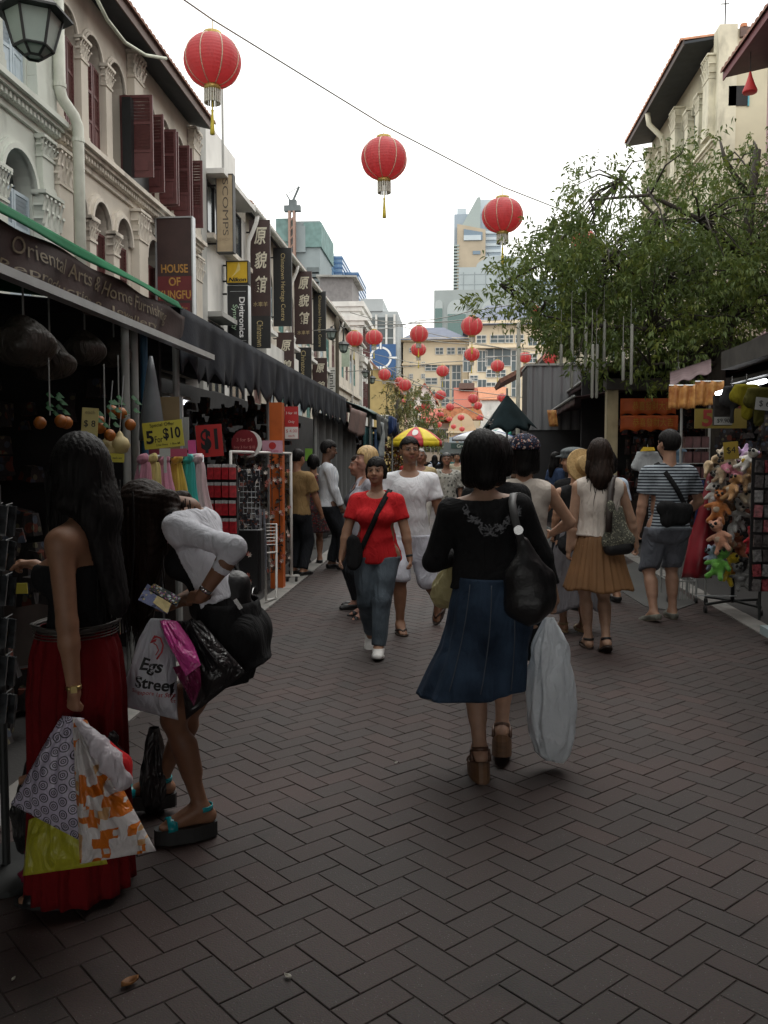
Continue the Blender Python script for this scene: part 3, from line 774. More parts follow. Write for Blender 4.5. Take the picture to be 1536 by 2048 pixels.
def side_wins(y0,y1,n,zs,m,par,x=FX):
 for i in range(n):
  for z in zs:
   u=y0+(y1-y0)*(i+.5)/n;mb=MB();mb.bb(x+.003,x+.06,u-.45,u+.45,z,z+1.6);mb.build('window',m,par)
h=house('terrace_house','pink terrace house on the left beyond the yellow gable, red tiles',-13,-5.6,92.2,108,7.4,mat('plaster_pink',(.55,.36,.30)),M_rred,'y',2.4,nwin=(3,1))
# --- left side of the lane behind the camera and above the frame: the same terrace goes on
B0=thing('shophouse','cream terrace continuing along the lane beside the camera, left','building',(FX,0,0))
mb=MB();mb.bb(FX-6,FX,-14,7.19,0,9.25);mb.build('wall',M_cream,B0);eave(TL,-14,9.99,9.18,8.98,.52,B0,rows=False)
# ---------------------------------------------------------------- right side buildings (facade plane X = RX, facing -X)
RX=7.2
TR=lambda u,v,w_:(RX-w_,u,v)
M_rcream=mat('plaster_butter',(.60,.55,.40),rough=.8,var=.07,scale=1.6,dirt=((.28,.26,.18),.5,1.2))
M_rtrim=mat('plaster_butter_trim',(.66,.62,.48),rough=.8,var=.1,scale=4,dirt=((.22,.2,.14),.7,3))
def r_at(px):return float(AX(px,915,RX)[1])
B=thing('shophouse','tall butter coloured shophouse with dark eave and pilasters, behind the tree at right','building',(RX,28,0))
y0=r_at(1428);y1=33.2
mb=MB();mb.bb(RX,RX+12,y0,y1,0,13.0);mb.build('wall',M_rcream,B)
mb=MB();mb.bb(RX-.12,RX+.35,y0-.03,y0+.5,0,13.12);mb.build('party_wall',M_rtrim,B)
mb=MB();mb.slab([(RX+.4,y0-.05,12.75),(RX+12,y0-.05,12.75),(RX+12,y0-.05,13.0),(RX+.4,y0-.05,13.0)],.12);mb.build('coping',M_fasc,B)
mb=MB()
for i in range(40):mb.lathe([(.11,0),(.09,.10),(.02,.12)],(RX+.5+i*.28,y0-.03,13.0),7)
tag(mb.build('ridge_tiles',M_rorg,B),kind='stuff')
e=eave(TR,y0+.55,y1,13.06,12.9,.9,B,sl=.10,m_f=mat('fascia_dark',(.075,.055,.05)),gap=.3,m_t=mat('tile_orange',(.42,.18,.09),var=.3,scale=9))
ys=[y0+.55+i*1.2 for i in range(8)]
for i,y in enumerate(ys):
 big=i%3==0
 pillar(TR,y,.55 if big else .38,10.3,12.5 if big else 12.0,M_rtrim,B,.003,.30 if big else .2,.6 if big else .45,.3)
for i in range(7):
 y=(ys[i]+ys[i+1])/2
 mb=MB();tbox(mb,TR,y-.3,y+.3,10.45,11.9,.003,.03);w_=mb.build('window',mat('window_teal',(.06,.12,.12),rough=.3),B)
 louvre_leaf(TR,y-.3,.3,10.45,11.7,14,mat('shutter_butter',(.5,.46,.3)),B,1);louvre_leaf(TR,y+.3,.3,10.45,11.7,14,mat('shutter_butter',(.5,.46,.3)),B,-1)
 arch_band(TR,y,.6,11.75,.3,M_rtrim,B,.1,.12)
 mb=MB();tbox(mb,TR,y-.35,y+.35,6.6,8.9,.003,.03);mb.build('window',mat('window_teal',(.06,.12,.12),rough=.3),B)
cornice(TR,y0,y1,9.85,M_rtrim,B)
for y in ys[::3]:pillar(TR,y,.5,6.0,9.8,M_rtrim,B,.003,.2,.5)
wq=AY(1478,192,y0);mb=MB();mb.bb(wq[0]-.28,wq[0]+.22,y0-.03,y0-.003,wq[2]-.26,wq[2]+.26);w_=mb.build('window',M_dark,B)
mb=MB();mb.bb(wq[0]+.221,wq[0]+.26,y0-.05,y0-.003,wq[2]-.28,wq[2]+.28);mb.build('window_frame',mat('frame_blue',(.1,.35,.42)),w_)
mb=MB();a=AX(1292,238,RX-.9)
mb.tube([(RX-.85,a[1],12.85),(RX-.8,a[1],12.5),(RX-.4,a[1],12.1),(RX-.3,a[1],11.8),(RX-.3,a[1],4)],.09,8);mb.build('downpipe',M_rtrim,B,True)
mb=MB();p=AY(1449,95,y0+.3);mb.tube([(p[0],p[1],13.2),(p[0],p[1],14.5)],.018,6)
mb.tube([(p[0]-.12,p[1],13.8),(p[0]+.1,p[1],13.8)],.015,5);mb.lathe([(.03,0),(.09,.1),(.03,.2)],(p[0],p[1],14.45),8);mb.tube([(p[0]-.2,p[1],14.5),(p[0]+.12,p[1],14.62)],.012,5);mb.build('roof_aerial',M_dark,B)
# pink house nearer, at the frame's edge
B=thing('shophouse','pink shophouse with dark red eave cut by the right frame edge','building',(RX,15,0))
yk=float(AX(1515,915,RX)[1]);M_pink=mat('plaster_dusty_pink',(.42,.27,.28),rough=.8,var=.1,scale=2)
mb=MB();mb.bb(RX,RX+12,-12,yk,0,10.9);mb.build('wall',M_pink,B)
mb=MB();tbox(mb,TR,yk-1.5,yk-.5,5.2,7.0,.003,.06);mb.build('window',M_shutb,B)
arch_band(TR,yk-1.0,1.0,7.0,.5,M_white,B,.16,.12)
eave(TR,-12,yk+.1,10.6,10.35,.95,B,m_f=mat('fascia_red',(.12,.02,.025)),m_s=mat('soffit_red',(.07,.02,.025)),gap=.25)
# red cone shaped tassel lamp at its eave corner
tk=AX(1500,168,RX-.75);mb=MB()
mb.lathe([(.02,.42),(.05,.3),(.10,.15),(.15,.03),(.16,0),(.15,-.03),(.02,-.03)],tuple(tk-np.array([0,0,.16])),14)
o=mb.build('cone_lantern',mat('lantern_red_dark',(.45,.03,.03),rough=.6),None,True);tag(o,'small red cone shaped lantern hanging at the dark red eave corner, far upper right','lantern')
mb=MB();mb.tube([tk+np.array([0,0,.26]),tk+np.array([0,0,1.2])],.008,5);mb.build('cord',M_dark,o)
B0=thing('shophouse','terrace continuing behind the stalls beyond the butter shophouse, right','building',(RX,60,0))
mb=MB();mb.bb(RX,RX+12,33.3,72,0,8.5);mb.build('wall',M_rcream,B0);eave(TR,33.3,72,8.9,8.5,.9,B0);side_wins(33.3,72,9,(3.2,5.9),mat('window_teal'),B0,RX-.065)
# ---------------------------------------------------------------- far buildings at the end of the lane
def fx(px,Y):return float(AY(px,900,Y)[0])
def fz(py,Y):return float(AY(900,py,Y)[2])
M_hot=mat('hotel_cream',(.74,.63,.46),rough=.8,var=.06,scale=.2)
M_hot2=mat('hotel_trim',(.76,.64,.46),rough=.8,var=.06,scale=.3)
M_slate=mat('roof_blue_slate',(.115,.135,.19),rough=.7,var=.15,scale=.6)
M_hglass=mat('hotel_glass',(.06,.085,.095),rough=.2,var=.3,scale=.5)
def hotel():
 Y=150.0;s=Y/FPX
 b=thing('hotel','cream hotel with blue grey hipped roofs and white window frames, closing the lane','building',(fx(950,Y),Y,0))
 segs=[(806,935,668,0,0.0),(936,1125,640,0,-3.0),(1126,1290,650,0,1.0)]
 wm={}
 def win(px,py,w_,h,dy):
  w_,h=w_*.60,h*.56;k=(w_,h)
  if k not in wm:
   mb=MB();mb.bb(-w_/2,w_/2,-.05,.05,-h/2,h/2);g=mb.mesh('window');g.materials.append(M_hglass)
   f=MB();nx=max(2,int(w_/1.15));nz_=max(2,int(h/1.5))
   for i in range(nx+1):f.bb(-w_/2+i*w_/nx-.05,-w_/2+i*w_/nx+.05,-.14,-.052,-h/2,h/2)
   for j in range(nz_+1):f.bb(-w_/2-.06,w_/2+.06,-.13,-.055,-h/2+j*h/nz_-.05,-h/2+j*h/nz_+.05)
   fm=f.mesh('window_frame');fm.materials.append(M_white);wm[k]=(g,fm)
  g,fm=wm[k];x,z=fx(px,Y),fz(py,Y)
  o=bpy.data.objects.new('window',g);C.objects.link(o);o.location=(x,Y+dy-.06,z);child_of(o,b)
  f=bpy.data.objects.new('window_frame',fm);C.objects.link(f);f.location=o.location;f.parent=o;f.matrix_parent_inverse=Matrix.Translation(o.location).inverted()
 for a,c,top,_,dy in segs:
  mb=MB();mb.bb(fx(a,Y),fx(c,Y),Y+dy,Y+25,0,fz(top+16,Y));mb.build('wall',M_hot,b)
  mb=MB();mb.bb(fx(a,Y)-.6,fx(c,Y)+.6,Y+dy-1.2,Y+25,fz(top+15,Y),fz(top+9,Y));mb.bb(fx(a,Y)-.2,fx(c,Y)+.2,Y+dy-.5,Y+25,fz(top+62,Y),fz(top+58,Y));mb.build('cornice',M_hot2,b)
 for a,c,base,ap in((800,938,679,(845,655,885)),(925,1130,655,(975,612,1080)),(1126,1300,660,(1180,630,1260))):
  x0,x1=fx(a,Y),fx(c,Y);z0,z1=fz(base-1,Y-1.8),fz(ap[1],Y+6);xa,xb=fx(ap[0],Y),fx(ap[2],Y)
  mb=MB();V=[(x0,Y-(4.6 if a>900 else 1.8),z0),(x1,Y-(4.6 if a>900 else 1.8),z0),(x1,Y+22,z0),(x0,Y+22,z0),(xa,Y+6,z1),(xb,Y+6,z1)]
  mb.add(V,[(0,1,5,4),(1,2,5),(2,3,4,5),(3,0,4),(3,2,1,0)]);mb.build('roof',M_slate,b)
 for px in(822,846):
  for py in(700,728,752,778,802):win(px,py,1.0,1.3,0)
 for px in(878,901,922):
  win(px,702,2.2,2.0,0)
 for py in(735,762,790):win(858+4,py,3.4,1.9,0)
 for px in(890,912):
  win(px,745,2.5,4.4,0);win(px,778,2.5,5.0,0);win(px,805,2.4,2.2,0)
 for px,w_ in((960,2.6),(992,4.2),(1014,2.2),(1034,2.2)):win(px,684,w_,2.3,-3)
 for px in(928+6,962,1028):win(px,727,2.6,6.2,-3);win(px,780,2.4,5.2,-3)
 win(993,718,7.0,5.6,-3)
 for px in(980,998):win(px,745+6,2.8,2.2,-3);win(px,776,2.8,2.2,-3);win(px,800,2.8,2.0,-3)
 win(946,760,2.2,1.6,-3)
 for px in(1060,1085,1110,1150,1180,1220,1250):
  for py in(690,722,756):win(px,py,2.4,2.6,-3 if px<1126 else 1)
  # balcony slab with stepped front
 mb=MB();mb.bb(fx(955,Y),fx(1030,Y),Y-4.6,Y-3.003,fz(703,Y),fz(699,Y));mb.build('balcony',M_hot2,b)
hotel()
def tower(name,label,cat,px0,px1,top,Y,m,depth=20,bands=None,m_b=None,nv=0,m_v=None,base=0):
 b=thing(name,label,cat,(fx((px0+px1)/2,Y),Y,0))
 x0,x1,z=fx(px0,Y),fx(px1,Y),fz(top,Y)
 mb=MB();mb.bb(x0,x1,Y,Y+depth,base,z);mb.build('wall',m,b)
 if bands:
  n,frac=bands;h=z/n
  for i in range(n):
   mb=MB();mb.bb(x0-.02,x1+.02,Y-.12,Y-.02,h*(i+.5-frac/2),h*(i+.5+frac/2));mb.bb(x1+.02,x1+.12,Y-.02,Y+depth,h*(i+.5-frac/2),h*(i+.5+frac/2));mb.build('window_band',m_b,b)
 if nv:
  for i in range(nv+1):
   x=x0+(x1-x0)*i/nv;mb=MB();mb.bb(x-.22,x+.22,Y-.4,Y-.13,base,z-.5);mb.build('mullion',m_v,b)
 return b,x0,x1,z
M_bgl=mat('blue_glass',(.10,.21,.36),rough=.18,var=.12,scale=.1,spec=.7)
M_bgl2=mat('blue_glass_pale',(.25,.36,.46),rough=.2,var=.12,scale=.1,spec=.7)
M_conc=mat('tower_concrete',(.25,.29,.30),rough=.8,var=.1,scale=.2)
M_net=mat('green_netting',(.15,.24,.23),rough=.8,var=.25,scale=.5)
M_tdark=mat('tower_dark',(.10,.12,.125),rough=.5,var=.2,scale=.4)
# unfinished tower with netting and crane
Y=260.0
b,x0,x1,z=tower('unfinished_tower','unfinished concrete tower wrapped in green netting, crane on its top','tower',560,642,436,Y,M_conc,25)
H_=z
for i in range(26):
 zz=20+i*(H_-34)/26.0
 mb=MB();mb.bb(x0+.4,x0+(x1-x0)*.62,Y-.2,Y-.02,zz,zz+1.9);mb.bb(x0+(x1-x0)*.68,x1-.4,Y-.2,Y-.02,zz,zz+1.9);mb.build('floor_opening',M_tdark,b)
mb=MB();mb.bb(x0-.6,x0+(x1-x0)*.36,Y-.8,Y+26,fz(478,Y),fz(431,Y));mb.bb(x0+(x1-x0)*.62,x1+.5,Y-.8,Y+26,fz(490,Y),fz(440,Y));mb.bb(x0-.3,x0+3.5,Y-.5,Y-.201,fz(570,Y),fz(478,Y)-.02);mb.build('netting',M_net,b)
mb=MB();mb.bb(x0+(x1-x0)*.3,x0+(x1-x0)*.66,Y-.9,Y+20,fz(500,Y),fz(447,Y));mb.build('core_wall',M_conc,b)
cr=thing('tower_crane','orange tower crane standing in front of the unfinished tower','crane',(fx(587,Y),Y-2,0))
mb=MB();xc=fx(587,Y-2)
for sx in(-.7,.7):
 for sy in(-.7,.7):mb.bb(xc+sx-.3,xc+sx+.3,Y-2+sy-.3,Y-2+sy+.3,0,fz(420,Y))
for k in range(28):
 zz=5+k*2.6
 if zz<fz(425,Y):mb.slab([(xc-.9,Y-2.8,zz),(xc+.9,Y-2.8,zz+2.2),(xc+.9,Y-2.8,zz+2.7),(xc-.9,Y-2.8,zz+.5)],.2)
mb.build('mast',mat('crane_orange',(.30,.19,.15),var=.2),cr)
mb=MB();zc=fz(420,Y);mb.bb(xc-2.2,xc+2.6,Y-3,Y-1,zc,zc+1.6);mb.bb(xc-.8,xc+1.4,Y-3,Y-1,zc+1.61,zc+3.2);mb.build('cab',M_tdark,cr)
mb=MB();mb.tube([(xc-.4,Y-2,zc+1.5),(xc+2.3,Y-2.5,zc+7)],.35,5);mb.tube([(xc+.2,Y-2,zc+2),(xc-1.6,Y-2,zc+5.0)],.2,5);mb.tube([(xc-1.6,Y-2,zc+5),(xc+2.3,Y-2.5,zc+7)],.1,4);mb.build('jib',M_tdark,cr)
tower('glass_tower','pale blue glass tower directly right of the crane tower, curved bands','tower',640,662,490,320,M_bgl2,30,(40,.5),M_bgl)
tower('glass_tower','deep blue glass tower, the taller of two behind the white house','tower',661,686,508,330,M_bgl,30,(44,.35),mat('blue_band',(.07,.15,.30)))
tower('glass_tower','deep blue glass tower, the lower right one behind the white house','tower',684,718,541,340,M_bgl,30,(40,.35),mat('blue_band',(.07,.15,.30)))
# grey office with white bars and a blue panel with ring emblem
Y=140.0
b,x0,x1,z=tower('office_block','grey office block with dark glazing and a blue panel bearing a white ring','building',722,795,621,Y,mat('office_grey',(.38,.41,.42),rough=.7,var=.08,scale=.3),16)
mb=MB();mb.bb(x0,fx(766,Y),Y-.3,Y+14,z+.01,fz(596,Y));mb.build('lift_house',mat('office_grey'),b)
mb=MB();mb.bb(fx(735,Y),fx(786,Y),Y-.1,Y-.004,fz(690,Y),fz(633,Y));mb.build('window_band',M_tdark,b)
for px in(734,753,773,789):mb=MB();mb.bb(fx(px,Y)-.16,fx(px,Y)+.16,Y-.45,Y-.102,fz(700,Y),fz(628,Y));mb.build('mullion',M_white,b)
for py in(655,675):mb=MB();mb.bb(fx(735,Y),fx(786,Y),Y-.2,Y-.103,fz(py,Y)-.1,fz(py,Y)+.1);mb.build('mullion',mat('office_grey'),b)
mb=MB();mb.bb(fx(728,Y),fx(792,Y),Y-.6,Y-.46,fz(760,Y),fz(688,Y));pn=mb.build('blue_panel',mat('panel_blue',(.035,.10,.24),var=.1),b)
xc,zc,rr=fx(762,Y),fz(715,Y),22*Y/FPX
mb=MB()
for a0,a1 in((8,80),(100,172),(188,260),(280,352)):
 V=[];F=[]
 for i in range(9):
  a=R_(a0+(a1-a0)*i/8)
  for r in(rr,rr*.82):V.append((xc+r*math.cos(a),Y-.63,zc+r*math.sin(a)))
 for i in range(8):F.append((2*i,2*i+1,2*i+3,2*i+2))
 mb.add(V,F)
for dx,dz,w_,h in((rr*1.1,0,rr*.75,.28),(-rr*1.1,0,rr*.75,.28),(0,rr*1.05,.28,rr*.6),(0,-rr*1.05,.28,rr*.6)):mb.bb(xc+dx-w_/2,xc+dx+w_/2,Y-.66,Y-.632,zc+dz-h/2,zc+dz+h/2)
mb.build('ring_emblem',mat('paint_white',(.75,.76,.76)),pn)
tower('office_block','dark narrow block tucked between the grey office and the cream hotel','building',796,822,735,165,M_tdark,15)
# domed grey green block
Y=230.0
b,x0,x1,z=tower('arched_block','grey green block with big blind arches below the stepped tan tower','building',867,1065,580,Y,mat('arch_block',(.31,.345,.345),rough=.7,var=.08,scale=.2),25)
for a,c,top in((869,884,600),(893,931,600),(960,1010,600)):
 xc,r=fx((a+c)/2,Y),(c-a)/2*Y/FPX;zt=fz(top,Y)
 mb=MB();P=[(xc+r*math.cos(math.pi*i/16),zt-r+r*math.sin(math.pi*i/16))for i in range(17)]+[(xc-r,zt-r-8.5),(xc+r,zt-r-8.5)]
 mb.prism(P,1,Y-.3,Y-.004);ar=mb.build('blind_arch',mat('arch_pale',(.40,.44,.44),var=.08),b)
 mb=MB();mb.bb(xc-r*.94,xc+r*.94,Y-.5,Y-.302,zt-r-8.2,zt-r-1.2);mb.build('window',mat('glass_greenish',(.10,.17,.16),rough=.2),ar)
 # stepped tan and blue tower
Y=300.0
b=thing('stepped_tower','tall tan and blue grey tower with slanted glass crown, centre background','tower',(fx(960,Y),Y,0))
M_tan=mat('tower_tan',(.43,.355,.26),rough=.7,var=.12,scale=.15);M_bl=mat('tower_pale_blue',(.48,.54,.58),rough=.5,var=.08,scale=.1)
M_dband=mat('glass_band',(.16,.22,.28),rough=.2)
mb=MB();mb.bb(fx(906,Y),fx(1000,Y),Y+4,Y+34,0,fz(422,Y));mb.build('wall',mat('tower_blue_grey',(.30,.36,.42),rough=.4),b)
mb=MB();mb.bb(fx(912,Y),fx(930,Y),Y+5,Y+30,fz(421,Y),fz(409,Y));mb.bb(fx(952,Y),fx(990,Y),Y+6,Y+30,fz(421,Y),fz(390,Y));mb.build('crown_block',M_bl,b)
mb=MB();mb.prism([(fx(918,Y),fz(455,Y)),(fx(952,Y),fz(392,Y)),(fx(958,Y),fz(392,Y)),(fx(958,Y),fz(455,Y))],1,Y+2,Y+3.9);mb.build('slanted_fin',mat('fin_grey',(.33,.38,.37)),b)
mb=MB();mb.prism([(fx(912,Y),fz(580,Y)),(fx(912,Y),fz(448,Y)),(fx(968,Y),fz(460,Y)),(fx(968,Y),fz(580,Y))],1,Y,Y+3.8);mb.build('tan_front',M_tan,b)
mb=MB();mb.prism([(fx(925,Y),fz(468,Y)),(fx(925,Y),fz(459,Y)),(fx(962,Y),fz(466,Y)),(fx(962,Y),fz(482,Y)),(fx(925,Y),fz(482,Y))],1,Y-.4,Y-.004);rc=mb.build('opening',M_dband,b)
mb=MB();mb.bb(fx(925,Y),fx(959,Y),Y-.7,Y-.402,fz(482,Y),fz(472,Y));mb.build('pale_panel',M_bl,rc)
mb=MB();mb.bb(fx(943,Y),fx(958,Y),Y-.3,Y-.004,fz(510,Y),fz(503,Y));mb.build('window',M_dband,b)
for k in range(14):
 py=408+k*12.5
 mb=MB();mb.bb(fx(969,Y),fx(1000.5,Y),Y+3.5,Y+3.99,fz(py+5.5,Y),fz(py,Y));mb.build('window_band',M_bl,b)
for k in range(16):
 py=490+k*6.4
 mb=MB();mb.bb(fx(905,Y),fx(916,Y),Y-.3,Y+3.9,fz(py+3.2,Y),fz(py,Y));mb.build('balcony_band',mat('fin_grey'),b)
 # grey round topped block in front of it
Y=260.0
b=thing('round_topped_block','pale grey block with rounded top and panel joints, right of the tan tower','building',(fx(1000,Y),Y,0))
P=[(fx(916,Y),0),(fx(916,Y),fz(535,Y)),(fx(950,Y),fz(535,Y))]+[(fx(950+55-55*math.cos(math.pi*i/24),Y),fz(535-22*math.sin(math.pi*i/24),Y))for i in range(1,25)]+[(fx(1060,Y),0)]
mb=MB();mb.prism(P,1,Y,Y+20);mb.build('wall',mat('block_grey',(.36,.40,.41),rough=.7,var=.06,scale=.2),b)
mb=MB()
for px in range(925,1060,22):mb.bb(fx(px,Y)-.12,fx(px,Y)+.12,Y-.06,Y-.003,fz(700,Y),fz(545,Y))
for py in range(550,660,20):mb.bb(fx(917,Y),fx(1059,Y),Y-.05,Y-.002,fz(py,Y)-.12,fz(py,Y)+.12)
mb.build('joint_lines',mat('joint_grey',(.24,.27,.28)),b)
mb=MB();mb.bb(fx(1037,Y),fx(1054,Y),Y-.3,Y-.07,fz(572,Y),fz(545,Y));w_=mb.build('window',M_bgl,b)
mb=MB();mb.bb(fx(1045,Y)-.2,fx(1045,Y)+.2,Y-.5,Y-.302,fz(572,Y),fz(545,Y));mb.bb(fx(1035,Y),fx(1056,Y),Y-.5,Y-.301,fz(553,Y)-.2,fz(553,Y)+.2);mb.build('window_bar',M_white,w_)
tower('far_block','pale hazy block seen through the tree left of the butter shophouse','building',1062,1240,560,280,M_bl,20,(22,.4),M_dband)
# low houses with red roofs where the lane ends
def pxhouse(name,label,px0,px1,eave_py,ridge_py,Y,m,rm,gable,nwin,dep=10,base=None):
 x0,x1=fx(px0,Y),fx(px1,Y);z=fz(eave_py,Y)
 return house(name,label,x0,x1,Y,Y+dep,z,m,rm,gable,fz(ridge_py,Y)-z,nwin=nwin,overhang=.35)
pxhouse('gabled_house','small white gabled house left of the red tiled hall roof',828,870,798,768,118,M_white,M_rred,'x',(2,1))
pxhouse('tiled_hall','red tiled hall roof in the centre below the cream hotel',912,960,815,770,122,M_hot,M_rred,'y',(3,1),14)
b=pxhouse('tiled_house','house with bright orange tiled roof, right of the red hall roof',962,1012,800,770,119,M_white,M_rorg,'y',(4,1),12)
mb=MB();Y=119.9;mb.bb(fx(918,122),fx(950,122),127,131,fz(772,122),fz(760,122));mb.build('roof_ridge',M_fasc,b)
pxhouse('terrace_house','low terrace house with brown tiled roof left of the peach gateway',846,908,845,815,108,M_cream,M_rred,'y',(4,2),10)
M_peach=mat('plaster_peach',(.60,.45,.30),rough=.8,var=.08,scale=1)
def gateway():
 Y=100.0;x0,x1=fx(896,Y),fx(952,Y);xm=(x0+x1)/2
 b=thing('ornate_gateway','peach gabled front with curved top and finial where the lane ends','building',(xm,Y,0))
 P=[(x0,0),(x1,0),(x1,fz(858,Y))]+[(xm+(x1-xm)*math.cos(a)*.9,fz(858,Y)+(fz(826,Y)-fz(858,Y))*math.sin(a))for a in[math.pi*i/14 for i in range(1,14)]]+[(x0,fz(858,Y))]
 mb=MB();mb.prism(P,1,Y,Y+5);mb.build('wall',M_peach,b)
 mb=MB();mb.lathe([(.25,0),(.12,.3),(.22,.55),(.05,.9)],(xm,Y+.5,fz(827,Y)),8);mb.build('finial',M_rorg,b)
 for k in range(3):
  xx=x0+(x1-x0)*(k+.5)/3;mb=MB();mb.bb(xx-.4,xx+.4,Y-.06,Y-.003,fz(896,Y),fz(874,Y));mb.build('window',M_shutb,b)
 mb=MB();mb.bb(x0-.2,x1+.2,Y-.3,Y-.07,fz(866,Y),fz(862,Y));mb.build('cornice',M_hot2,b)
 mb=MB();mb.prism([(x0-1.2,fz(835,Y)),(x1+1.2,fz(835,Y)),(x1+.6,fz(812,Y)),(x0-.6,fz(812,Y))],1,Y+5.1,Y+9);mb.build('roof',M_rorg,b)
gateway()
def stepped():
 Y=92.0;b=thing('stepped_gable_house','white stepped gable wall right of the peach gateway','building',(fx(985,Y),Y,0))
 P=[(fx(955,Y),0)]
 for a,py in((955,860),(962,846),(970,832),(978,820),(1003,820),(1010,832),(1020,846),(1030,858)):
  if a<985:P+=[(fx(a,Y),fz(py+12,Y)),(fx(a,Y),fz(py,Y))]
  else:P+=[(fx(a,Y),fz(py,Y)),(fx(a,Y),fz(py+12,Y))]
 P+=[(fx(1030,Y),0)]
 mb=MB();mb.prism(P,1,Y,Y+6);mb.build('wall',M_white,b)
 for px in(970,990,1010):mb=MB();mb.bb(fx(px,Y)-.45,fx(px,Y)+.45,Y-.05,Y-.003,fz(885,Y),fz(862,Y));mb.build('window',M_shutb,b)
stepped()
Y=96.0;b=thing('shop','dark shop front with pale lettering under green awning at the lane end','shop',(fx(925,Y),Y,0))
mb=MB();mb.bb(fx(880,Y),fx(965,Y),Y,Y+3,0,fz(885,Y));mb.build('wall',M_tdark,b)
mb=MB();mb.bb(fx(902,Y),fx(948,Y),Y-.08,Y-.003,fz(897,Y),fz(887,Y));sg=mb.build('sign_board',mat('sign_green_black',(.02,.05,.045)),b)
text('Green',.5,((fx(925,Y)),Y-.1,fz(892,Y)),(1,0,0),(0,0,1),mat('letter_pale',(.6,.65,.6)),sg,ext=.01)
# corrugated shed on the right
Y=21.0;b=thing('corrugated_shed','grey corrugated metal shed wall above the stall roofs, right','shed',(fx(1125,Y),Y,0))
x0,x1,z=fx(1053,Y),fx(1330,Y),fz(733,Y);V=[];F=[];n=int((x1-x0)/.055)
prof=[0,.025,.025,0]
for i in range(n+1):
 x=x0+(x1-x0)*i/n;d=prof[i%4]
 V+=[(x,Y-d,2.2),(x,Y-d,z)]
F=[(2*i,2*i+2,2*i+3,2*i+1)for i in range(n)]
mb=MB();mb.add(V,F);mb.build('corrugated_sheet',mat('zinc',(.20,.205,.215),rough=.45,metal=.3,var=.12,scale=1.5,stretch=(4,4,.3)),b)
mb=MB();mb.bb(x0,x1,Y+.03,Y+1.5,0,z-.02);mb.build('wall',mat('shed_wall',(.02,.02,.022)),b)
mb=MB();mb.bb(x0-.02,x1,Y-.06,Y+1.55,z,z+.05);mb.build('roof',M_grey,b)
# ---------------------------------------------------------------- hanging shop signs on the left facades
M_goldl=mat('gold_letter',(.45,.36,.18),rough=.5,var=.15,scale=20)
M_creaml=mat('cream_letter',(.62,.58,.46),rough=.6)
M_brown=mat('sign_brown',(.045,.022,.02),rough=.5,var=.15)
M_black=mat('sign_black',(.012,.013,.014),rough=.45,var=.2)
M_steel=mat('steel_grey',(.45,.47,.48),rough=.4,metal=.6,var=.1)
M_bracket=mat('bracket_black',(.02,.02,.02))
RT,UP=(1,0,0),(0,0,1)
def board(name,label,px0,px1,py0,py1,X0,m,th=.12,frame=None,fr=.025,group=None,cat='sign'):
 Y=float(AX(px0,(py0+py1)/2,X0)[1]);a=AY(px0,py0,Y);c=AY(px1,py1,Y)
 o=thing(name,label,cat,(a[0],Y,c[2]),group=group)
 mb=MB();mb.bb(a[0],c[0],Y,Y+th,c[2],a[2]);f=mb.build('board',m,o)
 if frame:
  mb=MB();x0,x1,z0,z1=a[0],c[0],c[2],a[2]
  mb.bb(x0-fr,x0-.001,Y-.02,Y+th+.02,z0-fr,z1+fr);mb.bb(x1+.001,x1+fr,Y-.02,Y+th+.02,z0-fr,z1+fr)
  mb.bb(x0,x1,Y-.02,Y+th+.02,z1+.001,z1+fr);mb.bb(x0,x1,Y-.02,Y+th+.02,z0-fr,z0-.001);mb.build('frame',frame,o)
 if X0<-5.5:
  mb=MB()
  for k in(.12,.88):
   z=c[2]+(a[2]-c[2])*k;mb.tube([(FX-.05,Y+th/2,z),(a[0]-(fr if frame else 0)-.001,Y+th/2,z)],.025,6)
  mb.build('bracket',M_bracket,o)
 W,Hh=c[0]-a[0],a[2]-c[2]
 def pt(u,v,d=.0035):return(a[0]+W*u,Y-d,a[2]-Hh*v)
 return o,f,pt,W,Hh
 # kung fu sign, its letters drawn as brush strokes of the plain typeface
o,f,pt,W,Hh=board('shop_sign','tall dark maroon sign with brush lettered HOUSE OF KUNGFU in gold',313,386,437,705,-5.92,M_brown,.16,M_steel,.03)
mb=MB();p0,p1=pt(.06,.43),pt(.96,.61);mb.bb(p0[0]-.04,p1[0]+.03,p0[1]+.001,p0[1]+.003,p1[2],p0[2]);mb.build('red_band',mat('sign_red_band',(.13,.018,.02),var=.25,scale=3),f)  # flat red band behind the gold lettering
M_kf=mat('kungfu_gold',(.42,.22,.05),rough=.5,var=.3,scale=30)
for s,v,wd in(('HOUSE',.373,.78),('OF',.47,.34),('KUNGFU',.567,.93)):
 text(s,.2,pt(.5,v,.008),RT,UP,M_kf,f,width=W*wd,height=.17,shear=-.05,offset=.004,ext=.002)
mb=MB();q0,q1=pt(.5,.63),pt(.93,.86);mb.bb(q0[0],q1[0],q0[1]+.0005,q0[1]+.0025,q1[2],q0[2]);mb.build('seal_patch',mat('seal_red',(.12,.015,.018)),f)
text('表',.3,pt(.72,.70,.006),RT,UP,M_kf,f,width=W*.33)
# tan vertical sign on the white building
o,f,pt,W,Hh=board('shop_sign','tan vertical sign with turned dark lettering on the plain white building',433,466,350,503,-5.75,mat('sign_tan',(.42,.33,.21),var=.12),.2,mat('frame_dark',(.06,.06,.06)),.02)
text('SCOMPS',.2,pt(.55,.42),(0,0,-1),RT,mat('letter_dark',(.10,.08,.06)),f,width=Hh*.74,height=W*.36)
text('SHOP',.1,pt(.5,.84),RT,UP,mat('letter_faint',(.30,.23,.15)),f,width=W*.7)
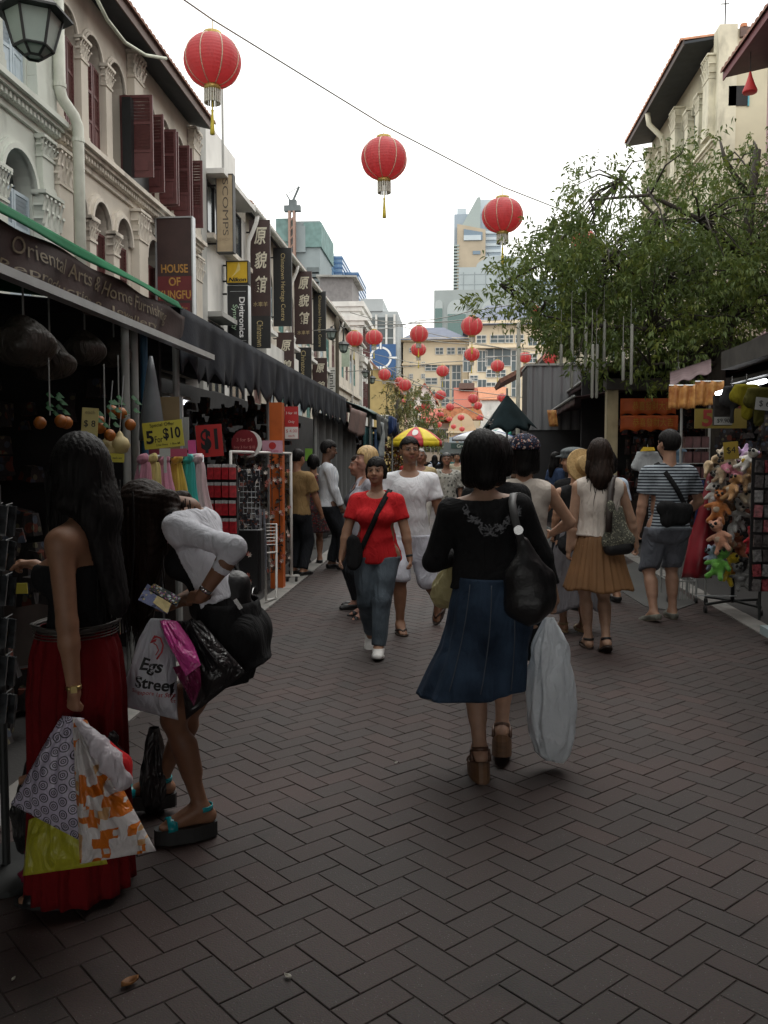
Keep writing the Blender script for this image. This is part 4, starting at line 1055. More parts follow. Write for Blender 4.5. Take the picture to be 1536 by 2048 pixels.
# yellow camera brand box over the black vertical sign
o,f,pt,W,Hh=board('light_box_sign','yellow square light box sign with black italic lettering, above the black vertical sign',454,495,524,565,-5.86,mat('sign_yellow',(.62,.40,.02),var=.08),.25,M_bracket,.025)
for i in range(7):
 mb=MB();u0,v0,L=.22+.03*i,.70-.02*i,.62
 a0=R_(38+i*5.5);P=[pt(u0,v0,.0012),pt(u0+.02,v0+.012,.0012),pt(u0+L*math.cos(a0)*.8+.05,v0-L*math.sin(a0)*.95+.03,.0012),pt(u0+L*math.cos(a0)*.8,v0-L*math.sin(a0)*.95,.0012)]
 mb.slab([(p[0],p[1]-.0004*i,p[2])for p in P],.0003);mb.build('light_ray',mat('ray_pale',(.68,.56,.22)),f)
text('Nikon',.2,pt(.5,.85,.006),RT,UP,mat('letter_black',(.01,.01,.01)),f,width=W*.88,height=Hh*.2,shear=.25,offset=.006)
o,f,pt,W,Hh=board('shop_sign','black vertical sign with turned white and green lettering, below the yellow box',455,497,572,690,-5.85,M_black,.25,M_steel,.012)
text('Digitronics',.2,pt(.66,.53),(0,0,-1),RT,mat('letter_white',(.72,.72,.72)),f,width=Hh*.68,height=W*.36,offset=.004)
t1=text('Synergy',.2,pt(.33,.53),(0,0,-1),RT,mat('letter_greenwhite',(.42,.60,.42)),f,width=Hh*.43,height=W*.30)
for v in(.09,.92):
 mb=MB();p0,p1=pt(.12,v),pt(.9,v+.006);mb.bb(p0[0],p1[0],p0[1],p0[1]+.003,p1[2],p0[2]);mb.build('rule',M_steel,f)
 # museum banners: brown with three big characters, black with turned lettering
def chars(label,px0,px1,py0,py1,n,X0,small=True,dv=(.16,.40,.64)):
 o,f,pt,W,Hh=board('banner_sign',label,px0,px1,py0,py1,X0,M_brown,.08,None,group='brown and black museum banners along the row')
 for ch,v in list(zip('原貌館',dv))[:n]:text(ch,.3,pt(.55,v),RT,UP,M_creaml,f,width=W*.62,height=Hh*.17 if small else W*.62,shear=.18,offset=.006)
 if small:text('水車羊',.1,pt(.52,.84),RT,UP,M_goldl,f,width=W*.7)
def words_(label,px0,px1,py0,py1,s,X0,v=.5,wd=.86):
 o,f,pt,W,Hh=board('banner_sign',label,px0,px1,py0,py1,X0,M_black,.08,None,group='brown and black museum banners along the row')
 text(s,.2,pt(.5,v),(0,0,-1),RT,M_goldl,f,width=Hh*wd,height=W*.30)
chars('tallest brown banner with three cream characters, beside the gutter elbow',498,541,440,640,3,-5.92)
words_('black banner with turned gold lettering, second from the gutter elbow',546,584,496,652,'Chinatown Heritage Centre',-5.9)
chars('brown banner with three cream characters, second of the upper tier',588,624,543,688,3,-5.9)
words_('slim black banner with turned gold lettering, last of the upper tier by the lamps',626,652,583,702,'Chinatown Heritage Centre',-5.9)
words_('lower black banner with cut off gold lettering right of the turned white lettering sign',499,541,632,696,'Chinatown',-5.8,.55,.8)
chars('lower brown banner showing two cream characters, first of the lower tier',553,588,665,765,2,-5.75,False,(.26,.66,.9))
words_('lower black banner with turned gold lettering between two brown banners',591,623,695,785,'Chinatown He',-5.75)
chars('lower brown banner showing two cream characters, next to the white lettered strip',625,654,716,800,2,-5.75,False,(.24,.66,.9))
o,f,pt,W,Hh=board('shop_sign','narrow white strip sign with turned black lettering at the lamp post',655,674,735,800,-5.6,mat('sign_white',(.62,.62,.58)),.08)
text('linnlua',.2,pt(.5,.5),(0,0,-1),RT,mat('letter_black'),f,width=Hh*.82,height=W*.55)
o,f,pt,W,Hh=board('shop_sign','pale green blank sign panel between the lamp post and the shutters',683,699,695,733,-5.5,mat('sign_pale_green',(.42,.5,.4)),.08)
# dark square shop board between shutters on the cream shophouse
o,f,pt,W,Hh=board('shop_sign','blank black board seen edge on beside the open maroon shutter',243,264,194,370,-5.98,M_black,.9)
# ---------------------------------------------------------------- street lamps
M_iron=mat('lamp_iron',(.018,.02,.02),rough=.5,var=.2);M_frost=mat('lamp_glass',(.30,.36,.33),rough=.35,var=.12,scale=3)
M_pole=mat('pole_brown',(.10,.085,.06),rough=.6,var=.15)
def lamp_head(c,r,parent):
 """hexagonal lantern: roof, tapered glass panes, ribs, three-faced underside; c = centre of the roof's underside"""
 x,y,z=c;a0=R_(30);mb=MB()
 mb.lathe([(r*1.38,-.02*r),(r*1.38,.06*r),(r*.75,.55*r),(r*.25,.72*r),(r*.22,.95*r),(r*.08,1.1*r)],c,6,a0=a0)
 h=mb.build('lamp_roof',M_iron,parent)
 mb=MB();mb.lathe([(r*.98,-.03*r),(r*.66,-1.15*r),(r*.30,-1.42*r)],c,6,a0=a0);mb.build('lamp_glass',M_frost,h)
 mb=MB()
 for j in range(6):
  a=a0+j*math.pi/3;P=[(x+rr*math.cos(a),y+rr*math.sin(a),z+zz)for rr,zz in((r*1.0,-.03*r),(r*.68,-1.15*r),(r*.31,-1.43*r))]
  mb.tube(P,r*.055,5)
 for rr,zz in((r*.68,-1.15*r),(r*.31,-1.43*r)):
  mb.tube([(x+rr*math.cos(a0+j*math.pi/3),y+rr*math.sin(a0+j*math.pi/3),z+zz)for j in range(7)],r*.06,5)
 mb.build('lamp_ribs',M_iron,h);return h
def street_lamp(label,px,py,r,Y,heads,pole_px):
 base=AY(pole_px,900,Y);o=thing('street_lamp',label,'street lamp',(base[0],Y,0),group='twin lantern street lamps on the left')
 pts=[AY(a,b,Y+dy)for a,b,dy in heads];top=max(p[2]for p in pts)+r*1.5
 mb=MB();mb.lathe([(.13,0),(.13,.6),(.08,.75),(.06,1.2),(.05,top-.1),(.09,top),(.02,top+.25)],(base[0],Y,0),10);mb.build('pole',M_pole,o,True,auto=40)
 mb=MB()
 for p in pts:mb.tube([(base[0],Y,top-.35),((base[0]+p[0])/2,(Y+p[1])/2,top-.02),(p[0],p[1],top-.12),(p[0],p[1],p[2]+r*.9)],.022,6)
 mb.build('arm',M_iron,o,True)
 for p in pts:lamp_head(tuple(p),r,o)
street_lamp('twin lantern street lamp among the museum banners',675,690,.16,26,((663,664,0),(687,690,.2)),675)
street_lamp('twin lantern street lamp in front of the yellow gable',737,745,.16,38,((731,745,0),(744,757,.2)),738)
street_lamp('small far street lamp by the thin trees left of the parasol',797,812,.18,56,((793,812,0),(803,818,.2)),797)
p=AY(66,32,8.6);o=thing('street_lamp','large black hexagonal lantern with frosted panes, cut by the top left corner','street lamp',(-5.0,8.5,0))
lamp_head(tuple(p),.275,o)
mb=MB();mb.lathe([(.13,0),(.13,.7),(.07,.9),(.055,6.9),(.02,7.2)],(-5.0,8.5,0),10);mb.build('pole',M_iron,o,True,auto=40)
mb=MB();mb.tube([(-5.0,8.5,6.4),(-4.6,8.5,6.95),(p[0],p[1],6.75),(p[0],p[1],p[2]+.28)],.03,6);mb.build('arm',M_iron,o,True)
# ---------------------------------------------------------------- red lanterns on wires across the lane
M_lred=mat('lantern_red',(.58,.125,.135),rough=.5,var=.1,scale=4,sheen=.2)
t,N,L,bs=nodes_of(M_lred)
tc=N.new('ShaderNodeTexCoord');wv=N.new('ShaderNodeTexWave');wv.bands_direction='Z';wv.inputs['Scale'].default_value=9.0
L.new(tc.outputs['Object'],wv.inputs['Vector']);bp=N.new('ShaderNodeBump');bp.inputs['Strength'].default_value=.35;bp.inputs['Distance'].default_value=.006
L.new(wv.outputs['Fac'],bp.inputs['Height']);L.new(bp.outputs[0],bs.inputs['Normal'])
tr=N.new('ShaderNodeBsdfTranslucent');tr.inputs['Color'].default_value=(1.0,.24,.25,1);ms=N.new('ShaderNodeMixShader');ms.inputs[0].default_value=.5
out=N['Material Output'];L.new(bs.outputs[0],ms.inputs[1]);L.new(tr.outputs[0],ms.inputs[2]);L.new(ms.outputs[0],out.inputs[0])
M_lgold=mat('lantern_gold',(.55,.40,.12),rough=.4,metal=.4,var=.2,scale=30)
M_lsil=mat('lantern_braid',(.62,.52,.38),rough=.4,var=.3,scale=60)
M_tas=mat('tassel_yellow',(.62,.50,.06),rough=.7);M_frg=mat('fringe_silver',(.60,.58,.50),rough=.5,var=.3,scale=40,stretch=(1,1,.1))
LR=.3
def lantern_proto():
 me={}
 N_=40;mb=MB();V=[];nz_=15
 prof=[]
 for j in range(nz_):
  a=-math.pi/2+math.pi*(j+.0)/(nz_-1);a*=.86
  prof.append((LR*math.cos(a)**.9,LR*.86*math.sin(a)/math.sin(.43*math.pi)))
 mb.lathe(prof,(0,0,0),64,lobes=8,amp=.018)
 me['body']=mb.mesh('lantern_shade',True);me['body'].materials.append(M_lred)
 mb=MB()
 for k in range(8):
  a=2*math.pi*(k+.5)/8;mb.tube([(r*.99*math.cos(a),r*.99*math.sin(a),z)for r,z in prof],.006,5)
 me['braid']=mb.mesh('braid',True);me['braid'].materials.append(M_lsil)
 mb=MB();zt=prof[-1][1]
 mb.lathe([(.095,zt-.02),(.10,zt+.03),(.085,zt+.03)],(0,0,0),16);mb.tube([(0,0,zt+.0),(0,0,zt+.17)],.005,5)
 me['cap']=mb.mesh('top_cap',True);me['cap'].materials.append(M_lgold)
 mb=MB();mb.lathe([(.085,zt*-1+.02),(.09,-zt-.05),(.075,-zt-.05)],(0,0,0),16)
 me['collar']=mb.mesh('bottom_collar',True);me['collar'].materials.append(M_lgold)
 mb=MB()
 for k in range(22):
  a=2*math.pi*k/22;x,y=.082*math.cos(a),.082*math.sin(a);mb.box((x,y,-zt-.115),(.014,.014,.13),a)
 me['fringe']=mb.mesh('fringe');me['fringe'].materials.append(M_frg)
 mb=MB();mb.lathe([(.006,-zt-.05),(.008,-zt-.24),(.016,-zt-.25),(.012,-zt-.28),(.022,-zt-.42),(.026,-zt-.5),(.01,-zt-.505)],(0,0,0),8)
 me['tassel']=mb.mesh('tassel',True);me['tassel'].materials.append(M_tas)
 return me
LM=lantern_proto();LP={}
def lantern(label,px,py,d,full=True):
 Y=2*LR*FPX/d*1.0;c=AY(px,py,Y)
 o=thing('paper_lantern',label,'lantern',tuple(c),rng.uniform(0,.7),'red lanterns strung over the lane')
 o.rotation_euler[0]=rng.uniform(-.04,.04);o.rotation_euler[1]=rng.uniform(-.04,.04)
 sc=rng.uniform(.97,1.03);hz=rng.uniform(.94,1.04)
 for k in('body','braid','cap','collar','fringe','tassel'):
  if not full and k in('fringe',):continue
  q=bpy.data.objects.new(LM[k].name.split('.')[0],LM[k]);C.objects.link(q);q.parent=o;q.scale=(sc,sc,hz)
 return c
LT=[('largest red lantern, nearest, at the upper left on the long wire',425,122,114),('second red lantern on the long wire, alone against white sky',768,318,92),('third red lantern on the long wire, touching the tree tip',1005,431,78),('red lantern left of a pair near the white house',709,677,34),('red lantern right of a pair, over the blue ring panel',748,675,35),('upper red lantern of a stacked pair in front of the hotel blue roof',838,668,37),('lower red lantern of the stacked pair in front of the hotel blue roof',837,699,31),('upper red lantern of a stacked pair before the hotel cornice',944,652,43),('lower red lantern of the stacked pair before the hotel middle',944,709,30),('red lantern by the thin pole at the hotel right end',1050,715,24),('red lantern above the corrugated shed under the tree',1100,716,27),('red lantern in front of the hotel right windows',995,732,26),('red lantern in front of the hotel left tall windows',885,742,25),('red lantern in front of the yellow gable, left',769,749,25),('red lantern just right of the yellow gable eave, nearer of two',810,770,25),('red lantern half hidden behind another right of the yellow gable',799,763,20),('red lantern over the white gabled house and hotel foot',881,790,22),('red lantern above the small one on the red hall roof',946,797,21),('red lantern low right of the orange roof edge',955,811,18),('red lantern left of the folded dark parasol top',1004,795,19),('red lantern before the peach gateway roof, left',900,814,17),('small red lantern by the thin street lamp',808,804,14),('small red lantern, left one of a close pair over the thin trees',837,818,15),('small red lantern, right one of a close pair over the thin trees',851,811,17),('red lantern at the right edge of the thin trees',880,830,16),('small red lantern left of the gateway gable',899,838,12),('small red lantern centred on the gateway gable',922,835,14),('small red lantern before the white stepped gable',959,834,14),('small red lantern above the yellow red parasol right side',877,849,13),('tiny red lantern under the gateway gable, left',907,853,11),('tiny red lantern above the white parasol, left',924,858,11),('tiny red lantern above the white parasol, right',937,852,10),('tiny lowest red lantern at the gateway left jamb',901,864,9),('tiny red lantern left of the gateway jamb',896,857,9),('reddish lantern among the thin trees, left of two',846,838,10),('reddish lantern among the thin trees, right of two',856,838,10),('red lantern half hidden in the tree crown',1166,482,48),('red lantern at the left edge of the tree crown, behind leaves',1070,624,28),('red lantern peeping out at the corrugated shed left edge',1053,786,13)]
LC=[lantern(l,x,y,d,d>20)for l,x,y,d in LT]
M_wire=mat('wire_grey',(.30,.30,.28))
def wire(label,pts,r=.008,sag=.0,name='wire'):
 mb=MB();P=[]
 for a,b in zip(pts[:-1],pts[1:]):
  for i in range(8):
   t_=i/8;q=np.array(a)*(1-t_)+np.array(b)*t_;q[2]-=sag*4*t_*(1-t_);P.append(q)
 P.append(np.array(pts[-1]));mb.tube(P,r,5);return tag(mb.build(name,M_wire,None,True),label,'wire')
up_=lambda i:LC[i]+np.array([0,0,.42])
wire('long lantern wire crossing the sky diagonally, carrying the three largest lanterns',[AY(340,-20,8.3),up_(0),up_(1),up_(2),AY(1175,440,15.0),AY(1300,500,17)],.009)
for(i,j,lab,n)in((3,4,'thin wire carrying the lantern pair by the white house',0),(5,7,'thin wire above the hotel roof carrying two upper lanterns',1),(8,9,'thin wire across the hotel windows to the pole',2),(12,11,'thin wire across the hotel lower floors',3),(13,14,'thin wire by the yellow gable',4),(16,17,'thin low wire over the white gabled house',5)):
 a,b_=up_(i),up_(j);ext=(b_-a)/(np.linalg.norm(b_-a)+1e-6)
 far=a-ext*6;near=b_+ext*6;wire(lab,[far,a,b_,near],.012*max(1,a[1]/25),.05)
for k,(a,b_,Y0)in enumerate((((700,625),(1060,705),34),((735,640),(1000,640),40),((800,800),(1010,792),55),((690,690),(860,730),45))):
 wire('bare thin cable over the lane, '+('sloping to the right','level with the hotel roof','low over the red roofs','sloping by the blue panel')[k],[AY(*a,Y0),AY(*b_,Y0)],.015,.12)
 # ---------------------------------------------------------------- people
M_skin=mat('skin',attr='col',var=.2,rough=.55,scale=22,bump=.06,bscale=120)
M_skin.node_tree.nodes['Principled BSDF'].inputs['Subsurface Weight'].default_value=.06
M_skin.node_tree.nodes['Principled BSDF'].inputs['Subsurface Radius'].default_value=(.02,.008,.004)
SK_TAN,SK_DARK,SK_FAIR,SK_MID,SK_IND=(.40,.215,.13),(.23,.115,.065),(.52,.33,.25),(.33,.17,.10),(.13,.065,.04)
M_hair=mat('hair_black',(.011,.010,.010),rough=.5,var=.5,scale=60,stretch=(1,1,.06),bump=.5,bscale=90,spec=.12)
M_hairb=mat('hair_dark_brown',(.020,.012,.009),rough=.55,spec=.14,var=.5,scale=60,stretch=(1,1,.06),bump=.5,bscale=90)
M_hairg=mat('hair_grey',(.30,.29,.28),rough=.6,var=.35,scale=50,bump=.4,bscale=80)
M_blond=mat('hair_blond',(.48,.33,.15),rough=.5,var=.35,scale=50,stretch=(1,1,.1),bump=.4,bscale=80)
def rotz(a):c,s=math.cos(a),math.sin(a);return np.array([[c,-s,0],[s,c,0],[0,0,1]])
def ik(a,b,l1,l2,hint):
 a,b=np.array(a,float),np.array(b,float);d=b-a;L=np.linalg.norm(d)
 if L>(l1+l2)*.998:b=a+d/L*(l1+l2)*.998;d=b-a;L=np.linalg.norm(d)
 e=d/L;x=(l1*l1-l2*l2+L*L)/(2*L);h=math.sqrt(max(0,l1*l1-x*x))
 n=np.array(hint,float);n=n-e*(n@e);n/=np.linalg.norm(n)+1e-9
 return a+e*x+n*h,b
def hand_prims(S_,w,d,n,side,s,curl=25,spread=6,thumb=35,wrap=None):
 """palm, four unequal fingers of three bones each and a thumb from the side of the palm. d = direction of the fingers, n = palm side, side = +1 thumb along cross(d, n)"""
 d=nz(d);n=nz(np.array(n)-d*(np.array(n)@d));t=np.cross(d,n)*side
 L=.052*s
 for k in range(4):
  o=(k-1.5)*.0118*s
  S_.cap(w+t*o*.55+d*.008*s,w+t*o+d*L*(1.03 if k in(1,2)else .95),.0108*s,.0094*s,.010,(n,1.15))
 ln=[.040,.046,.042,.033];ln=[ln[i]*s for i in range(4)]
 for k in range(4):
  kk=k if side*1>0 else k
  o=(1.5-k)*.0118*s;p=w+t*o+d*L;ang=0.0;sp=R_(spread)*(1.5-k)/1.5
  dd0=d*math.cos(sp)+t*math.sin(sp)
  for b in range(3):
   ang+=R_(curl*(1.0,1.25,.8)[b]);dd=dd0*math.cos(ang)+n*math.sin(ang)
   q=p+dd*ln[k]*(.46,.32,.26)[b]
   r0=(.0078,.0072,.0064)[b]*s;S_.cap(p,q,r0,r0*.92,.003);p=q
 p=w+t*.012*s+d*.012*s;a=R_(thumb)
 d1=nz(d*math.cos(a)+t*math.sin(a)+n*.35);q=p+d1*.034*s;S_.cap(p,q,.0105*s,.0088*s,.008)
 d2=nz(d*math.cos(a*.6)+t*math.sin(a*.35)+n*(.45+curl/80));q2=q+d2*.024*s;S_.cap(q,q2,.0085*s,.0078*s,.003)
 d3=nz(d2+n*curl/90);S_.cap(q2,q2+d3*.020*s,.0078*s,.0062*s,.003)
class Person:
 def __init__(s,label,x,y,heading,H=1.6,fem=False,build=1.0,skin=SK_TAN,lean=0,side=0,yaw=0,pitch=0,twist=0,foot_l=None,foot_r=None,hand_l=None,hand_r=None,hint_l=None,hint_r=None,fy_l=0,fy_r=0,fp_l=0,fp_r=0,z0=0.0,lift=0.0,vox=.011,hv=.0055,arm=(),group=None,name='person',hands=None,old=False,tone=None,roll=0,face=True,hipdrop=0.0,neckf=0.0):
  s.__dict__.update(locals());s.s=s
  s.Hd=H;R=rotz(R_(heading));O=np.array([x,y,z0]);s.R=R;s.O=O
  s.W=lambda p:O+R@np.array(p,float)
  s.D=lambda p:R@np.array(p,float)
  s.root=thing(name,label,'person',(x,y,z0),R_(heading),group)
  ln,sd=R_(lean),R_(side);s.up=nz(np.array([math.sin(sd),math.sin(ln),math.cos(ln)*math.cos(sd)]))
  s.rt=nz(np.cross(np.array([0,1,0.])*math.cos(ln)-np.array([0,0,1.])*math.sin(ln),s.up));tw=R_(twist)
  fwd=np.cross(s.up,s.rt);s.rt=s.rt*math.cos(tw)+fwd*math.sin(tw);s.fw=np.cross(s.up,s.rt)
  hz=.525*H+lift-hipdrop;hw=.052*H*(1.05 if fem else 1)
  s.pel=np.array([0,0,hz])
  s.hip={'l':s.pel+[-hw,0,-.02*H],'r':s.pel+[hw,0,-.02*H]}
  sw=(.098 if fem else .112)*H*(.5+.5*build)-.0
  T=lambda a,b,c:s.pel+s.rt*a*H+s.fw*b*H+s.up*c*H
  s.T=T
  s.nb=T(0,-.012,.305);s.sh={'l':T(-sw/H,-.008,.266),'r':T(sw/H,-.008,.266)}
  hy,hp=R_(yaw),R_(pitch)
  base_u=nz(s.up*.55+np.array([0,0,.45]))if abs(lean)<45 else s.up;base_u=nz(base_u+np.cross(s.up,s.rt)*neckf)
  hf0=nz(np.cross(base_u,s.rt));
  hr=s.rt*math.cos(hy)-hf0*math.sin(hy)*-1*-1;hr=nz(s.rt*math.cos(hy)+hf0*math.sin(hy));hf=nz(np.cross(base_u,hr))
  hu=nz(base_u*math.cos(hp)-hf*math.sin(hp));hf=nz(np.cross(hu,hr))
  rr_=R_(roll);hr,hu=hr*math.cos(rr_)+hu*math.sin(rr_),hu*math.cos(rr_)-hr*math.sin(rr_)
  s.hu,s.hr,s.hf=hu,hr,hf
  s.hc=s.nb+base_u*.045*H+hu*.072*H+hf*.012*H
  l1,l2=.243*H,.240*H
  fl=np.array(foot_l if foot_l is not None else(-.055*H,.02,.045*H),float);fr=np.array(foot_r if foot_r is not None else(.055*H,-.02,.045*H),float)
  s.kn,s.an={},{}
  for k,f,fyw in(('l',fl,fy_l),('r',fr,fy_r)):s.kn[k],s.an[k]=ik(s.hip[k],f,l1,l2,(math.sin(-R_(fyw))*.5,1,.1))
  a1,a2=.168*H,.145*H;s.el,s.wr={},{}
  hl=np.array(hand_l if hand_l is not None else s.sh['l']+np.array([-.035,.02,-.305])*H,float);hr_=np.array(hand_r if hand_r is not None else s.sh['r']+np.array([.035,.02,-.305])*H,float)
  for k,h,hn in(('l',hl,hint_l or(-.5,-1,-.2)),('r',hr_,hint_r or(.5,-1,-.2))):s.el[k],s.wr[k]=ik(s.sh[k],h,a1,a2,hn)
  s.fdir={}
  for k,fyw,fp in(('l',fy_l,fp_l),('r',fy_r,fp_r)):
   a,p=R_(fyw),R_(fp);s.fdir[k]=np.array([-math.sin(a)*math.cos(p),math.cos(a)*math.cos(p),-math.sin(p)])
  s.body_prims()
  # -------- regions used both for skin and (inflated) for clothes
 def torso(s,S_,t=0.0,k=.05,bust=True):
  H,T,b,f=s.Hd,s.T,s.build,s.fem
  wq=math.sqrt(b);B=np.array([s.rt,s.fw,s.up])
  if f:
   S_.ell(T(0,-.006,-.02),np.array([.104*b,.072*wq,.085])*H+t,k,B);S_.ell(T(0,0,.085),np.array([.080*b,.058*b,.095])*H+t,k,B)
   S_.ell(T(0,0,.19),np.array([.088*wq,.062*wq,.095])*H+t,k,B)
   if bust:
    for q in(-1,1):S_.ell(T(q*.042,.048*wq,.185),np.array([.040,.036,.038])*H*wq+t,.03,B)
   for q in(-1,1):S_.ell(T(q*.046,-.036,-.035),np.array([.054,.045,.056])*H*wq+t,.04,B)
  else:
   S_.ell(T(0,-.004,-.02),np.array([.096*b,.068*wq,.085])*H+t,k,B);S_.ell(T(0,.004,.085),np.array([.086*b,.064*b,.10])*H+t,k,B)
   S_.ell(T(0,.004,.195),np.array([.098*wq,.070*wq,.10])*H+t,k,B)
   for q in(-1,1):S_.ell(T(q*.044,-.034,-.035),np.array([.050,.040,.054])*H*wq+t,.04,B)
  S_.cap(s.sh['l']*.84+s.sh['r']*.16-s.up*.010*H,s.sh['r']*.84+s.sh['l']*.16-s.up*.010*H,.036*H*wq+t*.8,None,k)
  S_.cap(T(-.03,-.012,.286),s.sh['l']-s.up*.004*H,.027*H+t*.6,.024*H+t*.6,k);S_.cap(T(.03,-.012,.286),s.sh['r']-s.up*.004*H,.027*H+t*.6,.024*H+t*.6,k)
 def limb_r(s):
  b=math.sqrt(s.build)*(.93 if s.fem else 1.0);H=s.Hd
  return dict(ua=(.031*H*b,.025*H*b),fa=(.0245*H*b,.0155*H*b),th=(.056*H*b*(1.08 if s.fem else 1),.035*H*b),ca=(.0345*H*b,.0205*H*b))
 def body_prims(s):
  H=s.Hd;S_=SDF();s.S=S_;r=s.limb_r()
  s.torso(S_)
  S_.cap(s.T(0,-.014,.26),s.hc-s.hu*.045*H-s.hf*.014*H,.036*H*(1 if not s.fem else .9),.029*H*(1.05 if not s.fem else .92),.035)
  for k in 'lr':
   S_.cap(s.sh[k],s.el[k],*r['ua'],.03);m_=s.el[k]*.72+s.wr[k]*.28
   S_.cap(s.el[k],m_,r['fa'][0],r['fa'][0]*1.03,.015);S_.cap(m_,s.wr[k],r['fa'][0]*1.0,r['fa'][1],.015)
   S_.cap(s.hip[k],s.kn[k],*r['th'],.04)
   cm=s.kn[k]*.70+s.an[k]*.30;back=s.D([0,0,0])if False else nz(np.cross(np.cross(s.an[k]-s.kn[k],s.fdir[k]),s.an[k]-s.kn[k]))*-1
   S_.cap(s.kn[k],s.an[k],r['ca'][0]*.93,r['ca'][1],.02);S_.cap(cm-s.hf*0+back*-.0*H-s.fdir[k]*.010*H,s.kn[k]*.42+s.an[k]*.58-s.fdir[k]*.008*H,r['ca'][0]*.95,r['ca'][0]*.72,.03)
   # foot: heel, instep, ball, toes
   a,d=s.an[k],s.fdir[k];lat=nz(np.cross(d,(0,0,1.)));dn=nz(np.cross(lat,d))*-1
   if dn[2]>0:dn=-dn
   heel=a-d*.018*H+dn*.022*H;ball=a+d*.078*H+dn*.030*H;toe=a+d*.105*H+dn*.034*H
   S_.cap(a,heel,r['ca'][1],.019*H,.02);S_.cap(a+d*.01*H,ball,.020*H,.014*H,.02,(lat,.75));S_.cap(heel,ball,.016*H,.013*H,.015,(lat,.8))
   for q in range(5):S_.cap(ball+lat*(q-2)*.0085*H,toe+lat*(q-2)*.0085*H-d*abs(q-1.5)*.004*H,.0065*H,.0052*H,.005)
   s.foot=getattr(s,'foot',{});s.foot[k]=dict(a=a,d=d,lat=lat,dn=dn,heel=heel,ball=ball,toe=toe)
 def head_sdf(s):
  H=s.Hd;S_=SDF();c,u,r,f=s.hc,s.hu,s.hr,s.hf;B=np.array([r,f,u])
  P=lambda a,b,e:c+(r*a+f*b+u*e)*H
  S_.ell(P(0,-.008,.012),np.array([.0465,.0575,.056])*H,.02,B)
  S_.ell(P(0,.014,-.022),np.array([.0385 if s.fem else .041,.040,.048])*H,.025,B)
  S_.ell(P(0,.036,-.053),np.array([.016,.014,.013])*H,.025,B)
  S_.cap(P(0,.05,.006),P(0,.0615,-.0155),.0055*H,.0082*H,.010);
  for q in(-1,1):
   S_.ell(P(q*.0075,.056,-.017),np.array([.006,.0065,.005])*H,.006,B)
   S_.ell(P(q*.0185,.0595,.0045),np.array([.011,.010,.0075])*H,.010,B,op='s')
   S_.ell(P(q*.018,.043,.0035),np.array([.0105,.0105,.0095])*H,.004,B)
   S_.ell(P(q*.0475,-.006,-.004),np.array([.006,.0125,.019])*H,.006,B)
   S_.cap(P(q*.010,.0535,.0145),P(q*.028,.047,.0155),.0045*H,.004*H,.008)
   S_.ell(P(q*.025,.036,-.022),np.array([.015,.013,.015])*H,.02,B)
  S_.ell(P(0,.0485,-.0335),np.array([.0150,.0090,.0042])*H,.005,B);S_.ell(P(0,.0475,-.0405),np.array([.0125,.0090,.0048])*H,.005,B)
  S_.cap(c-u*.03*H-f*.012*H,s.nb+s.up*.0*H,.029*H*(1.05 if not s.fem else .92),.034*H,.03)
  return S_,P
 def paint(s,V):
  H=s.Hd;n=len(V);col=np.tile(np.array(s.skin),(n,1));Q=V-s.hc
  a,b,e=(Q@s.hr)/H,(Q@s.hf)/H,(Q@s.hu)/H
  head=(np.abs(a)<.06)&(b>.02)&(np.abs(e)<.08)
  def mix(m,c,k):col[m]=col[m]*(1-k)+np.array(c)*k
  mix(head&(((np.abs(a)-.024)/.016)**2+((e+.02)/.014)**2<1),(s.skin[0]*1.15,s.skin[1]*.85,s.skin[2]*.8),.4)
  mix(head&((a/.0165)**2+((e+.0370)/.0082)**2<1),(.30 if s.skin[0]>.2 else .14,.085,.07),.75)
  mix(head&(np.abs(e+.0370)<.0013)&(np.abs(a)<.015),(.05,.02,.02),.8)
  d=np.abs(a)-.0185
  mix(head&(np.abs(e-(.0185-6*d*d))<.0030)&(np.abs(d)<.0135),(.03,.024,.02)if not s.old else(.2,.19,.18),.6)
  eye=head&((d/.0105)**2+((e-.0035)/.0052)**2<1)
  mix(eye,(.03,.02,.016),.45)
  mix(head&((d/.0080)**2+((e-.003)/.0026)**2<1),(.32,.28,.26),.7)
  mix(head&((d/.0042)**2+((e-.003)/.0032)**2<1),(.008,.006,.005),1)
  return col
 def finish(s,hands=('l','r'),hand=None,head=True,tuck=None):
  """join body, head and hands into the one continuous body mesh"""
  W=[];Qs=[];n=0
  hand=hand or{}
  V,Q=s.S.surf(s.vox);V=relax(V,Q,1,.4)
  if tuck:
   rr=np.hypot(V[:,0]-s.pel[0],V[:,1]-s.pel[1]);m=(V[:,2]>tuck[0])&(V[:,2]<tuck[1])&(rr<tuck[3]);V[m,:2]=s.pel[:2]+(V[m,:2]-s.pel[:2])*tuck[2]
  W.append(V);Qs.append(Q);n=len(V)
  if head:
   S_,P=s.head_sdf();V,Q=S_.surf(s.hv,pad=.012);W.append(V);Qs.append(Q+n);n+=len(V)
  r=s.limb_r()
  for k in hands:
   o=hand.get(k,{});S_=SDF();w=s.wr[k];fa=nz(s.wr[k]-s.el[k])
   S_.cap(w-fa*.05*s.Hd,w,r['fa'][1]*1.25,r['fa'][1]*1.0,.01)
   d=nz(o.get('d',fa));sd=-1 if k=='r' else 1
   n_=o.get('n',np.array([1 if k=='l' else-1,.25,0.]));
   # thumb must come out ahead for a hanging arm: pick the side whose thumb matches hint
   th=np.array(o.get('th',(0,1,.1)),float);t=np.cross(nz(d),nz(n_));side=1 if t@th>0 else-1
   hand_prims(S_,w,d,n_,side,s.Hd/1.62,o.get('curl',28),o.get('spread',5),o.get('thumb',32))
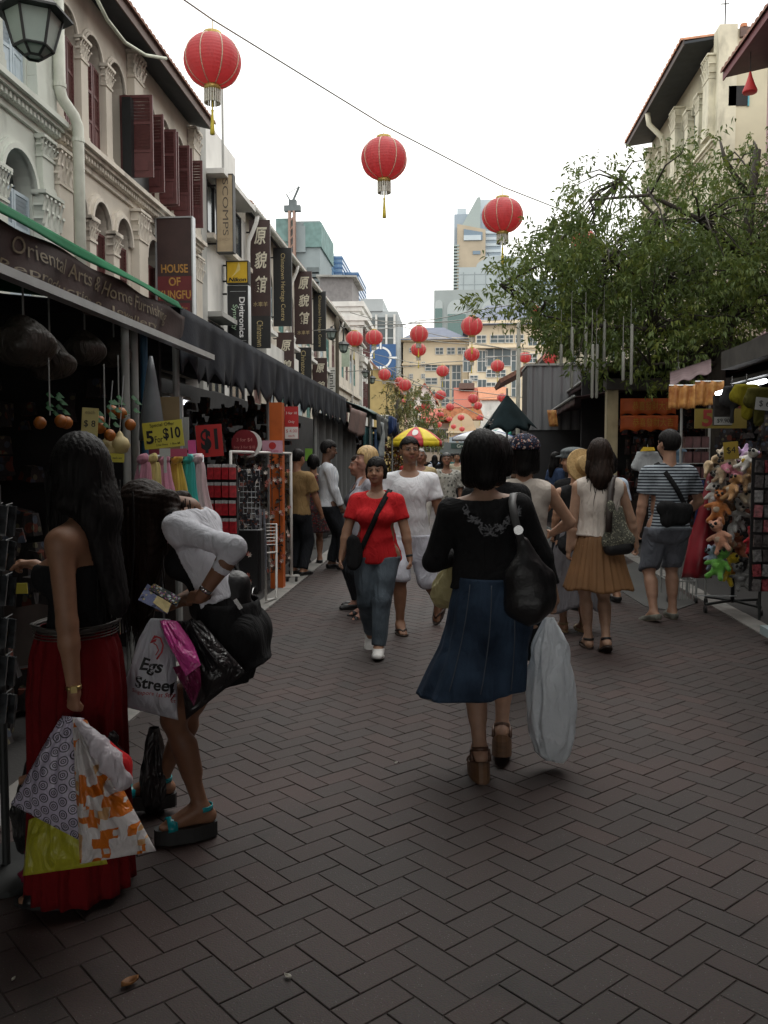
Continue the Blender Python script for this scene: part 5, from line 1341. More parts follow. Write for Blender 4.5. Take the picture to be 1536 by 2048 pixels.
   V,Q=S_.surf(o.get('vox',.0042),pad=.01);W.append(V);Qs.append(Q+n);n+=len(V)
  V=np.concatenate(W);Q=np.concatenate(Qs);col=s.paint(V)
  V=(s.R@V.T).T+s.O
  s.bodyobj=obj('body',np_mesh('body',V,Q,True,col),s.root,M_skin);return s
 def mesh(s,name,S_,m,vox=None,post=None,sm=1,parent=None,pad=.03):
  V,Q=S_.surf(vox or s.vox,post=post,pad=pad)
  if len(V)==0:return None
  if sm:V=relax(V,Q,sm,.45)
  V=(s.R@V.T).T+s.O;return obj(name,np_mesh(name,V,Q),parent or s.root,m)
  # -------- clothes
 def wrinkle(s,amp,f=26,seed=1.0,low=None,pull=None):
  def fn(X,Y,Z,D):
   n=wav(X*1.3,Y*1.3,Z*.55,f,seed)*.6+wav(X,Y,Z*1.6,f*.6,seed+3)*.5
   return D+amp*n
  return fn
 def top(s,m,t=.012,sleeve=.5,hem=-.06,neck=(.0,.02,.30,.055),name='shirt',flare=.0,amp=.004,sl_t=None,long=False,seed=1.0,strap=False,gather=False,rings=0.0,cut=None,vox=None,bust=True):
  """shirt: torso and upper arms let out by t; sleeve = share of the upper arm covered (1..2 runs on down the forearm)"""
  H=s.Hd;S_=SDF();s.torso(S_,t,.05,bust);r=s.limb_r();st=sl_t if sl_t is not None else t*1.3
  cuts=[]
  if flare:S_.cap(s.T(0,-.004,.05),s.T(0,-.004,hem-.03),.085*H*s.build,(.085+flare)*H*s.build,.05,(s.fw,1.35))
  else:S_.cap(s.T(0,0,.05),s.T(0,0,hem-.03),.082*H*s.build+t,.094*H*s.build+t,.05,(s.fw,1.38))
  for k in 'lr':
   if sleeve>0:
    e=s.sh[k]+(s.el[k]-s.sh[k])*min(1,sleeve)*1.12 if sleeve<=1 else s.el[k]
    S_.cap(s.sh[k],e,r['ua'][0]+st*.7,r['ua'][1]+st*(1.35 if sleeve<1 else .9),.035)
    if sleeve>1:
     w=s.el[k]+(s.wr[k]-s.el[k])*(sleeve-1)*1.1;S_.cap(s.el[k],w,r['fa'][0]+st*.9,r['fa'][1]+st*.8+.004,.02)
     cuts.append((s.el[k]+(s.wr[k]-s.el[k])*(sleeve-1),nz(s.wr[k]-s.el[k]),.09))
    else:cuts.append((s.sh[k]+(s.el[k]-s.sh[k])*sleeve,nz(s.el[k]-s.sh[k]),.11))
   else:cuts.append((s.sh[k]+s.rt*(.012 if k=='r' else-.012)*H,s.rt*(1 if k=='r' else-1),.16))
  hc=s.T(0,0,hem);un=s.up
  nk=s.T(neck[0],neck[1],neck[2])
  wr_=s.wrinkle(amp,24,seed)
  def post(X,Y,Z,D):
   D=wr_(X,Y,Z,D)
   if rings:
    for k in 'lr':
     for a_,b_ in((s.sh[k],s.el[k]),(s.el[k],s.wr[k])):
      d_=b_-a_;L_=np.linalg.norm(d_);d_=d_/L_;px,py,pz=X-a_[0],Y-a_[1],Z-a_[2];q_=px*d_[0]+py*d_[1]+pz*d_[2]
      rr=np.sqrt(np.maximum(0,px*px+py*py+pz*pz-q_*q_));D=np.where((rr<.085)&(q_>.03)&(q_<L_),D+rings*np.sin(q_*165+26*px+18*pz+1.5*np.sin(q_*60)),D)
   if gather:
    a=np.arctan2((X-s.pel[0]),(Y-s.pel[1]));D=D+.006*np.sin(a*22+2*np.sin(a*5))*np.clip((s.T(0,0,.26)[2]-Z)/.2,0,1)
   D=np.maximum(D,(hc[0]-X)*un[0]+(hc[1]-Y)*un[1]+(hc[2]-Z)*un[2]+.006*np.sin(9*X+7*Y+seed))
   for c,n_,R in cuts:
    px,py,pz=X-c[0],Y-c[1],Z-c[2];a=px*n_[0]+py*n_[1]+pz*n_[2]
    rr=np.sqrt(np.maximum(0,px*px+py*py+pz*pz-a*a));msk=(rr<R)&(a>-.005)&(a<.35)
    D=np.where(msk,np.maximum(D,a),D)
   px,py,pz=X-nk[0],Y-nk[1],Z-nk[2];R_n=neck[3]*H
   kx=neck[4]if len(neck)>4 else 1.0
   a=px*s.rt[0]+py*s.rt[1]+pz*s.rt[2];q=np.sqrt((a/kx)**2+(px*s.fw[0]+py*s.fw[1]+pz*s.fw[2])**2+((px*un[0]+py*un[1]+pz*un[2])*(neck[5]if len(neck)>5 else 1.0))**2)
   D=np.maximum(D,R_n-q)
   if cut is not None:D=cut(X,Y,Z,D)
   return D
  return s.mesh(name,S_,m,vox=vox,post=post)
 def legs(s,m,length=2.0,t=.012,name='trousers',t2=None,amp=.005,seed=2.0,waist=-.02):
  """trousers or shorts: pelvis and legs let out; length 0..1 along the thigh, 1..2 along the calf"""
  H=s.Hd;S_=SDF();r=s.limb_r();b=s.build;wq=math.sqrt(b);B=np.array([s.rt,s.fw,s.up]);t2=t if t2 is None else t2
  S_.ell(s.pel+[0,-.006*H,-.015*H],np.array([.105*b if s.fem else .099*b,.074*wq,.085])*H+t,.05,B);S_.ell(s.T(0,0,.05),np.array([.09*b,.066*b,.07])*H+t*.8,.05,B)
  for q in(-1,1):S_.ell(s.pel+np.array([q*.046,-.034,-.035])*H,np.array([.053,.044,.056])*H*wq+t,.04)
  cuts=[]
  for k in 'lr':
   if length<=1:
    e=s.hip[k]+(s.kn[k]-s.hip[k])*length*1.1;S_.cap(s.hip[k],e,r['th'][0]+t,(r['th'][0]*(1-length)+r['th'][1]*length)+t2*1.3,.03);cuts.append((s.hip[k]+(s.kn[k]-s.hip[k])*length,nz(s.kn[k]-s.hip[k])))
   else:
    S_.cap(s.hip[k],s.kn[k],r['th'][0]+t,r['th'][1]+t2,.03);e=s.kn[k]+(s.an[k]-s.kn[k])*(length-1)*1.08
    S_.cap(s.kn[k],e,r['th'][1]+t2,r['ca'][1]+t2*1.25,.02);cuts.append((s.kn[k]+(s.an[k]-s.kn[k])*(length-1),nz(s.an[k]-s.kn[k])))
  wc=s.T(0,0,waist);w1=s.wrinkle(amp,30,seed)
  def post(X,Y,Z,D):
   D=w1(X,Y,Z,D);D=np.maximum(D,(X-wc[0])*s.up[0]+(Y-wc[1])*s.up[1]+(Z-wc[2])*s.up[2])
   for c,n_ in cuts:
    px,py,pz=X-c[0],Y-c[1],Z-c[2];a=px*n_[0]+py*n_[1]+pz*n_[2]
    rr=np.sqrt(np.maximum(0,px*px+py*py+pz*pz-a*a));D=np.where((rr<.13)&(a>-.005),np.maximum(D,a),D)
   return D
  return s.mesh(name,S_,m,post=post)
 def skirt(s,m,z_top,z_hem,prof,pleats=24,amp=.012,name='skirt',sq=.72,sway=(0,0),hem_fn=None,n=96,nv=40,top_amp=.2,twist=0.0,seed=0.0,smooth=True):
  """flaring cloth tube from waist to hem with folds; prof = [(share of height, half width)]"""
  r2=random.Random(int(seed*10)+5);ph=[r2.uniform(0,6.28)for _ in range(6)]
  pv,pr_=zip(*prof);mb=MB();c0=s.pel
  def fn(u,v):
   a=2*math.pi*u+twist*v;r=float(np.interp(v,pv,pr_));k=top_amp+(1-top_amp)*v
   fold=math.sin(pleats*a+1.2*math.sin(3*a+ph[0])+.5*math.sin(v*5+ph[1]))+.45*math.sin(pleats*.5*a+ph[2])+.35*math.sin(pleats*1.9*a+ph[3])
   rr=r+amp*k*fold
   z=z_top+(z_hem-z_top)*v
   x,y=rr*math.cos(a),rr*sq*math.sin(a)
   if hem_fn:
    dx,dy,dz=hem_fn(math.cos(a),math.sin(a),v);x+=dx;y+=dy;z+=dz
   return(c0[0]+x+sway[0]*v*v,c0[1]+y+sway[1]*v*v,z)
  mb.grid(fn,n,nv,True);V=np.array(mb.v);V=(s.R@V.T).T+s.O;mb.v=[tuple(p)for p in V]
  o=mb.build(name,m,s.root,smooth);solid(o,.004);return o
 def shoe(s,k,m,kind='sneaker',m_sole=None,m2=None,vox=.006):
  H=s.Hd;f=s.foot[k];a,d,lat,dn=f['a'],f['d'],f['lat'],f['dn'];S_=SDF()
  if kind in('sneaker','loafer'):
   S_.cap(a+dn*.0*H,f['heel'],.026*H,.0235*H,.02);S_.cap(f['heel'],f['ball'],.0225*H,.020*H,.02,(lat,.85));S_.cap(a+d*.012*H+dn*.008*H,f['ball'],.026*H,.018*H,.02,(lat,.85));S_.cap(f['ball'],f['toe']+d*.006*H,.020*H,.0165*H,.02,(lat,.72))
   top=a+dn*(.0 if kind=='sneaker' else .010)*H
   low=f['heel']+dn*.020*H
   def post(X,Y,Z,D):
    e=(X-top[0])*-dn[0]+(Y-top[1])*-dn[1]+(Z-top[2])*-dn[2];D=np.maximum(D,e)
    e=(X-low[0])*dn[0]+(Y-low[1])*dn[1]+(Z-low[2])*dn[2];return np.maximum(D,e)
   o=s.mesh('shoe',S_,m,vox=vox,post=post)
  else:o=None
  # sole outline swept down
  th={'sneaker':.014,'loafer':.010,'flip':.016,'sandal':.014,'wedge':.05,'platform':.040}[kind]*H/1.6
  P=[];n=22
  for i in range(n):
   u=i/n*2*math.pi;t_=.5-.5*math.cos(u);y=-.040+(.158)*t_;w_=(.019+.013*math.sin(math.pi*min(1,t_*.85+.1))+(.003 if t_>.6 else 0))*(abs(math.sin(u))**.55)
   P.append((y*H,math.copysign(w_*H,math.sin(u))))
  mb=MB();base=a+dn*(.036 if kind!='sneaker' else .034)*H
  hi=[];lo=[]
  for y,w_ in P:
   q=base+d*y+lat*w_
   if kind=='wedge':
    fr=np.clip((y/H+.04)/.158,0,1);lift=.0*H
    hi.append(q);lo.append(q+dn*(.058*(1-fr)**.8+.012)*H)
   elif kind=='platform':hi.append(q);lo.append(q+dn*.036*H)
   else:hi.append(q);lo.append(q+dn*th)
  V=hi+lo;F=[tuple(range(n)),tuple(range(2*n-1,n-1,-1))]+[(i,(i+1)%n,n+(i+1)%n,n+i)for i in range(n)]
  mb.add([tuple(s.R@v+s.O)for v in V],F);so=mb.build('sole' if o is not None else 'sandal',m_sole or m,o or s.root)
  if kind in('flip','sandal','wedge','platform'):
   mm=m2 or m;mb=MB();Wd=lambda q:tuple(s.R@q+s.O)
   toe_c=f['ball']-dn*.0+dn*.0
   def band(c0,half,rise,wd):
    V=[];F=[]
    for i in range(9):
     g=math.pi*i/8;q=c0+lat*half*math.cos(g)-dn*rise*math.sin(g)+dn*.008*H
     V+=[Wd(q-d*wd),Wd(q+d*wd)]
    for i in range(8):F.append((2*i,2*i+1,2*i+3,2*i+2))
    b=MB();b.add(V,F);ob=b.build('strap',mm,so,True);solid(ob,.004)
   if kind=='flip':
    g=f['ball']+d*.010*H;g2=a+d*.028*H
    for q in(-1,1):mb.tube([Wd(g-dn*.008*H),Wd(g-d*.02*H+lat*q*.016*H-dn*.016*H),Wd(g2+lat*q*.029*H+dn*.026*H)],.0055*H,6)
    mb.build('strap',mm,so,True)
   else:
    band(f['ball']-d*.002*H,.031*H,.026*H,.012*H)
    band(a-d*.004*H+dn*.0*H-dn*.012*H,.029*H,.0*H+.001,.008*H)if False else None
    V=[];F=[]
    for i in range(17):
     g=2*math.pi*i/16;q=a+dn*-.002*H+lat*.026*H*math.cos(g)+d*.029*H*math.sin(g);V+=[Wd(q-dn*.006*H),Wd(q+dn*.006*H)]
    for i in range(16):F.append((2*i,2*i+1,2*i+3,2*i+2))
    b=MB();b.add(V,F);ob=b.build('strap',mm,so,True);solid(ob,.004)
    if kind=='wedge':
     mb=MB()
     for q in(-1,1):mb.tube([Wd(a+lat*q*.026*H),Wd(a-d*.008*H+lat*q*.027*H+dn*.035*H)],.006*H,6)
     mb.tube([Wd(a+lat*.026*H+d*.01*H),Wd(f['ball']-d*.02*H+lat*-.02*H-dn*.012*H)],.006*H,6);mb.build('strap',mm,so,True)
  return o or so
  # -------- hair
 def hair(s,m,kind='short',length=.3,name='hair',vol=1.0,vox=None,back=None,seed=1.0,fringe=True,extra=(),noface=False):
  H=s.Hd;S_=SDF();c,u,r,f=s.hc,s.hu,s.hr,s.hf;B=np.array([r,f,u]);P=lambda a,b,e:c+(r*a+f*b+u*e)*H
  dnw=np.array([0,0,-1.])
  S_.ell(P(0,-.008,.014),np.array([.0515,.0625,.0615])*H*vol,.02,B)
  if kind=='bob':
   for q in(-1,1):S_.cap(P(q*.036,-.010,.0),P(q*.040,-.004,-.062),.026*H*vol,.024*H*vol,.03)
   S_.cap(P(0,-.035,.0),P(0,-.038,-.062),.038*H*vol,.034*H*vol,.03,(f,1.1))
  if kind in('long','longf'):
   bk=np.array(back,float)if back is not None else nz(-s.fw*.18+dnw)
   e=P(0,-.042,-.01)
   S_.cap(P(0,-.03,.0),e+bk*.10*H,.044*H*vol,.046*H*vol,.04,(f,1.25));S_.cap(e+bk*.10*H,e+bk*length,.047*H*vol,.030*H*vol,.04,(s.fw,1.8))
   for q in(-1,1):S_.cap(P(q*.034,-.012,.0),P(q*.046,-.018,-.08),.024*H*vol,.022*H*vol,.03)
  if kind=='female_short':
   for q in(-1,1):S_.cap(P(q*.038,-.006,.004),P(q*.042,-.004,-.030),.020*H,.013*H,.02)
   S_.cap(P(0,-.036,.0),P(0,-.034,-.045),.034*H,.026*H,.03)
  if kind=='tail':
   S_.cap(P(0,-.05,.0),P(0,-.085,-.02),.026*H,.03*H,.02);S_.cap(P(0,-.085,-.02),P(0,-.085,-.02)+dnw*length,.03*H,.012*H,.02)
  for a_,b_,r0,r1 in extra:S_.cap(a_,b_,r0,r1,.04)
  fz_={'short':(.078,.0),'receding':(.070,.004)}.get(kind,(.080,0))
  def post(X,Y,Z,D):
   px,py,pz=X-c[0],Y-c[1],Z-c[2]
   a=(px*r[0]+py*r[1]+pz*r[2])/H;b=(px*f[0]+py*f[1]+pz*f[2])/H;e=(px*u[0]+py*u[1]+pz*u[2])/H
   ang=np.arctan2(a,b);D=D+.0022*np.sin(ang*46+3*np.sin(e*60+seed))+.0015*np.sin(ang*23+e*90)
   line=.034+.55*np.maximum(0,np.abs(a)-.030)*-1+(.004*np.sin(a*150+seed)if fringe else 0)-(.008 if kind in('bob','female_short')else 0)+(.012 if kind=='receding' else 0)
   face=np.minimum(line-e,b-(.012 if kind in('short','receding')else .020))*H
   face=np.where(np.abs(a)<.0475,face,np.minimum(face,(.06-np.abs(a))*H*0+face))
   if noface:return D
   D=np.maximum(D,face)
   if kind in('short','receding'):
    nape=(-.036-e+.35*np.maximum(0,b+.01))*H;D=np.maximum(D,nape)
    D=np.maximum(D,np.minimum((-.006-e)*H,(b+.012)*H))
    ear=(.017-np.sqrt((b+.004)**2+(e+.008)**2*.6))*H;D=np.where(np.abs(a)>.036,np.maximum(D,ear),D)
   return D
  return s.mesh(name,S_,m,vox=vox or s.hv*1.15,post=post,sm=0,pad=.02)
 def strands(s,m,pts,n=40,spread=.05,length=.3,r=.004,name='hair_strands',parent=None,seed=1,wave=.02):
  """loose locks hanging from around the given local point path"""
  r2=random.Random(seed);mb=MB()
  for i in range(n):
   t=r2.random();k=t*(len(pts)-1);j=min(int(k),len(pts)-2);p=np.array(pts[j])*(1-k+j)+np.array(pts[j+1])*(k-j)
   p=p+np.array([r2.gauss(0,spread*.3)for _ in range(3)]);L=length*r2.uniform(.55,1.05);a0,a1=r2.uniform(0,6.28),r2.uniform(0,6.28);P_=[]
   for q in range(7):v=q/6;P_.append(tuple(s.R@(p+np.array([wave*math.sin(a0+v*4)*v,wave*.6*math.sin(a1+v*3.4)*v,-L*v]))+s.O))
   mb.tube(P_,[r,r*1.2,r*1.2,r*1.1,r,r*.7,r*.2],5)
  o=mb.build(name,m,parent or s.root,True);tag(o,kind='stuff');return o
 def ribbon(s,pts,wd,m,name='strap',th=.004,nrm=None,parent=None,world=False):
  """strap along local points; nrm = outward hint per point"""
  P=[np.array(p,float)for p in pts];V=[];F=[]
  for i,p in enumerate(P):
   t=nz(P[min(i+1,len(P)-1)]-P[max(i-1,0)]);o=nz(nrm[i]if nrm is not None else p-s.T(0,0,.15));w_=nz(np.cross(t,o));V+=[p-w_*wd/2,p+w_*wd/2]
  V=[tuple(s.R@v+s.O)for v in V]
  for i in range(len(P)-1):F.append((2*i,2*i+1,2*i+3,2*i+2))
  mb=MB();mb.add(V,F);o=mb.build(name,m,parent or s.root,True);solid(o,th);return o
 def strap_round(s,surf_obj,a,b,wd,m,n=40,a0=0,a1=2*math.pi,off=.004,name='strap',parent=None):
  """belt round the torso in the plane through local points a (shoulder) and b (hip), laid on the clothing surface"""
  bm=bmesh.new();bm.from_mesh(surf_obj.data);bt=BVHTree.FromBMesh(bm);bm.free()
  a,b=np.array(a,float),np.array(b,float);c=(a+b)/2;ax=nz(a-b);per=nz(s.fw-ax*(s.fw@ax));pts,nn=[],[]
  c=c*np.array([1,1,1]);R_a=np.linalg.norm(a-b)/2
  for i in range(n+1):
   g=a0+(a1-a0)*i/n;d=ax*math.cos(g)+per*math.sin(g);o_=c+d*(R_a*abs(math.cos(g))+.35)
   hit=bt.ray_cast(Vector(s.R@o_+s.O),Vector(s.R@(-d)))
   if hit[0]is not None:
    q=s.R.T@(np.array(hit[0])-s.O);pts.append(q+d*off);nn.append(s.R.T@np.array(hit[1])*.6+d*.4)
  if len(pts)>3:
   for _ in range(3):pts=[pts[0]]+[(pts[i-1]+2*pts[i]+pts[i+1])/4 for i in range(1,len(pts)-1)]+[pts[-1]]
   pts=[p+nz(n_)*off for p,n_ in zip(pts,nn)]
   return s.ribbon(pts,wd,m,name,.004,nn,parent)
   # ---------------------------------------------------------------- bags
def sack(name,label,cat,top,w,h,d,m,rz=0.0,tilt=0.0,gather=.18,neck=.16,seed=1,folds=9,amp=.012,bottom=.75,group=None,nu=56,nv=34,lean=(0,0),handles=None,m_h=None,squash=(1,1),prof=None):
 """a carrier bag hanging from the point top: gathered neck, folds that run down from it, full and sagging belly"""
 r2=random.Random(seed);ph=[r2.uniform(0,6.28)for _ in range(12)]
 o=thing(name,label,cat,tuple(top),rz,group);ca,sa=math.cos(rz),math.sin(rz)
 pf=prof or[(0,gather),(neck,gather*1.15+.12),(neck+.18,.72),(.62,1.0),(.86,.98),(.97,.86),(1,bottom)]
 pv,pw=zip(*pf);mb=MB();dn_=[(0,.25),(.2,.55),(.6,1.0),(.85,1.0),(1,.55)];dv,dw=zip(*dn_)
 def fn(u,v):
  a=2*math.pi*u;c,s_=math.cos(a),math.sin(a);W=w/2*float(np.interp(v,pv,pw));D=d/2*float(np.interp(v,dv,dw))
  x=W*math.copysign(abs(c)**.75,c);y=D*math.copysign(abs(s_)**.8,s_)
  k=.35+.65*math.exp(-v*1.5)
  f_=math.sin(folds*a+ph[0]+2.0*math.sin(v*3+ph[1]))*.6+math.sin((folds*2+1)*a+ph[2]+3*math.sin(v*4+ph[3]))*.4+.9*math.sin(5*a+7*v+ph[4])*math.sin(9*v+ph[5]+2*a)
  q=1+amp*k*f_/max(.03,(W+D)/2)*min(1,.15+v*2)
  x*=q;y*=q
  z=-h*v+.012*math.sin(2*a+ph[6])*v-(.0 if v<.9 else 0)+.03*h*(abs(c)**2)*-(v>.93)
  x+=lean[0]*v;y+=lean[1]*v
  return(top[0]+x*ca-y*sa,top[1]+x*sa+y*ca,top[2]+z)
 mb.grid(fn,nu,nv,True);b0=len(mb.v)-nu;mb.f.append(tuple(b0+i for i in range(nu)));mb.mi.append(0)
 body=mb.build('bag_body',m,o,True)
 return o,body
def plastic(name,col,rough=.32,trans=.25,**k):
 m=mat(name,col,rough=rough,var=k.pop('var',.06),scale=k.pop('scale',9),bump=.25,bscale=34,fold=k.pop('fold',15),**k)
 t,N,L,b=nodes_of(m);tr=N.new('ShaderNodeBsdfTranslucent');ms=N.new('ShaderNodeMixShader');ms.inputs[0].default_value=trans
 src=b.inputs['Base Color'].links[0].from_socket;L.new(src,tr.inputs['Color']);out=N['Material Output']
 L.new(b.outputs[0],ms.inputs[1]);L.new(tr.outputs[0],ms.inputs[2]);L.new(ms.outputs[0],out.inputs[0]);return m
def print_on(body,me_text,at,right,up,m,name='print',off=.002,parent=None,view=None):
 """lay flat lettering onto a curved surface, along the line of sight 'view'"""
 bm=bmesh.new();bm.from_mesh(body.data);bt=BVHTree.FromBMesh(bm);bm.free()
 n=len(me_text.vertices);v=np.empty(n*3);me_text.vertices.foreach_get('co',v);v=v.reshape(-1,3)
 v[:,0]-=(v[:,0].max()+v[:,0].min())/2;v[:,1]-=(v[:,1].max()+v[:,1].min())/2
 r=nz(right);u=np.array(up,float);u=nz(u-r*(u@r));nn=np.cross(r,u);at=np.array(at,float)
 out=[]
 for q in v:
  p=at+r*q[0]+u*q[1];h=bt.ray_cast(Vector(p+nn*.6),Vector(-nn))
  out.append(np.array(h[0])+nn*(off+q[2])if h[0]is not None else p+nn*off)
 me_text.vertices.foreach_set('co',np.array(out).ravel());me_text.update();return obj(name,me_text,parent or body,m)
def to_loc(x,y,hd,P,z0=0.0):return rotz(R_(hd)).T@(np.array(P,float)-np.array([x,y,z0]))
def cloth(name,col,**k):return mat(name,col,rough=k.pop('rough',.85),var=k.pop('var',.14),scale=k.pop('scale',5),bump=.18,bscale=k.pop('bscale',220),fold=k.pop('fold',11),spec=k.pop('spec',.18),**k)
def spot_cloth(name,base,spots,scale=30,size=.32,rough=.85,rnd=1.0,feature=None):
 """printed cloth: irregular blots of several colours over a ground colour"""
 m=cloth(name,base);t,N,L,b=nodes_of(m);src=b.inputs['Base Color'].links[0].from_socket
 tc=N.new('ShaderNodeTexCoord')
 ns=N.new('ShaderNodeTexNoise');ns.inputs['Scale'].default_value=scale*.6;L.new(tc.outputs['Object'],ns.inputs['Vector'])
 ad=N.new('ShaderNodeVectorMath');ad.operation='MULTIPLY_ADD';ad.inputs[1].default_value=(.02,.02,.02);L.new(ns.outputs['Color'],ad.inputs[0]);L.new(tc.outputs['Object'],ad.inputs[2])
 for i,c in enumerate(spots):
  v=N.new('ShaderNodeTexVoronoi');v.inputs['Scale'].default_value=scale*(1+.23*i);v.inputs['Randomness'].default_value=rnd
  of=N.new('ShaderNodeVectorMath');of.inputs[1].default_value=(.37*i,.11*i,.53*i);L.new(ad.outputs[0],of.inputs[0]);L.new(of.outputs[0],v.inputs['Vector'])
  lt=N.new('ShaderNodeMath');lt.operation='LESS_THAN';lt.inputs[1].default_value=size*(1-.12*i);L.new(v.outputs['Distance'],lt.inputs[0])
  k=N.new('ShaderNodeMix');k.data_type='RGBA';k.inputs['B'].default_value=(*c,1);L.new(lt.outputs[0],k.inputs[0]);L.new(src,k.inputs['A']);src=k.outputs['Result']
 L.new(src,b.inputs['Base Color']);return m
def stripe_cloth(name,a,c,scale,axis='Z',th=.5):
 m=cloth(name,a);t,N,L,b=nodes_of(m);src=b.inputs['Base Color'].links[0].from_socket
 tc=N.new('ShaderNodeTexCoord');w_=N.new('ShaderNodeTexWave');w_.bands_direction=axis;w_.inputs['Scale'].default_value=scale;w_.inputs['Distortion'].default_value=.15
 L.new(tc.outputs['Object'],w_.inputs['Vector']);lt=N.new('ShaderNodeMath');lt.operation='GREATER_THAN';lt.inputs[1].default_value=th;L.new(w_.outputs['Fac'],lt.inputs[0])
 k=N.new('ShaderNodeMix');k.data_type='RGBA';k.inputs['B'].default_value=(*c,1);L.new(lt.outputs[0],k.inputs[0]);L.new(src,k.inputs['A']);L.new(k.outputs['Result'],b.inputs['Base Color']);return m
K_black=cloth('cloth_black',(.012,.012,.013));K_white=cloth('cloth_white',(.70,.71,.74));K_red=cloth('cloth_red',(.50,.018,.022))
K_cream=cloth('cloth_cream',(.56,.50,.45));K_denim=mat('denim',(.021,.038,.072),rough=.8,var=.45,scale=5,bump=.3,bscale=300,col2=(.048,.082,.138),fold=9,spec=.2)
K_jean=mat('jeans',(.045,.065,.085),rough=.8,var=.4,scale=6,bump=.3,bscale=260,col2=(.10,.13,.16),fold=10);K_dark=cloth('trousers_dark',(.016,.018,.022))
M_leather=mat('leather_black',(.012,.012,.013),rough=.42,var=.3,scale=12,bump=.25,bscale=70);M_rubber=mat('rubber_black',(.015,.015,.015),rough=.6)
M_gold=mat('gold_metal',(.55,.42,.18),rough=.3,metal=.9,var=.1);M_silver=mat('silver_metal',(.62,.62,.62),rough=.25,metal=.9,var=.1)
def ring_on(P,k,m,name,r=.031,wd=.014,at=.03):
 a=P.wr[k]+nz(P.el[k]-P.wr[k])*at*P.Hd;d=nz(P.el[k]-P.wr[k]);u=nz(np.cross(d,(0,.3,1.)));v=np.cross(d,u);pts=[a+(u*math.cos(g)+v*math.sin(g))*r for g in[2*math.pi*i/20 for i in range(21)]]
 return P.ribbon(pts,wd,m,name,.004,[u*math.cos(g)+v*math.sin(g)for g in[2*math.pi*i/20 for i in range(21)]])
def world_ribbon(pts,nrm,wd,m,name,parent,th=.004):
 V=[];F=[]
 for i,p in enumerate(pts):
  t=nz(np.array(pts[min(i+1,len(pts)-1)])-np.array(pts[max(i-1,0)]));w_=nz(np.cross(t,nrm[i]));V+=[np.array(p)-w_*wd/2,np.array(p)+w_*wd/2]
 for i in range(len(pts)-1):F.append((2*i,2*i+1,2*i+3,2*i+2))
 mb=MB();mb.add(V,F);o=mb.build(name,m,parent,True);solid(o,th);return o
 # 1 --- woman in black top and denim skirt, walking away in the middle
hx,hy=.185,4.22
hr_=AY(1108,1228,4.30)
P=Person('person walking away in black boat neck top and flared denim skirt, black bob',hx,hy,0,1.585,True,1.20,(.40,.235,.16),z0=.05,vox=.0095,foot_l=(-.045,-.06,.085),foot_r=(.075,.20,.12),fy_l=8,fy_r=-4,fp_l=16,fp_r=30,yaw=4,pitch=-3,hand_l=(-.15,.24,1.0),hint_l=(-.8,-1,-.5),hand_r=tuple(to_loc(hx,hy,0,(hr_[0]-.0,4.27,.845),.05)),hint_r=(1,-.4,-.1),lean=3,side=-3.5)
P.finish(tuck=(.45,.92,.88,.23),hand={'r':dict(curl=62,d=(.05,.05,-1),n=(-1,.1,0))},hands='rl')
P.top(K_black,.012,1.93,.025,(0,.008,.374,.102,1.32,1.0),amp=.006,name='black_top',seed=2.2,vox=.0085)
# sequin embroidery across the back
mb=MB();r2=random.Random(4)
for i in range(130):
 a=r2.uniform(-1,1);x=a*.135;z=1.205-.055*math.cos(a*1.5)+.05*abs(a)+r2.gauss(0,.013);y=-.112+.035*a*a
 p=P.W((x,y-.004+.01,z));mb.box(p,(.020,.004,.004),0,r2.uniform(-1.2,1.2))
tag(mb.build('embroidery',mat('sequin_black',(.05,.05,.055),rough=.25,metal=.5),P.root),kind='stuff')
osk=P.skirt(K_denim,.925,.365,[(0,.168),(.25,.198),(.45,.212),(.62,.208),(.8,.228),(1,.245)],7,.016,'denim_skirt',.86,n=110,nv=44,top_amp=.05,seed=1,sway=(-.015,0),hem_fn=lambda c,s_,v:((-.078*max(0,-c)-.05*max(0,c))*max(0,v-.45)*2,-.05*max(0,v-.5)*max(0,-c),(-.035*max(0,-c)+.03*max(0,c))*max(0,v-.55)*2))
bm=bmesh.new();bm.from_mesh(osk.data);bt=BVHTree.FromBMesh(bm);bm.free()
for xx in(.0,-.10,.10):
 pts=[]
 for i in range(14):
  v=i/13;h_=bt.ray_cast(Vector(P.W((xx*(1+.45*v)-.05*v*v,-.6,.90-.50*v))),Vector((0,1,0)))
  if h_[0]is not None:pts.append(np.array(h_[0])+[0,-.002,0])
 if len(pts)>3:world_ribbon(pts,[(0,-1,0)]*len(pts),.005,mat('denim_stitch',(.07,.085,.11)),'seam',P.root,.002)
P.hair(M_hair,'bob',vol=1.22,vox=.006)
M_wedge=mat('wedge_cork',(.12,.06,.028),rough=.6,var=.35,scale=6,stretch=(1,1,9));M_wstrap=mat('strap_brown',(.075,.035,.02),rough=.5)
P.shoe('l',M_wedge,'wedge',M_wedge,M_wstrap);P.shoe('r',M_wedge,'wedge',M_wedge,M_wstrap)
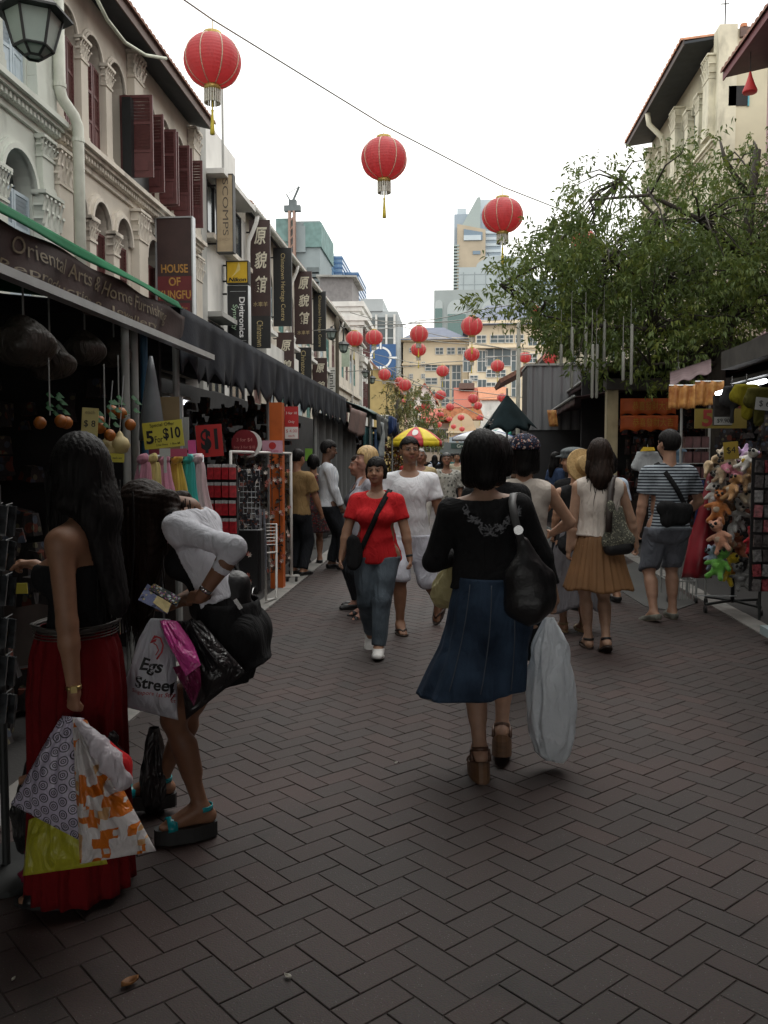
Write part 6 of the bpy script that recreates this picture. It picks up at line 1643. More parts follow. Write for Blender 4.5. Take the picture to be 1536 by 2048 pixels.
# black hobo bag on her right shoulder
def hobo(name,label,pts,r,m,thick=.6,seed=1,axis=(0,1,0),vox=.011):
 S_=SDF();ax=np.array(axis,float)
 for(a,b,ra,rb)in pts:S_.cap(a,b,ra,rb,.05,(ax,1/thick))
 def post(X,Y,Z,D):return D+.012*np.abs(wav(X*1.6,Y,Z*.5,20,seed))+.006*wav(X,Y,Z*.6,30,seed+4)+.004*np.abs(wav(X*1.5,Y,Z,48,seed+2))
 V,Q=S_.surf(vox,post=post);V=relax(V,Q,1,.5);c=V.mean(0)
 o=thing(name,label,'bag',tuple(c));obj('bag_body',np_mesh('bag_body',V,Q),o,m);return o
a=lambda px,py,Y:AY(px,py,Y)
bg=hobo('shoulder_bag','slouchy black hobo bag hanging behind the denim skirt from a grey strap',[(a(1043,1085,4.06),a(1050,1150,4.05),.03,.085),(a(1050,1150,4.05),a(1058,1200,4.06),.085,.115),(a(1025,1150,4.08),a(1030,1215,4.08),.03,.04),(a(1058,1205,4.06),a(1090,1195,4.10),.10,.07),(a(1040,1080,4.06),a(1095,1160,4.10),.015,.05)],.1,M_leather,.62,3)
st=[a(1046,1090,4.05),a(1036,1062,4.04),a(1028,1030,4.06),a(1024,1003,4.10),a(1027,988,4.19),a(1034,985,4.27),a(1042,1000,4.35),a(1052,1060,4.36),a(1060,1110,4.30)]
world_ribbon(st,[(0,-1,0)]*3+[(0,-1,.3),(0,-.3,1),(0,.3,1),(0,1,.3),(0,1,0),(0,1,0)],.036,mat('strap_grey',(.055,.055,.056),rough=.5),'strap',bg)
mb=MB();q=a(1037,1060,4.02);mb.lathe([(.012,-.004),(.022,-.004),(.022,.004),(.012,.004)],(0,0,0),12)
mb.v=[(q[0]+v[0],q[1]+v[2],q[2]+v[1])for v in mb.v];mb.build('buckle',M_silver,bg)
PB_sil=plastic('plastic_silver',(.76,.80,.84),.2,.25)
o,b_=sack('plastic_bag','tall silvery white plastic bag held by the woman in the denim skirt','bag',AY(1098,1236,4.30),.235,.70,.13,PB_sil,.25,seed=11,folds=9,amp=.020,gather=.16,neck=.12,lean=(.03,-.02),prof=[(0,.22),(.08,.40),(.2,.72),(.45,.92),(.72,1.0),(.85,.88),(.95,.62),(1,.30)])
PB_yel=plastic('plastic_pale_yellow',(.50,.45,.26),.35,.35)
o,b_=sack('plastic_bag','small translucent pale yellow bag hanging left of the denim skirt','bag',AY(903,1118,4.42),.17,.245,.13,PB_yel,-.5,seed=4,folds=5,amp=.012,lean=(-.02,0),bottom=.6)
# 2 --- woman in red long skirt, back left, turned to the stall
hx,hy,hd=-1.315,2.93,83
lw=AY(150,1400,2.74);rw=AY(70,1130,3.12)
P=Person('person with waist long black hair, black strapless top and red long skirt at the stall',hx,hy,hd,1.605,True,.86,(.33,.17,.10),vox=.0085,hv=.0055,hand_l=tuple(to_loc(hx,hy,hd,lw)),hint_l=(-1,-.5,0),hand_r=tuple(to_loc(hx,hy,hd,rw)),hint_r=(.3,-.5,-1),foot_l=(-.09,.0,.07),foot_r=(.08,.12,.07),yaw=-40,pitch=-24,fy_l=10,lean=-3)
P.finish(tuck=(.3,.95,.84,.20),hand={'l':dict(curl=68,d=(.1,.15,-1),n=(.9,-.2,0),vox=.0035),'r':dict(curl=48,d=(-.1,1,.1),n=(-.6,.2,-.8),th=(0,.3,1),vox=.004)})
P.top(K_black,.008,0,.03,(0,0,.42,.118,1.9,1.0),name='strapless_top',amp=.003,seed=.4,vox=.009,cut=lambda X,Y,Z,D:np.maximum(D,Z-1.185))
K_redsk=cloth('skirt_red',(.13,.004,.006),var=.2)
P.skirt(K_redsk,.965,.03,[(0,.138),(.10,.168),(.25,.182),(.6,.182),(1,.20)],15,.012,'red_skirt',.86,n=150,nv=36,top_amp=.35,seed=3)
P.ribbon([(.150*math.cos(g),.130*math.sin(g),.955+.006*math.sin(3*g))for g in[2*math.pi*i/28 for i in range(29)]],.055,mat('belt_dark',(.05,.045,.04),rough=.5),'belt',.005)
for q in range(5):
 P.ribbon([(.157*math.cos(g),.137*math.sin(g),.935+q*.010)for g in[2*math.pi*i/28 for i in range(29)]],.0035,mat('chain_dark',(.22,.21,.19),rough=.35,metal=.8),'belt_chain',.003)
P.hair(M_hair,'long',.47,vol=1.17,vox=.007,back=(.0,-.24,-1))
P.strands(M_hair,[P.hc+np.array([-.05,-.05,-.05]),P.hc+np.array([0,-.09,-.05]),P.hc+np.array([.06,-.06,-.05])],240,.09,.62,.0036,seed=3,wave=.03)
P.strands(M_hair,[P.hc+np.array([-.07,-.01,.0]),P.hc+np.array([-.065,.03,.0]),P.hc+np.array([-.05,.075,.0])],120,.035,.38,.0034,seed=5,name='hair_front')
ring_on(P,'l',M_gold,'wristwatch',.0255,.013,.012)
mb=MB();q=P.W(P.wr['l']+np.array([-.022,-.012,.02]));mb.box(q,(.02,.02,.022),.4);mb.build('watch_case',M_gold,P.root)
P.shoe('l',M_leather,'sandal',M_rubber,M_leather)
PA=P
# bags in her hand
top=AY(152,1443,2.74)
def ring_print(m,col,sc,r1,r2,r3):
 t,N,L,b=nodes_of(m);tc=N.new('ShaderNodeTexCoord');mp=N.new('ShaderNodeMapping');mp.inputs['Scale'].default_value=(sc,sc,sc);mp.inputs['Rotation'].default_value=(0,R_(28),0)
 L.new(tc.outputs['Object'],mp.inputs[0]);sx=N.new('ShaderNodeSeparateXYZ');L.new(mp.outputs[0],sx.inputs[0])
 def M(op,a,bb=None):
  n=N.new('ShaderNodeMath');n.operation=op
  for i,q in enumerate((a,bb)):
   if q is None:continue
   if isinstance(q,(int,float)):n.inputs[i].default_value=q
   else:L.new(q,n.inputs[i])
  return n.outputs[0]
 row=M('FLOOR',sx.outputs['Z']);off=M('MULTIPLY',M('MODULO',row,2),.5)
 fx_=M('SUBTRACT',M('FRACT',M('ADD',sx.outputs['X'],M('ADD',off,50))),.5);fz_=M('SUBTRACT',M('FRACT',M('ADD',sx.outputs['Z'],50)),.5)
 d=M('SQRT',M('ADD',M('MULTIPLY',fx_,fx_),M('MULTIPLY',fz_,fz_)))
 lines=None
 for r,w_ in((r1,.045),(r2,.04)):
  q=M('LESS_THAN',M('ABSOLUTE',M('SUBTRACT',d,r)),w_);lines=q if lines is None else M('MAXIMUM',lines,q)
 lines=M('MAXIMUM',lines,M('LESS_THAN',d,r3))
 k=N.new('ShaderNodeMix');k.data_type='RGBA';k.inputs['B'].default_value=(*col,1);L.new(lines,k.inputs[0]);src=b.inputs['Base Color'].links[0].from_socket;L.new(src,k.inputs['A']);L.new(k.outputs['Result'],b.inputs['Base Color'])
 for n in N:
  if n.type=='BSDF_TRANSLUCENT':L.new(k.outputs['Result'],n.inputs['Color'])
PB_lil=plastic('plastic_lilac_rings',(.58,.53,.66),.3,.18);ring_print(PB_lil,(.035,.03,.05),27,.37,.17,.06)
def flat_bag(name,label,quad,th,m,seed,amp=.006,nu=26,nv=26,group=None,cat='bag',puff=1.0):
 """a soft carrier bag seen flat on: quad = corner points top-left, top-right, bottom-right, bottom-left; pillowed and creased"""
 r2=random.Random(seed);A,B_,C_,D_=[np.array(q,float)for q in quad];nrm=nz(np.cross(B_-A,D_-A));ph=[r2.uniform(0,6.28)for _ in range(8)]
 def sf(sgn):
  def fn(u,v):
   p=(A*(1-u)+B_*u)*(1-v)+(D_*(1-u)+C_*u)*v
   e=(math.sin(math.pi*u)*math.sin(math.pi*min(1,.08+v*.97)))**.5 if 0<u<1 else 0
   cr=amp*(math.sin(9*u+4*v+ph[0]+2*math.sin(5*v+ph[1]))+.7*math.sin(17*u-7*v+ph[2]+math.sin(9*u))+.8*math.sin(22*(u-.5)/(v+.35)+ph[3]))*e
   return p+nrm*sgn*(th/2*e*puff+.002)+nrm*cr
  return fn
 mb=MB();mb.grid(sf(1),nu,nv);n0=len(mb.v);mb.grid(sf(-1),nu,nv)
 idx=[i for i in range(nu)]+[j*nu+nu-1 for j in range(1,nv)]+[(nv-1)*nu+i for i in range(nu-2,-1,-1)]+[j*nu for j in range(nv-2,0,-1)]
 for i in range(len(idx)):p,q=idx[i],idx[(i+1)%len(idx)];mb.f.append((p,q,n0+q,n0+p));mb.mi.append(0)
 o=thing(name,label,cat,tuple(A),0,group);b=mb.build('bag_body',m,o,True);return o,b
aa=lambda px,py,Y:AY(px,py,Y)
flat_bag('carrier_bag','lilac carrier bag printed with dark rings, tilted at the hand with the watch',[aa(128,1432,2.72),aa(166,1436,2.70),aa(178,1690,2.60),aa(22,1608,2.66)],.10,PB_lil,4,.005,34,34)
PB_org=plastic('plastic_orange_print',(.70,.67,.67),.3,.18)
def block_print(m,cols,sc):
 t,N,L,b=nodes_of(m);tc=N.new('ShaderNodeTexCoord');src=b.inputs['Base Color'].links[0].from_socket
 wv=N.new('ShaderNodeTexNoise');wv.inputs['Scale'].default_value=70;wv.inputs['Detail'].default_value=0;L.new(tc.outputs['Object'],wv.inputs['Vector'])
 ad=N.new('ShaderNodeVectorMath');ad.operation='MULTIPLY_ADD';ad.inputs[1].default_value=(.007,.007,.007);L.new(wv.outputs['Color'],ad.inputs[0]);L.new(tc.outputs['Object'],ad.inputs[2])
 for i,(c,s_,th)in enumerate(cols):
  sn=N.new('ShaderNodeVectorMath');sn.operation='SNAP';q=1/s_;sn.inputs[1].default_value=(q,9,q*1.25);of=N.new('ShaderNodeVectorMath');of.inputs[1].default_value=(.013*i,0,.017*i)
  L.new(ad.outputs[0],of.inputs[0]);L.new(of.outputs[0],sn.inputs[0]);wn=N.new('ShaderNodeTexWhiteNoise');wn.noise_dimensions='3D';L.new(sn.outputs[0],wn.inputs['Vector'])
  gt=N.new('ShaderNodeMath');gt.operation='GREATER_THAN';gt.inputs[1].default_value=th;L.new(wn.outputs['Value'],gt.inputs[0])
  k=N.new('ShaderNodeMix');k.data_type='RGBA';k.inputs['B'].default_value=(*c,1);L.new(gt.outputs[0],k.inputs[0]);L.new(src,k.inputs['A']);src=k.outputs['Result']
 L.new(src,b.inputs['Base Color'])
 for n in N:
  if n.type=='BSDF_TRANSLUCENT':L.new(src,n.inputs['Color'])
block_print(PB_org,[((.62,.36,.16),50,.86),((.64,.17,.015),40,.64),((.60,.57,.56),64,.86)],1)
flat_bag('carrier_bag','white carrier bag printed with orange blocks, widest of the bags at the red skirt',[aa(148,1436,2.66),aa(172,1440,2.66),aa(312,1702,2.56),aa(160,1728,2.50)],.13,PB_org,9,.008,34,34)
PB_wht=plastic('plastic_white',(.68,.64,.69),.3,.25)
S_=SDF();q=[aa(158,1442,2.62),aa(195,1490,2.58),aa(222,1525,2.56),aa(243,1560,2.56)]
for i,r in enumerate((.018,.030,.037)):S_.cap(q[i],q[i+1],r,(.030,.037,.037)[i],.03)
V,Q=S_.surf(.006,post=lambda X,Y,Z,D:D+.010*np.abs(wav(X,Y,Z*.6,42,2))+.004*np.abs(wav(X,Y,Z,110,5)));o=thing('plastic_bag','white twisted plastic bag showing something red inside, above the orange printed bag','bag',tuple(q[0]));obj('bag_body',np_mesh('bag_body',relax(V,Q,1),Q),o,PB_wht)
S_=SDF();S_.cap(aa(212,1492,2.60),aa(240,1530,2.58),.020,.034,.02);S_.cap(aa(240,1530,2.58),aa(254,1558,2.57),.034,.018,.02)
V,Q=S_.surf(.006);obj('red_content',np_mesh('red_content',V,Q),o,K_red)
PB_lime=plastic('plastic_lime',(.48,.46,.04),.3,.25)
flat_bag('carrier_bag','yellow green carrier bag hanging lowest behind the ring printed bag',[aa(58,1640,2.70),aa(168,1600,2.70),aa(215,1728,2.64),aa(46,1752,2.64)],.06,PB_lime,14,.006)
PB_black=plastic('plastic_black',(.014,.013,.014),.3,.0)
sack('plastic_bag','black plastic bag hanging on the far side of the red skirt, left','bag',aa(98,1480,3.02),.26,.40,.14,PB_black,.2,seed=21,gather=.4)
sack('plastic_bag','small crumpled black bag tucked right of the wrist with the watch','bag',aa(205,1462,2.86),.12,.13,.1,PB_black,.2,seed=23,gather=.6)
sack('plastic_bag','wine red bag at the hem of the red skirt below the lime bag','bag',aa(130,1690,2.92),.3,.14,.16,plastic('plastic_wine',(.17,.012,.04),.35,.1),.1,seed=24,gather=.7)
# 3 --- woman in white cardigan bending over the cards
hx,hy,hd=-.905,3.46,84
lw=AY(400,1196,3.24)
P=Person('person in white three quarter sleeve cardigan bending forward, long dark hair, turquoise sandals',hx,hy,hd,1.62,True,.92,(.235,.115,.065),z0=.04,vox=.0085,lean=23,pitch=-34,yaw=4,neckf=.95,hand_l=tuple(to_loc(hx,hy,hd,lw,.04)),hint_l=(-.25,-1,-.45),hand_r=tuple(to_loc(hx,hy,hd,AY(330,1215,3.5),.04)),hint_r=(.4,-.4,-1),foot_l=(-.08,.10,.085),foot_r=(.12,.38,.085),fy_l=34,fy_r=16,hipdrop=.02)
P.finish(tuck=(.6,.98,.86,.23),hand={'l':dict(curl=38,d=(.35,1,-.05),n=(.8,-.3,-.5),th=(0,.6,1)),'r':dict(curl=40,d=(-.2,1,.2),n=(-.6,-.2,.6),th=(0,.3,1))})
P.top(K_black,.006,0,-.12,(0,.03,.36,.10,1.5),name='black_dress',amp=.002)
P.skirt(K_black,.93,.60,[(0,.155),(.3,.182),(1,.178)],9,.008,'black_skirt',.74,n=80,nv=16,top_amp=.2,sway=(0,.05))
K_card=cloth('cardigan_white',(.60,.61,.66))
def opn(X,Y,Z,D):
 a=(X-P.nb[0])*P.fw[0]+(Y-P.nb[1])*P.fw[1]+(Z-P.nb[2])*P.fw[2];e=(X-P.nb[0])*P.up[0]+(Y-P.nb[1])*P.up[1]+(Z-P.nb[2])*P.up[2]
 return np.maximum(D,a-.052-.05*np.clip((e+.45)/.4,0,1)*0)
oc=P.top(K_card,.013,1.46,.065,(0,.01,.345,.075,1.25),name='cardigan',amp=.004,seed=6,rings=.0018,sl_t=.009,cut=opn,vox=.0085)
P.hair(M_hairb,'long',.34,vol=1.08,back=(-.02,.14,-1),vox=.007,noface=True,extra=[(P.hc+[0,.0,0],P.hc+[0,.03,-.46],.088,.05),(P.hc+[-.04,-.06,0],P.hc+[-.05,.0,-.40],.06,.04),(P.hc+[-.02,-.10,.02],P.sh['l']+[.02,.02,.03],.05,.035)])
P.strands(M_hairb,[P.hc+np.array([-.06,-.02,.0]),P.hc+np.array([-.05,.06,-.02]),P.hc+np.array([.05,.07,-.02])],220,.09,.52,.0030,seed=9,wave=.02)
P.strands(M_hairb,[P.hc+np.array([-.055,-.05,.04]),P.nb+np.array([-.06,-.05,.03])],60,.04,.30,.0028,seed=10,name='hair_side')
M_teal=mat('strap_turquoise',(.01,.24,.27),rough=.25,var=.2,scale=20)
for k in 'lr':P.shoe(k,M_leather,'platform',M_rubber,M_teal)
ring_on(P,'l',M_silver,'bracelet',.026,.016,.025)
a_,b2=P.sh['l']+P.up*.03+P.rt*.03,P.T(.10,-.03,-.02)
P.strap_round(oc,a_,b2,.042,K_black,40,off=.005)
PB=P
bg=hobo('shoulder_bag','big black shoulder bag hanging behind the white cardigan, pale tag on it',[(aa(425,1165,3.42),aa(470,1175,3.44),.05,.07),(aa(415,1215,3.42),aa(468,1225,3.44),.085,.085),(aa(430,1180,3.42),aa(460,1230,3.44),.09,.09)],.1,M_leather,.75,8,vox=.009)
mb=MB();q0=aa(476,1208,3.335);mb.box(q0,(.016,.004,.045),0,-.6);mb.build('bag_tag',M_silver,bg)
# her carrier bags
PB_clear=plastic('plastic_white_clear',(.64,.65,.70),.3,.35)
o,b_=flat_bag('carrier_bag','white carrier bag with black brush lettering and a red face emblem, under the cards',[aa(306,1238,3.16),aa(336,1238,3.14),aa(356,1440,3.06),aa(234,1410,3.12)],.15,PB_clear,31,.006,34,34)
tm=text_mesh('Egs',.062,.12,.0006,.0015);print_on(b_,tm,aa(294,1342,3.0),(1,.06,-.22),(.2,0,1),mat('ink_black',(.01,.01,.012)))
tm=text_mesh('Street',.058,.0,.0006,.0015);print_on(b_,tm,aa(302,1376,3.0),(1,.06,-.16),(.1,0,1),mat('ink_black'))
tm=text_mesh('Singapore 1st Street',.022,.12);print_on(b_,tm,aa(302,1397,3.0),(1,.06,-.12),(.1,0,1),mat('ink_red',(.42,.03,.04)))
for pts_,wd_ in(([(312,1272),(302,1283),(298,1300),(301,1318),(306,1328)],.012),([(312,1272),(322,1276),(327,1290),(324,1304),(314,1318)],.006),([(308,1286),(314,1290),(318,1300),(312,1310)],.004)):
 bm=bmesh.new();bm.from_mesh(b_.data);bt=BVHTree.FromBMesh(bm);bm.free();L_=[]
 for x_,y_ in pts_:
  p_=aa(x_,y_,2.9);h_=bt.ray_cast(Vector(p_),Vector((0,1,0)));L_.append((np.array(h_[0])if h_[0]is not None else aa(x_,y_,3.06))+np.array([0,-.004,0]))
 world_ribbon(L_,[(0,-1,0)]*len(L_),wd_,mat('ink_red'),'emblem_stroke',b_,.001)
PB_pink=plastic('plastic_pink',(.58,.06,.30),.25,.15)
o,b_=flat_bag('carrier_bag','shiny pink plastic bag hanging right of the white lettered bag',[aa(322,1242,3.12),aa(352,1242,3.10),aa(402,1330,3.04),aa(372,1352,3.02)],.10,PB_pink,37,.008)
flat_bag('carrier_bag','dark wine lower part bag under the shiny pink bag',[aa(346,1335,3.10),aa(398,1322,3.10),aa(402,1372,3.08),aa(388,1412,3.06)],.07,plastic('plastic_dark_pink',(.14,.012,.055),.35,.1),38,.006)
flat_bag('carrier_bag','large black glossy bag with a broken silver corner, right of the pink bag',[aa(352,1242,3.22),aa(400,1240,3.24),aa(492,1345,3.20),aa(372,1440,3.16)],.12,PB_black,41,.012)
# postcards in her hand
def card(label,quad,m,name='postcard',cat='postcard',th=.003,extra=None):
 o=thing(name,label,cat,tuple(np.mean(quad,0)));mb=MB();mb.slab(quad,th);b=mb.build('card',m,o)
 return o,b
m_c1=spot_cloth('card_blue',(.22,.25,.42),[(.06,.07,.12),(.55,.5,.3)],38,.3)
o,b=card('blue and yellow postcard held low in the hand with the bracelet',[aa(276,1200,3.18),aa(295,1168,3.24),aa(346,1200,3.22),aa(335,1228,3.14)],m_c1)
mb=MB();mb.slab([aa(308,1204,3.155)+np.array([0,-.012,0]),aa(318,1190,3.19)+np.array([0,-.012,0]),aa(346,1203,3.21)+np.array([0,-.012,0]),aa(336,1226,3.14)+np.array([0,-.012,0])],.002);mb.build('picture',mat('card_yellow',(.52,.42,.18),var=.25,scale=40),o)
m_c2=spot_cloth('card_glitter',(.05,.06,.06),[(.35,.4,.4),(.45,.3,.1),(.3,.1,.25)],60,.34)
card('clear pack of small colourful trinkets on top of the postcard',[aa(298,1180,3.12),aa(307,1168,3.14),aa(362,1196,3.14),aa(354,1212,3.10)],m_c2,'trinket_pack','pack',.012)
# black bag standing by her far leg
sack('plastic_bag','black bag standing on the paving behind the legs at lower left','bag',aa(308,1455,3.62),.12,.36,.16,PB_black,.1,seed=45,gather=.35)
# 4 --- woman in red T-shirt walking towards the camera
hx,hy,hd=-.60,6.86,178
P=Person('person walking forward in red T-shirt and blue jeans, black bag slung across',hx,hy,hd,1.525,True,1.17,(.34,.185,.115),vox=.0105,hv=.005,yaw=-4,pitch=-2,foot_l=(-.04,.20,.07),foot_r=(.065,-.16,.12),fp_l=-6,fp_r=36,fy_l=4,hand_l=(-.275,.06,.73),hand_r=(.27,.10,.74),hint_l=(-1,-.5,0),hint_r=(1,-.5,0))
P.finish(hand={'l':dict(curl=30),'r':dict(curl=22)})
ot=P.top(K_red,.018,.62,-.055,(0,.03,.335,.058,1.15),name='t_shirt',flare=.012,amp=.007,seed=3.3,sl_t=.020)
P.legs(K_jean,1.95,.012,'jeans',.020,.007)
P.hair(M_hair,'female_short',vox=.0055)
M_snk=mat('sneaker_white',(.58,.57,.55),rough=.6,var=.1,scale=20)
P.shoe('l',M_snk,'sneaker',M_snk);P.shoe('r',M_snk,'sneaker',M_snk)
P.strap_round(ot,P.sh['l']*.62+P.nb*.38+P.up*.05,P.T(.115,.02,-.08),.042,K_black,44,off=.007)
ring_on(P,'l',M_rubber,'wristwatch',.027,.018,.02)
bg=hobo('sling_bag','small black sling bag at the hip of the red T-shirt',[(aa(706,1080,6.72),aa(704,1130,6.70),.055,.055),(aa(712,1085,6.74),aa(712,1125,6.72),.05,.05)],.1,K_black,.55,2)
# 5 --- man in white T-shirt
hx,hy,hd=-.385,7.78,181
P=Person('person in plain white T-shirt, white cargo shorts and flip flops, wearing glasses',hx,hy,hd,1.70,False,1.06,(.25,.125,.07),vox=.011,hv=.0055,yaw=14,pitch=3,foot_r=(.075,.17,.075),foot_l=(-.27,-.26,.20),fp_l=48,fy_l=-24,fy_r=14,hand_l=(-.335,.05,.78),hand_r=(.28,.12,.80))
P.finish(hand={'l':dict(curl=45)},hands='lr')
P.top(K_white,.016,.62,-.05,(0,.03,.335,.058,1.2),name='t_shirt',flare=.012,amp=.007,seed=5.1,sl_t=.018)
P.legs(cloth('shorts_white',(.50,.52,.58),var=.2),1.05,.024,'shorts',.032,.009)
P.hair(M_hair,'short',vol=1.03)
for k in 'lr':P.shoe(k,mat('flipflop_brown',(.035,.022,.016),rough=.6),'flip')
mb=MB();G_=lambda a_,b_,e_:tuple(P.W(P.hc+(P.hr*a_+P.hf*b_+P.hu*e_)*P.Hd))
for q in(-1,1):
 mb.tube([G_(q*.0185+.0125*math.cos(g),.0615,.003+.0085*math.sin(g))for g in[2*math.pi*i/14 for i in range(15)]],.0016,5)
 mb.tube([G_(q*.031,.0605,.005),G_(q*.049,.01,.004)],.0016,5)
mb.tube([G_(-.006,.0625,.005),G_(.006,.0625,.005)],.0016,5);mb.build('glasses',mat('frame_black'),P.root)
# 6 --- man in striped shirt standing at the stalls
hx,hy,hd=-1.70,11.9,-72
P=Person('person in untucked pale striped shirt and dark trousers standing at the grey cloth, side on',hx,hy,hd,1.755,False,1.05,SK_IND,vox=.013,hv=.0065,pitch=-12,yaw=-8,foot_l=(-.08,.04,.08),foot_r=(.09,.16,.08),fy_l=10,fy_r=-6,hand_l=(-.22,.06,.86),hand_r=(.20,.14,.84),lean=-2)
P.finish(hands='lr')
P.top(stripe_cloth('shirt_striped',(.50,.54,.60),(.66,.68,.70),16,'X',.55),.016,1.86,-.05,(0,.04,.335,.05,1.1),flare=.015,amp=.009,seed=7.7)
P.legs(K_dark,1.95,.016,'trousers',.024,.008);P.hair(M_hair,'short',vol=1.05)
for k in 'lr':P.shoe(k,M_leather,'loafer',M_rubber)
# 7 --- couple at the trinket stall
P=Person('person in khaki short sleeved shirt and dark trousers, back turned, beside the orange post',-2.02,11.25,-24,1.63,False,1.05,SK_MID,vox=.013,hv=.0065,hand_r=(.27,.16,.80),pitch=-8)
P.finish(hands='r');P.top(cloth('shirt_khaki',(.26,.17,.075)),.022,.72,-.04,flare=.02,amp=.008,name='shirt');P.legs(K_dark,1.95,.016,'trousers',.024);P.hair(M_hair,'short')
for k in 'lr':P.shoe(k,M_leather,'loafer',M_rubber)
K_flr=spot_cloth('dress_floral_dark',(.06,.035,.04),[(.18,.03,.03),(.12,.10,.10),(.05,.07,.05)],26,.36)
P=Person('person in dark red floral dress with short dark hair, back turned by the striped shirt',-2.02,12.55,10,1.56,True,1.12,SK_MID,vox=.013,hv=.0065)
P.finish(hands='r');P.top(K_flr,.016,.7,-.07,(0,-.01,.335,.05,1.3),name='dress_top',flare=.02,amp=.006);P.skirt(K_flr,.86,.46,[(0,.16),(.4,.20),(1,.235)],10,.012,'dress_skirt',.75,n=60,nv=16);P.hair(M_hair,'female_short',vol=1.06)
for k in 'lr':P.shoe(k,M_leather,'loafer',M_rubber)
# 8 --- two older women behind the red T-shirt
P=Person('person with short blond hair in profile behind the red T-shirt',-.83,8.35,112,1.625,True,1.05,(.50,.27,.20),vox=.013,hv=.006,yaw=-6,old=True,fp_l=10)
P.finish(hands='l');P.top(cloth('blouse_grey',(.35,.34,.38)),.018,.7,-.10,flare=.02,amp=.007,name='blouse');P.legs(K_dark,1.9,.016,'trousers',.02);P.hair(M_blond,'female_short',vol=1.06)
for k in 'lr':P.shoe(k,M_leather,'sandal',M_rubber)
P=Person('person with reddish skin and dark hair in profile just left of the blond head',-.955,8.85,104,1.55,True,1.0,(.36,.17,.115),vox=.013,hv=.0065,old=True)
P.finish(hands='l');P.top(cloth('blouse_dark',(.06,.06,.07)),.018,.8,-.10,flare=.02,name='blouse');P.legs(K_dark,1.9,.016,'trousers',.02);P.hair(M_hairb,'short',vol=1.02)
for k in 'lr':P.shoe(k,M_leather,'loafer',M_rubber)
# 9 --- grey haired man in beige shirt, man in patterned shirt
P=Person('person with cropped grey hair in beige polo shirt and pale trousers, coming forward',-.535,14.6,176,1.66,False,1.12,(.26,.12,.075),vox=.014,hv=.0065,old=True,foot_l=(-.08,.18,.08),foot_r=(.07,-.16,.1),fp_r=25)
P.finish(hands='lr');P.top(cloth('polo_beige',(.46,.36,.20)),.022,.7,-.06,flare=.025,amp=.008,name='shirt');P.legs(cloth('trousers_pale',(.45,.42,.38)),1.2,.02,'shorts',.03);P.hair(M_hairg,'receding',vol=.99)
for k in 'lr':P.shoe(k,M_snk,'sneaker',M_snk)
P=Person('person in grey leaf patterned shirt left of the black bob, coming forward',-.10,14.9,184,1.60,False,1.08,(.27,.135,.085),vox=.014,hv=.0065,old=True,foot_r=(.08,.17,.08))
P.finish(hands='lr');P.top(spot_cloth('shirt_leaf',(.40,.39,.35),[(.13,.13,.12),(.55,.54,.5)],17,.36),.026,.85,-.07,flare=.03,amp=.009,name='shirt');P.legs(cloth('trousers_grey',(.10,.11,.13)),1.9,.018,'trousers',.024);P.hair(M_hairg if False else mat('hair_pepper',(.05,.05,.05),rough=.5,var=.5,scale=60),'short')
for k in 'lr':P.shoe(k,M_leather,'loafer',M_rubber)
# 10 --- small figures farther up the lane
far=[('far person with long dark hair, white top and jeans, back turned',-.56,27.5,0,1.60,True,K_white,K_jean,'long'),('far person in black vest beside the white top, back turned',-.30,26.5,10,1.62,True,K_black,K_denim,'long'),('far person in teal top at the stall edge, side on',-.02,30.0,80,1.66,False,cloth('shirt_teal',(.03,.12,.12)),K_dark,'short'),('far person in dark clothes under the yellow red parasol',-1.05,33.0,180,1.64,False,K_dark,K_dark,'short'),('far person in pale blue shirt near the parasol pole, coming forward',-.75,36.0,178,1.62,False,cloth('shirt_blue_pale',(.30,.38,.50)),K_dark,'short'),('far person in grey shirt in the lane beyond the stalls',.55,40.0,182,1.65,False,cloth('shirt_grey',(.2,.2,.21)),K_jean,'short'),('far person in white shirt at the very end of the lane',-.35,46.0,175,1.62,False,K_white,K_dark,'short')]
far+=[('far person in red top by the left stalls, back turned',-1.25,24.0,20,1.58,True,cloth('top_red_far',(.35,.03,.03)),K_dark,'long'),('far person in white vest under the green tarpaulin',-1.45,28.5,90,1.62,True,K_white,K_dark,'bob'),('far person in black by the white and blue parasol',.95,23.0,185,1.66,False,K_dark,K_jean,'short'),('far person in cream shirt in the middle of the lane, coming forward',.12,24.0,180,1.64,False,cloth('shirt_cream_far',(.45,.40,.30)),K_dark,'short'),('far person in brown dress right of the lane, back turned',1.5,19.0,5,1.58,True,cloth('top_brown_far',(.12,.07,.045)),K_dark,'bob'),('far person in blue top at the right stalls, side on',1.9,16.2,-60,1.62,True,cloth('top_blue_far',(.05,.08,.16)),K_dark,'long'),('far person in dark shirt, small, left of the peach gateway',-.9,44.0,180,1.65,False,K_black,K_dark,'short'),('far person in pink top, small, in the middle of the lane',.2,36.0,0,1.58,True,cloth('top_pink_far',(.45,.2,.22)),K_dark,'long')]
for l,x,y,hd,H,f,kt,kl,hr in far:
 P=Person(l,x,y,hd,H,f,1.0,SK_MID,vox=.02,hv=.011,foot_l=(-.08,.14,.08),foot_r=(.08,-.12,.09));P.finish(hands='');P.top(kt,.020,.6,-.05,name='shirt');P.legs(kl,1.95,.014,'trousers',.02);P.hair(M_hair,hr,.3,vox=.011)
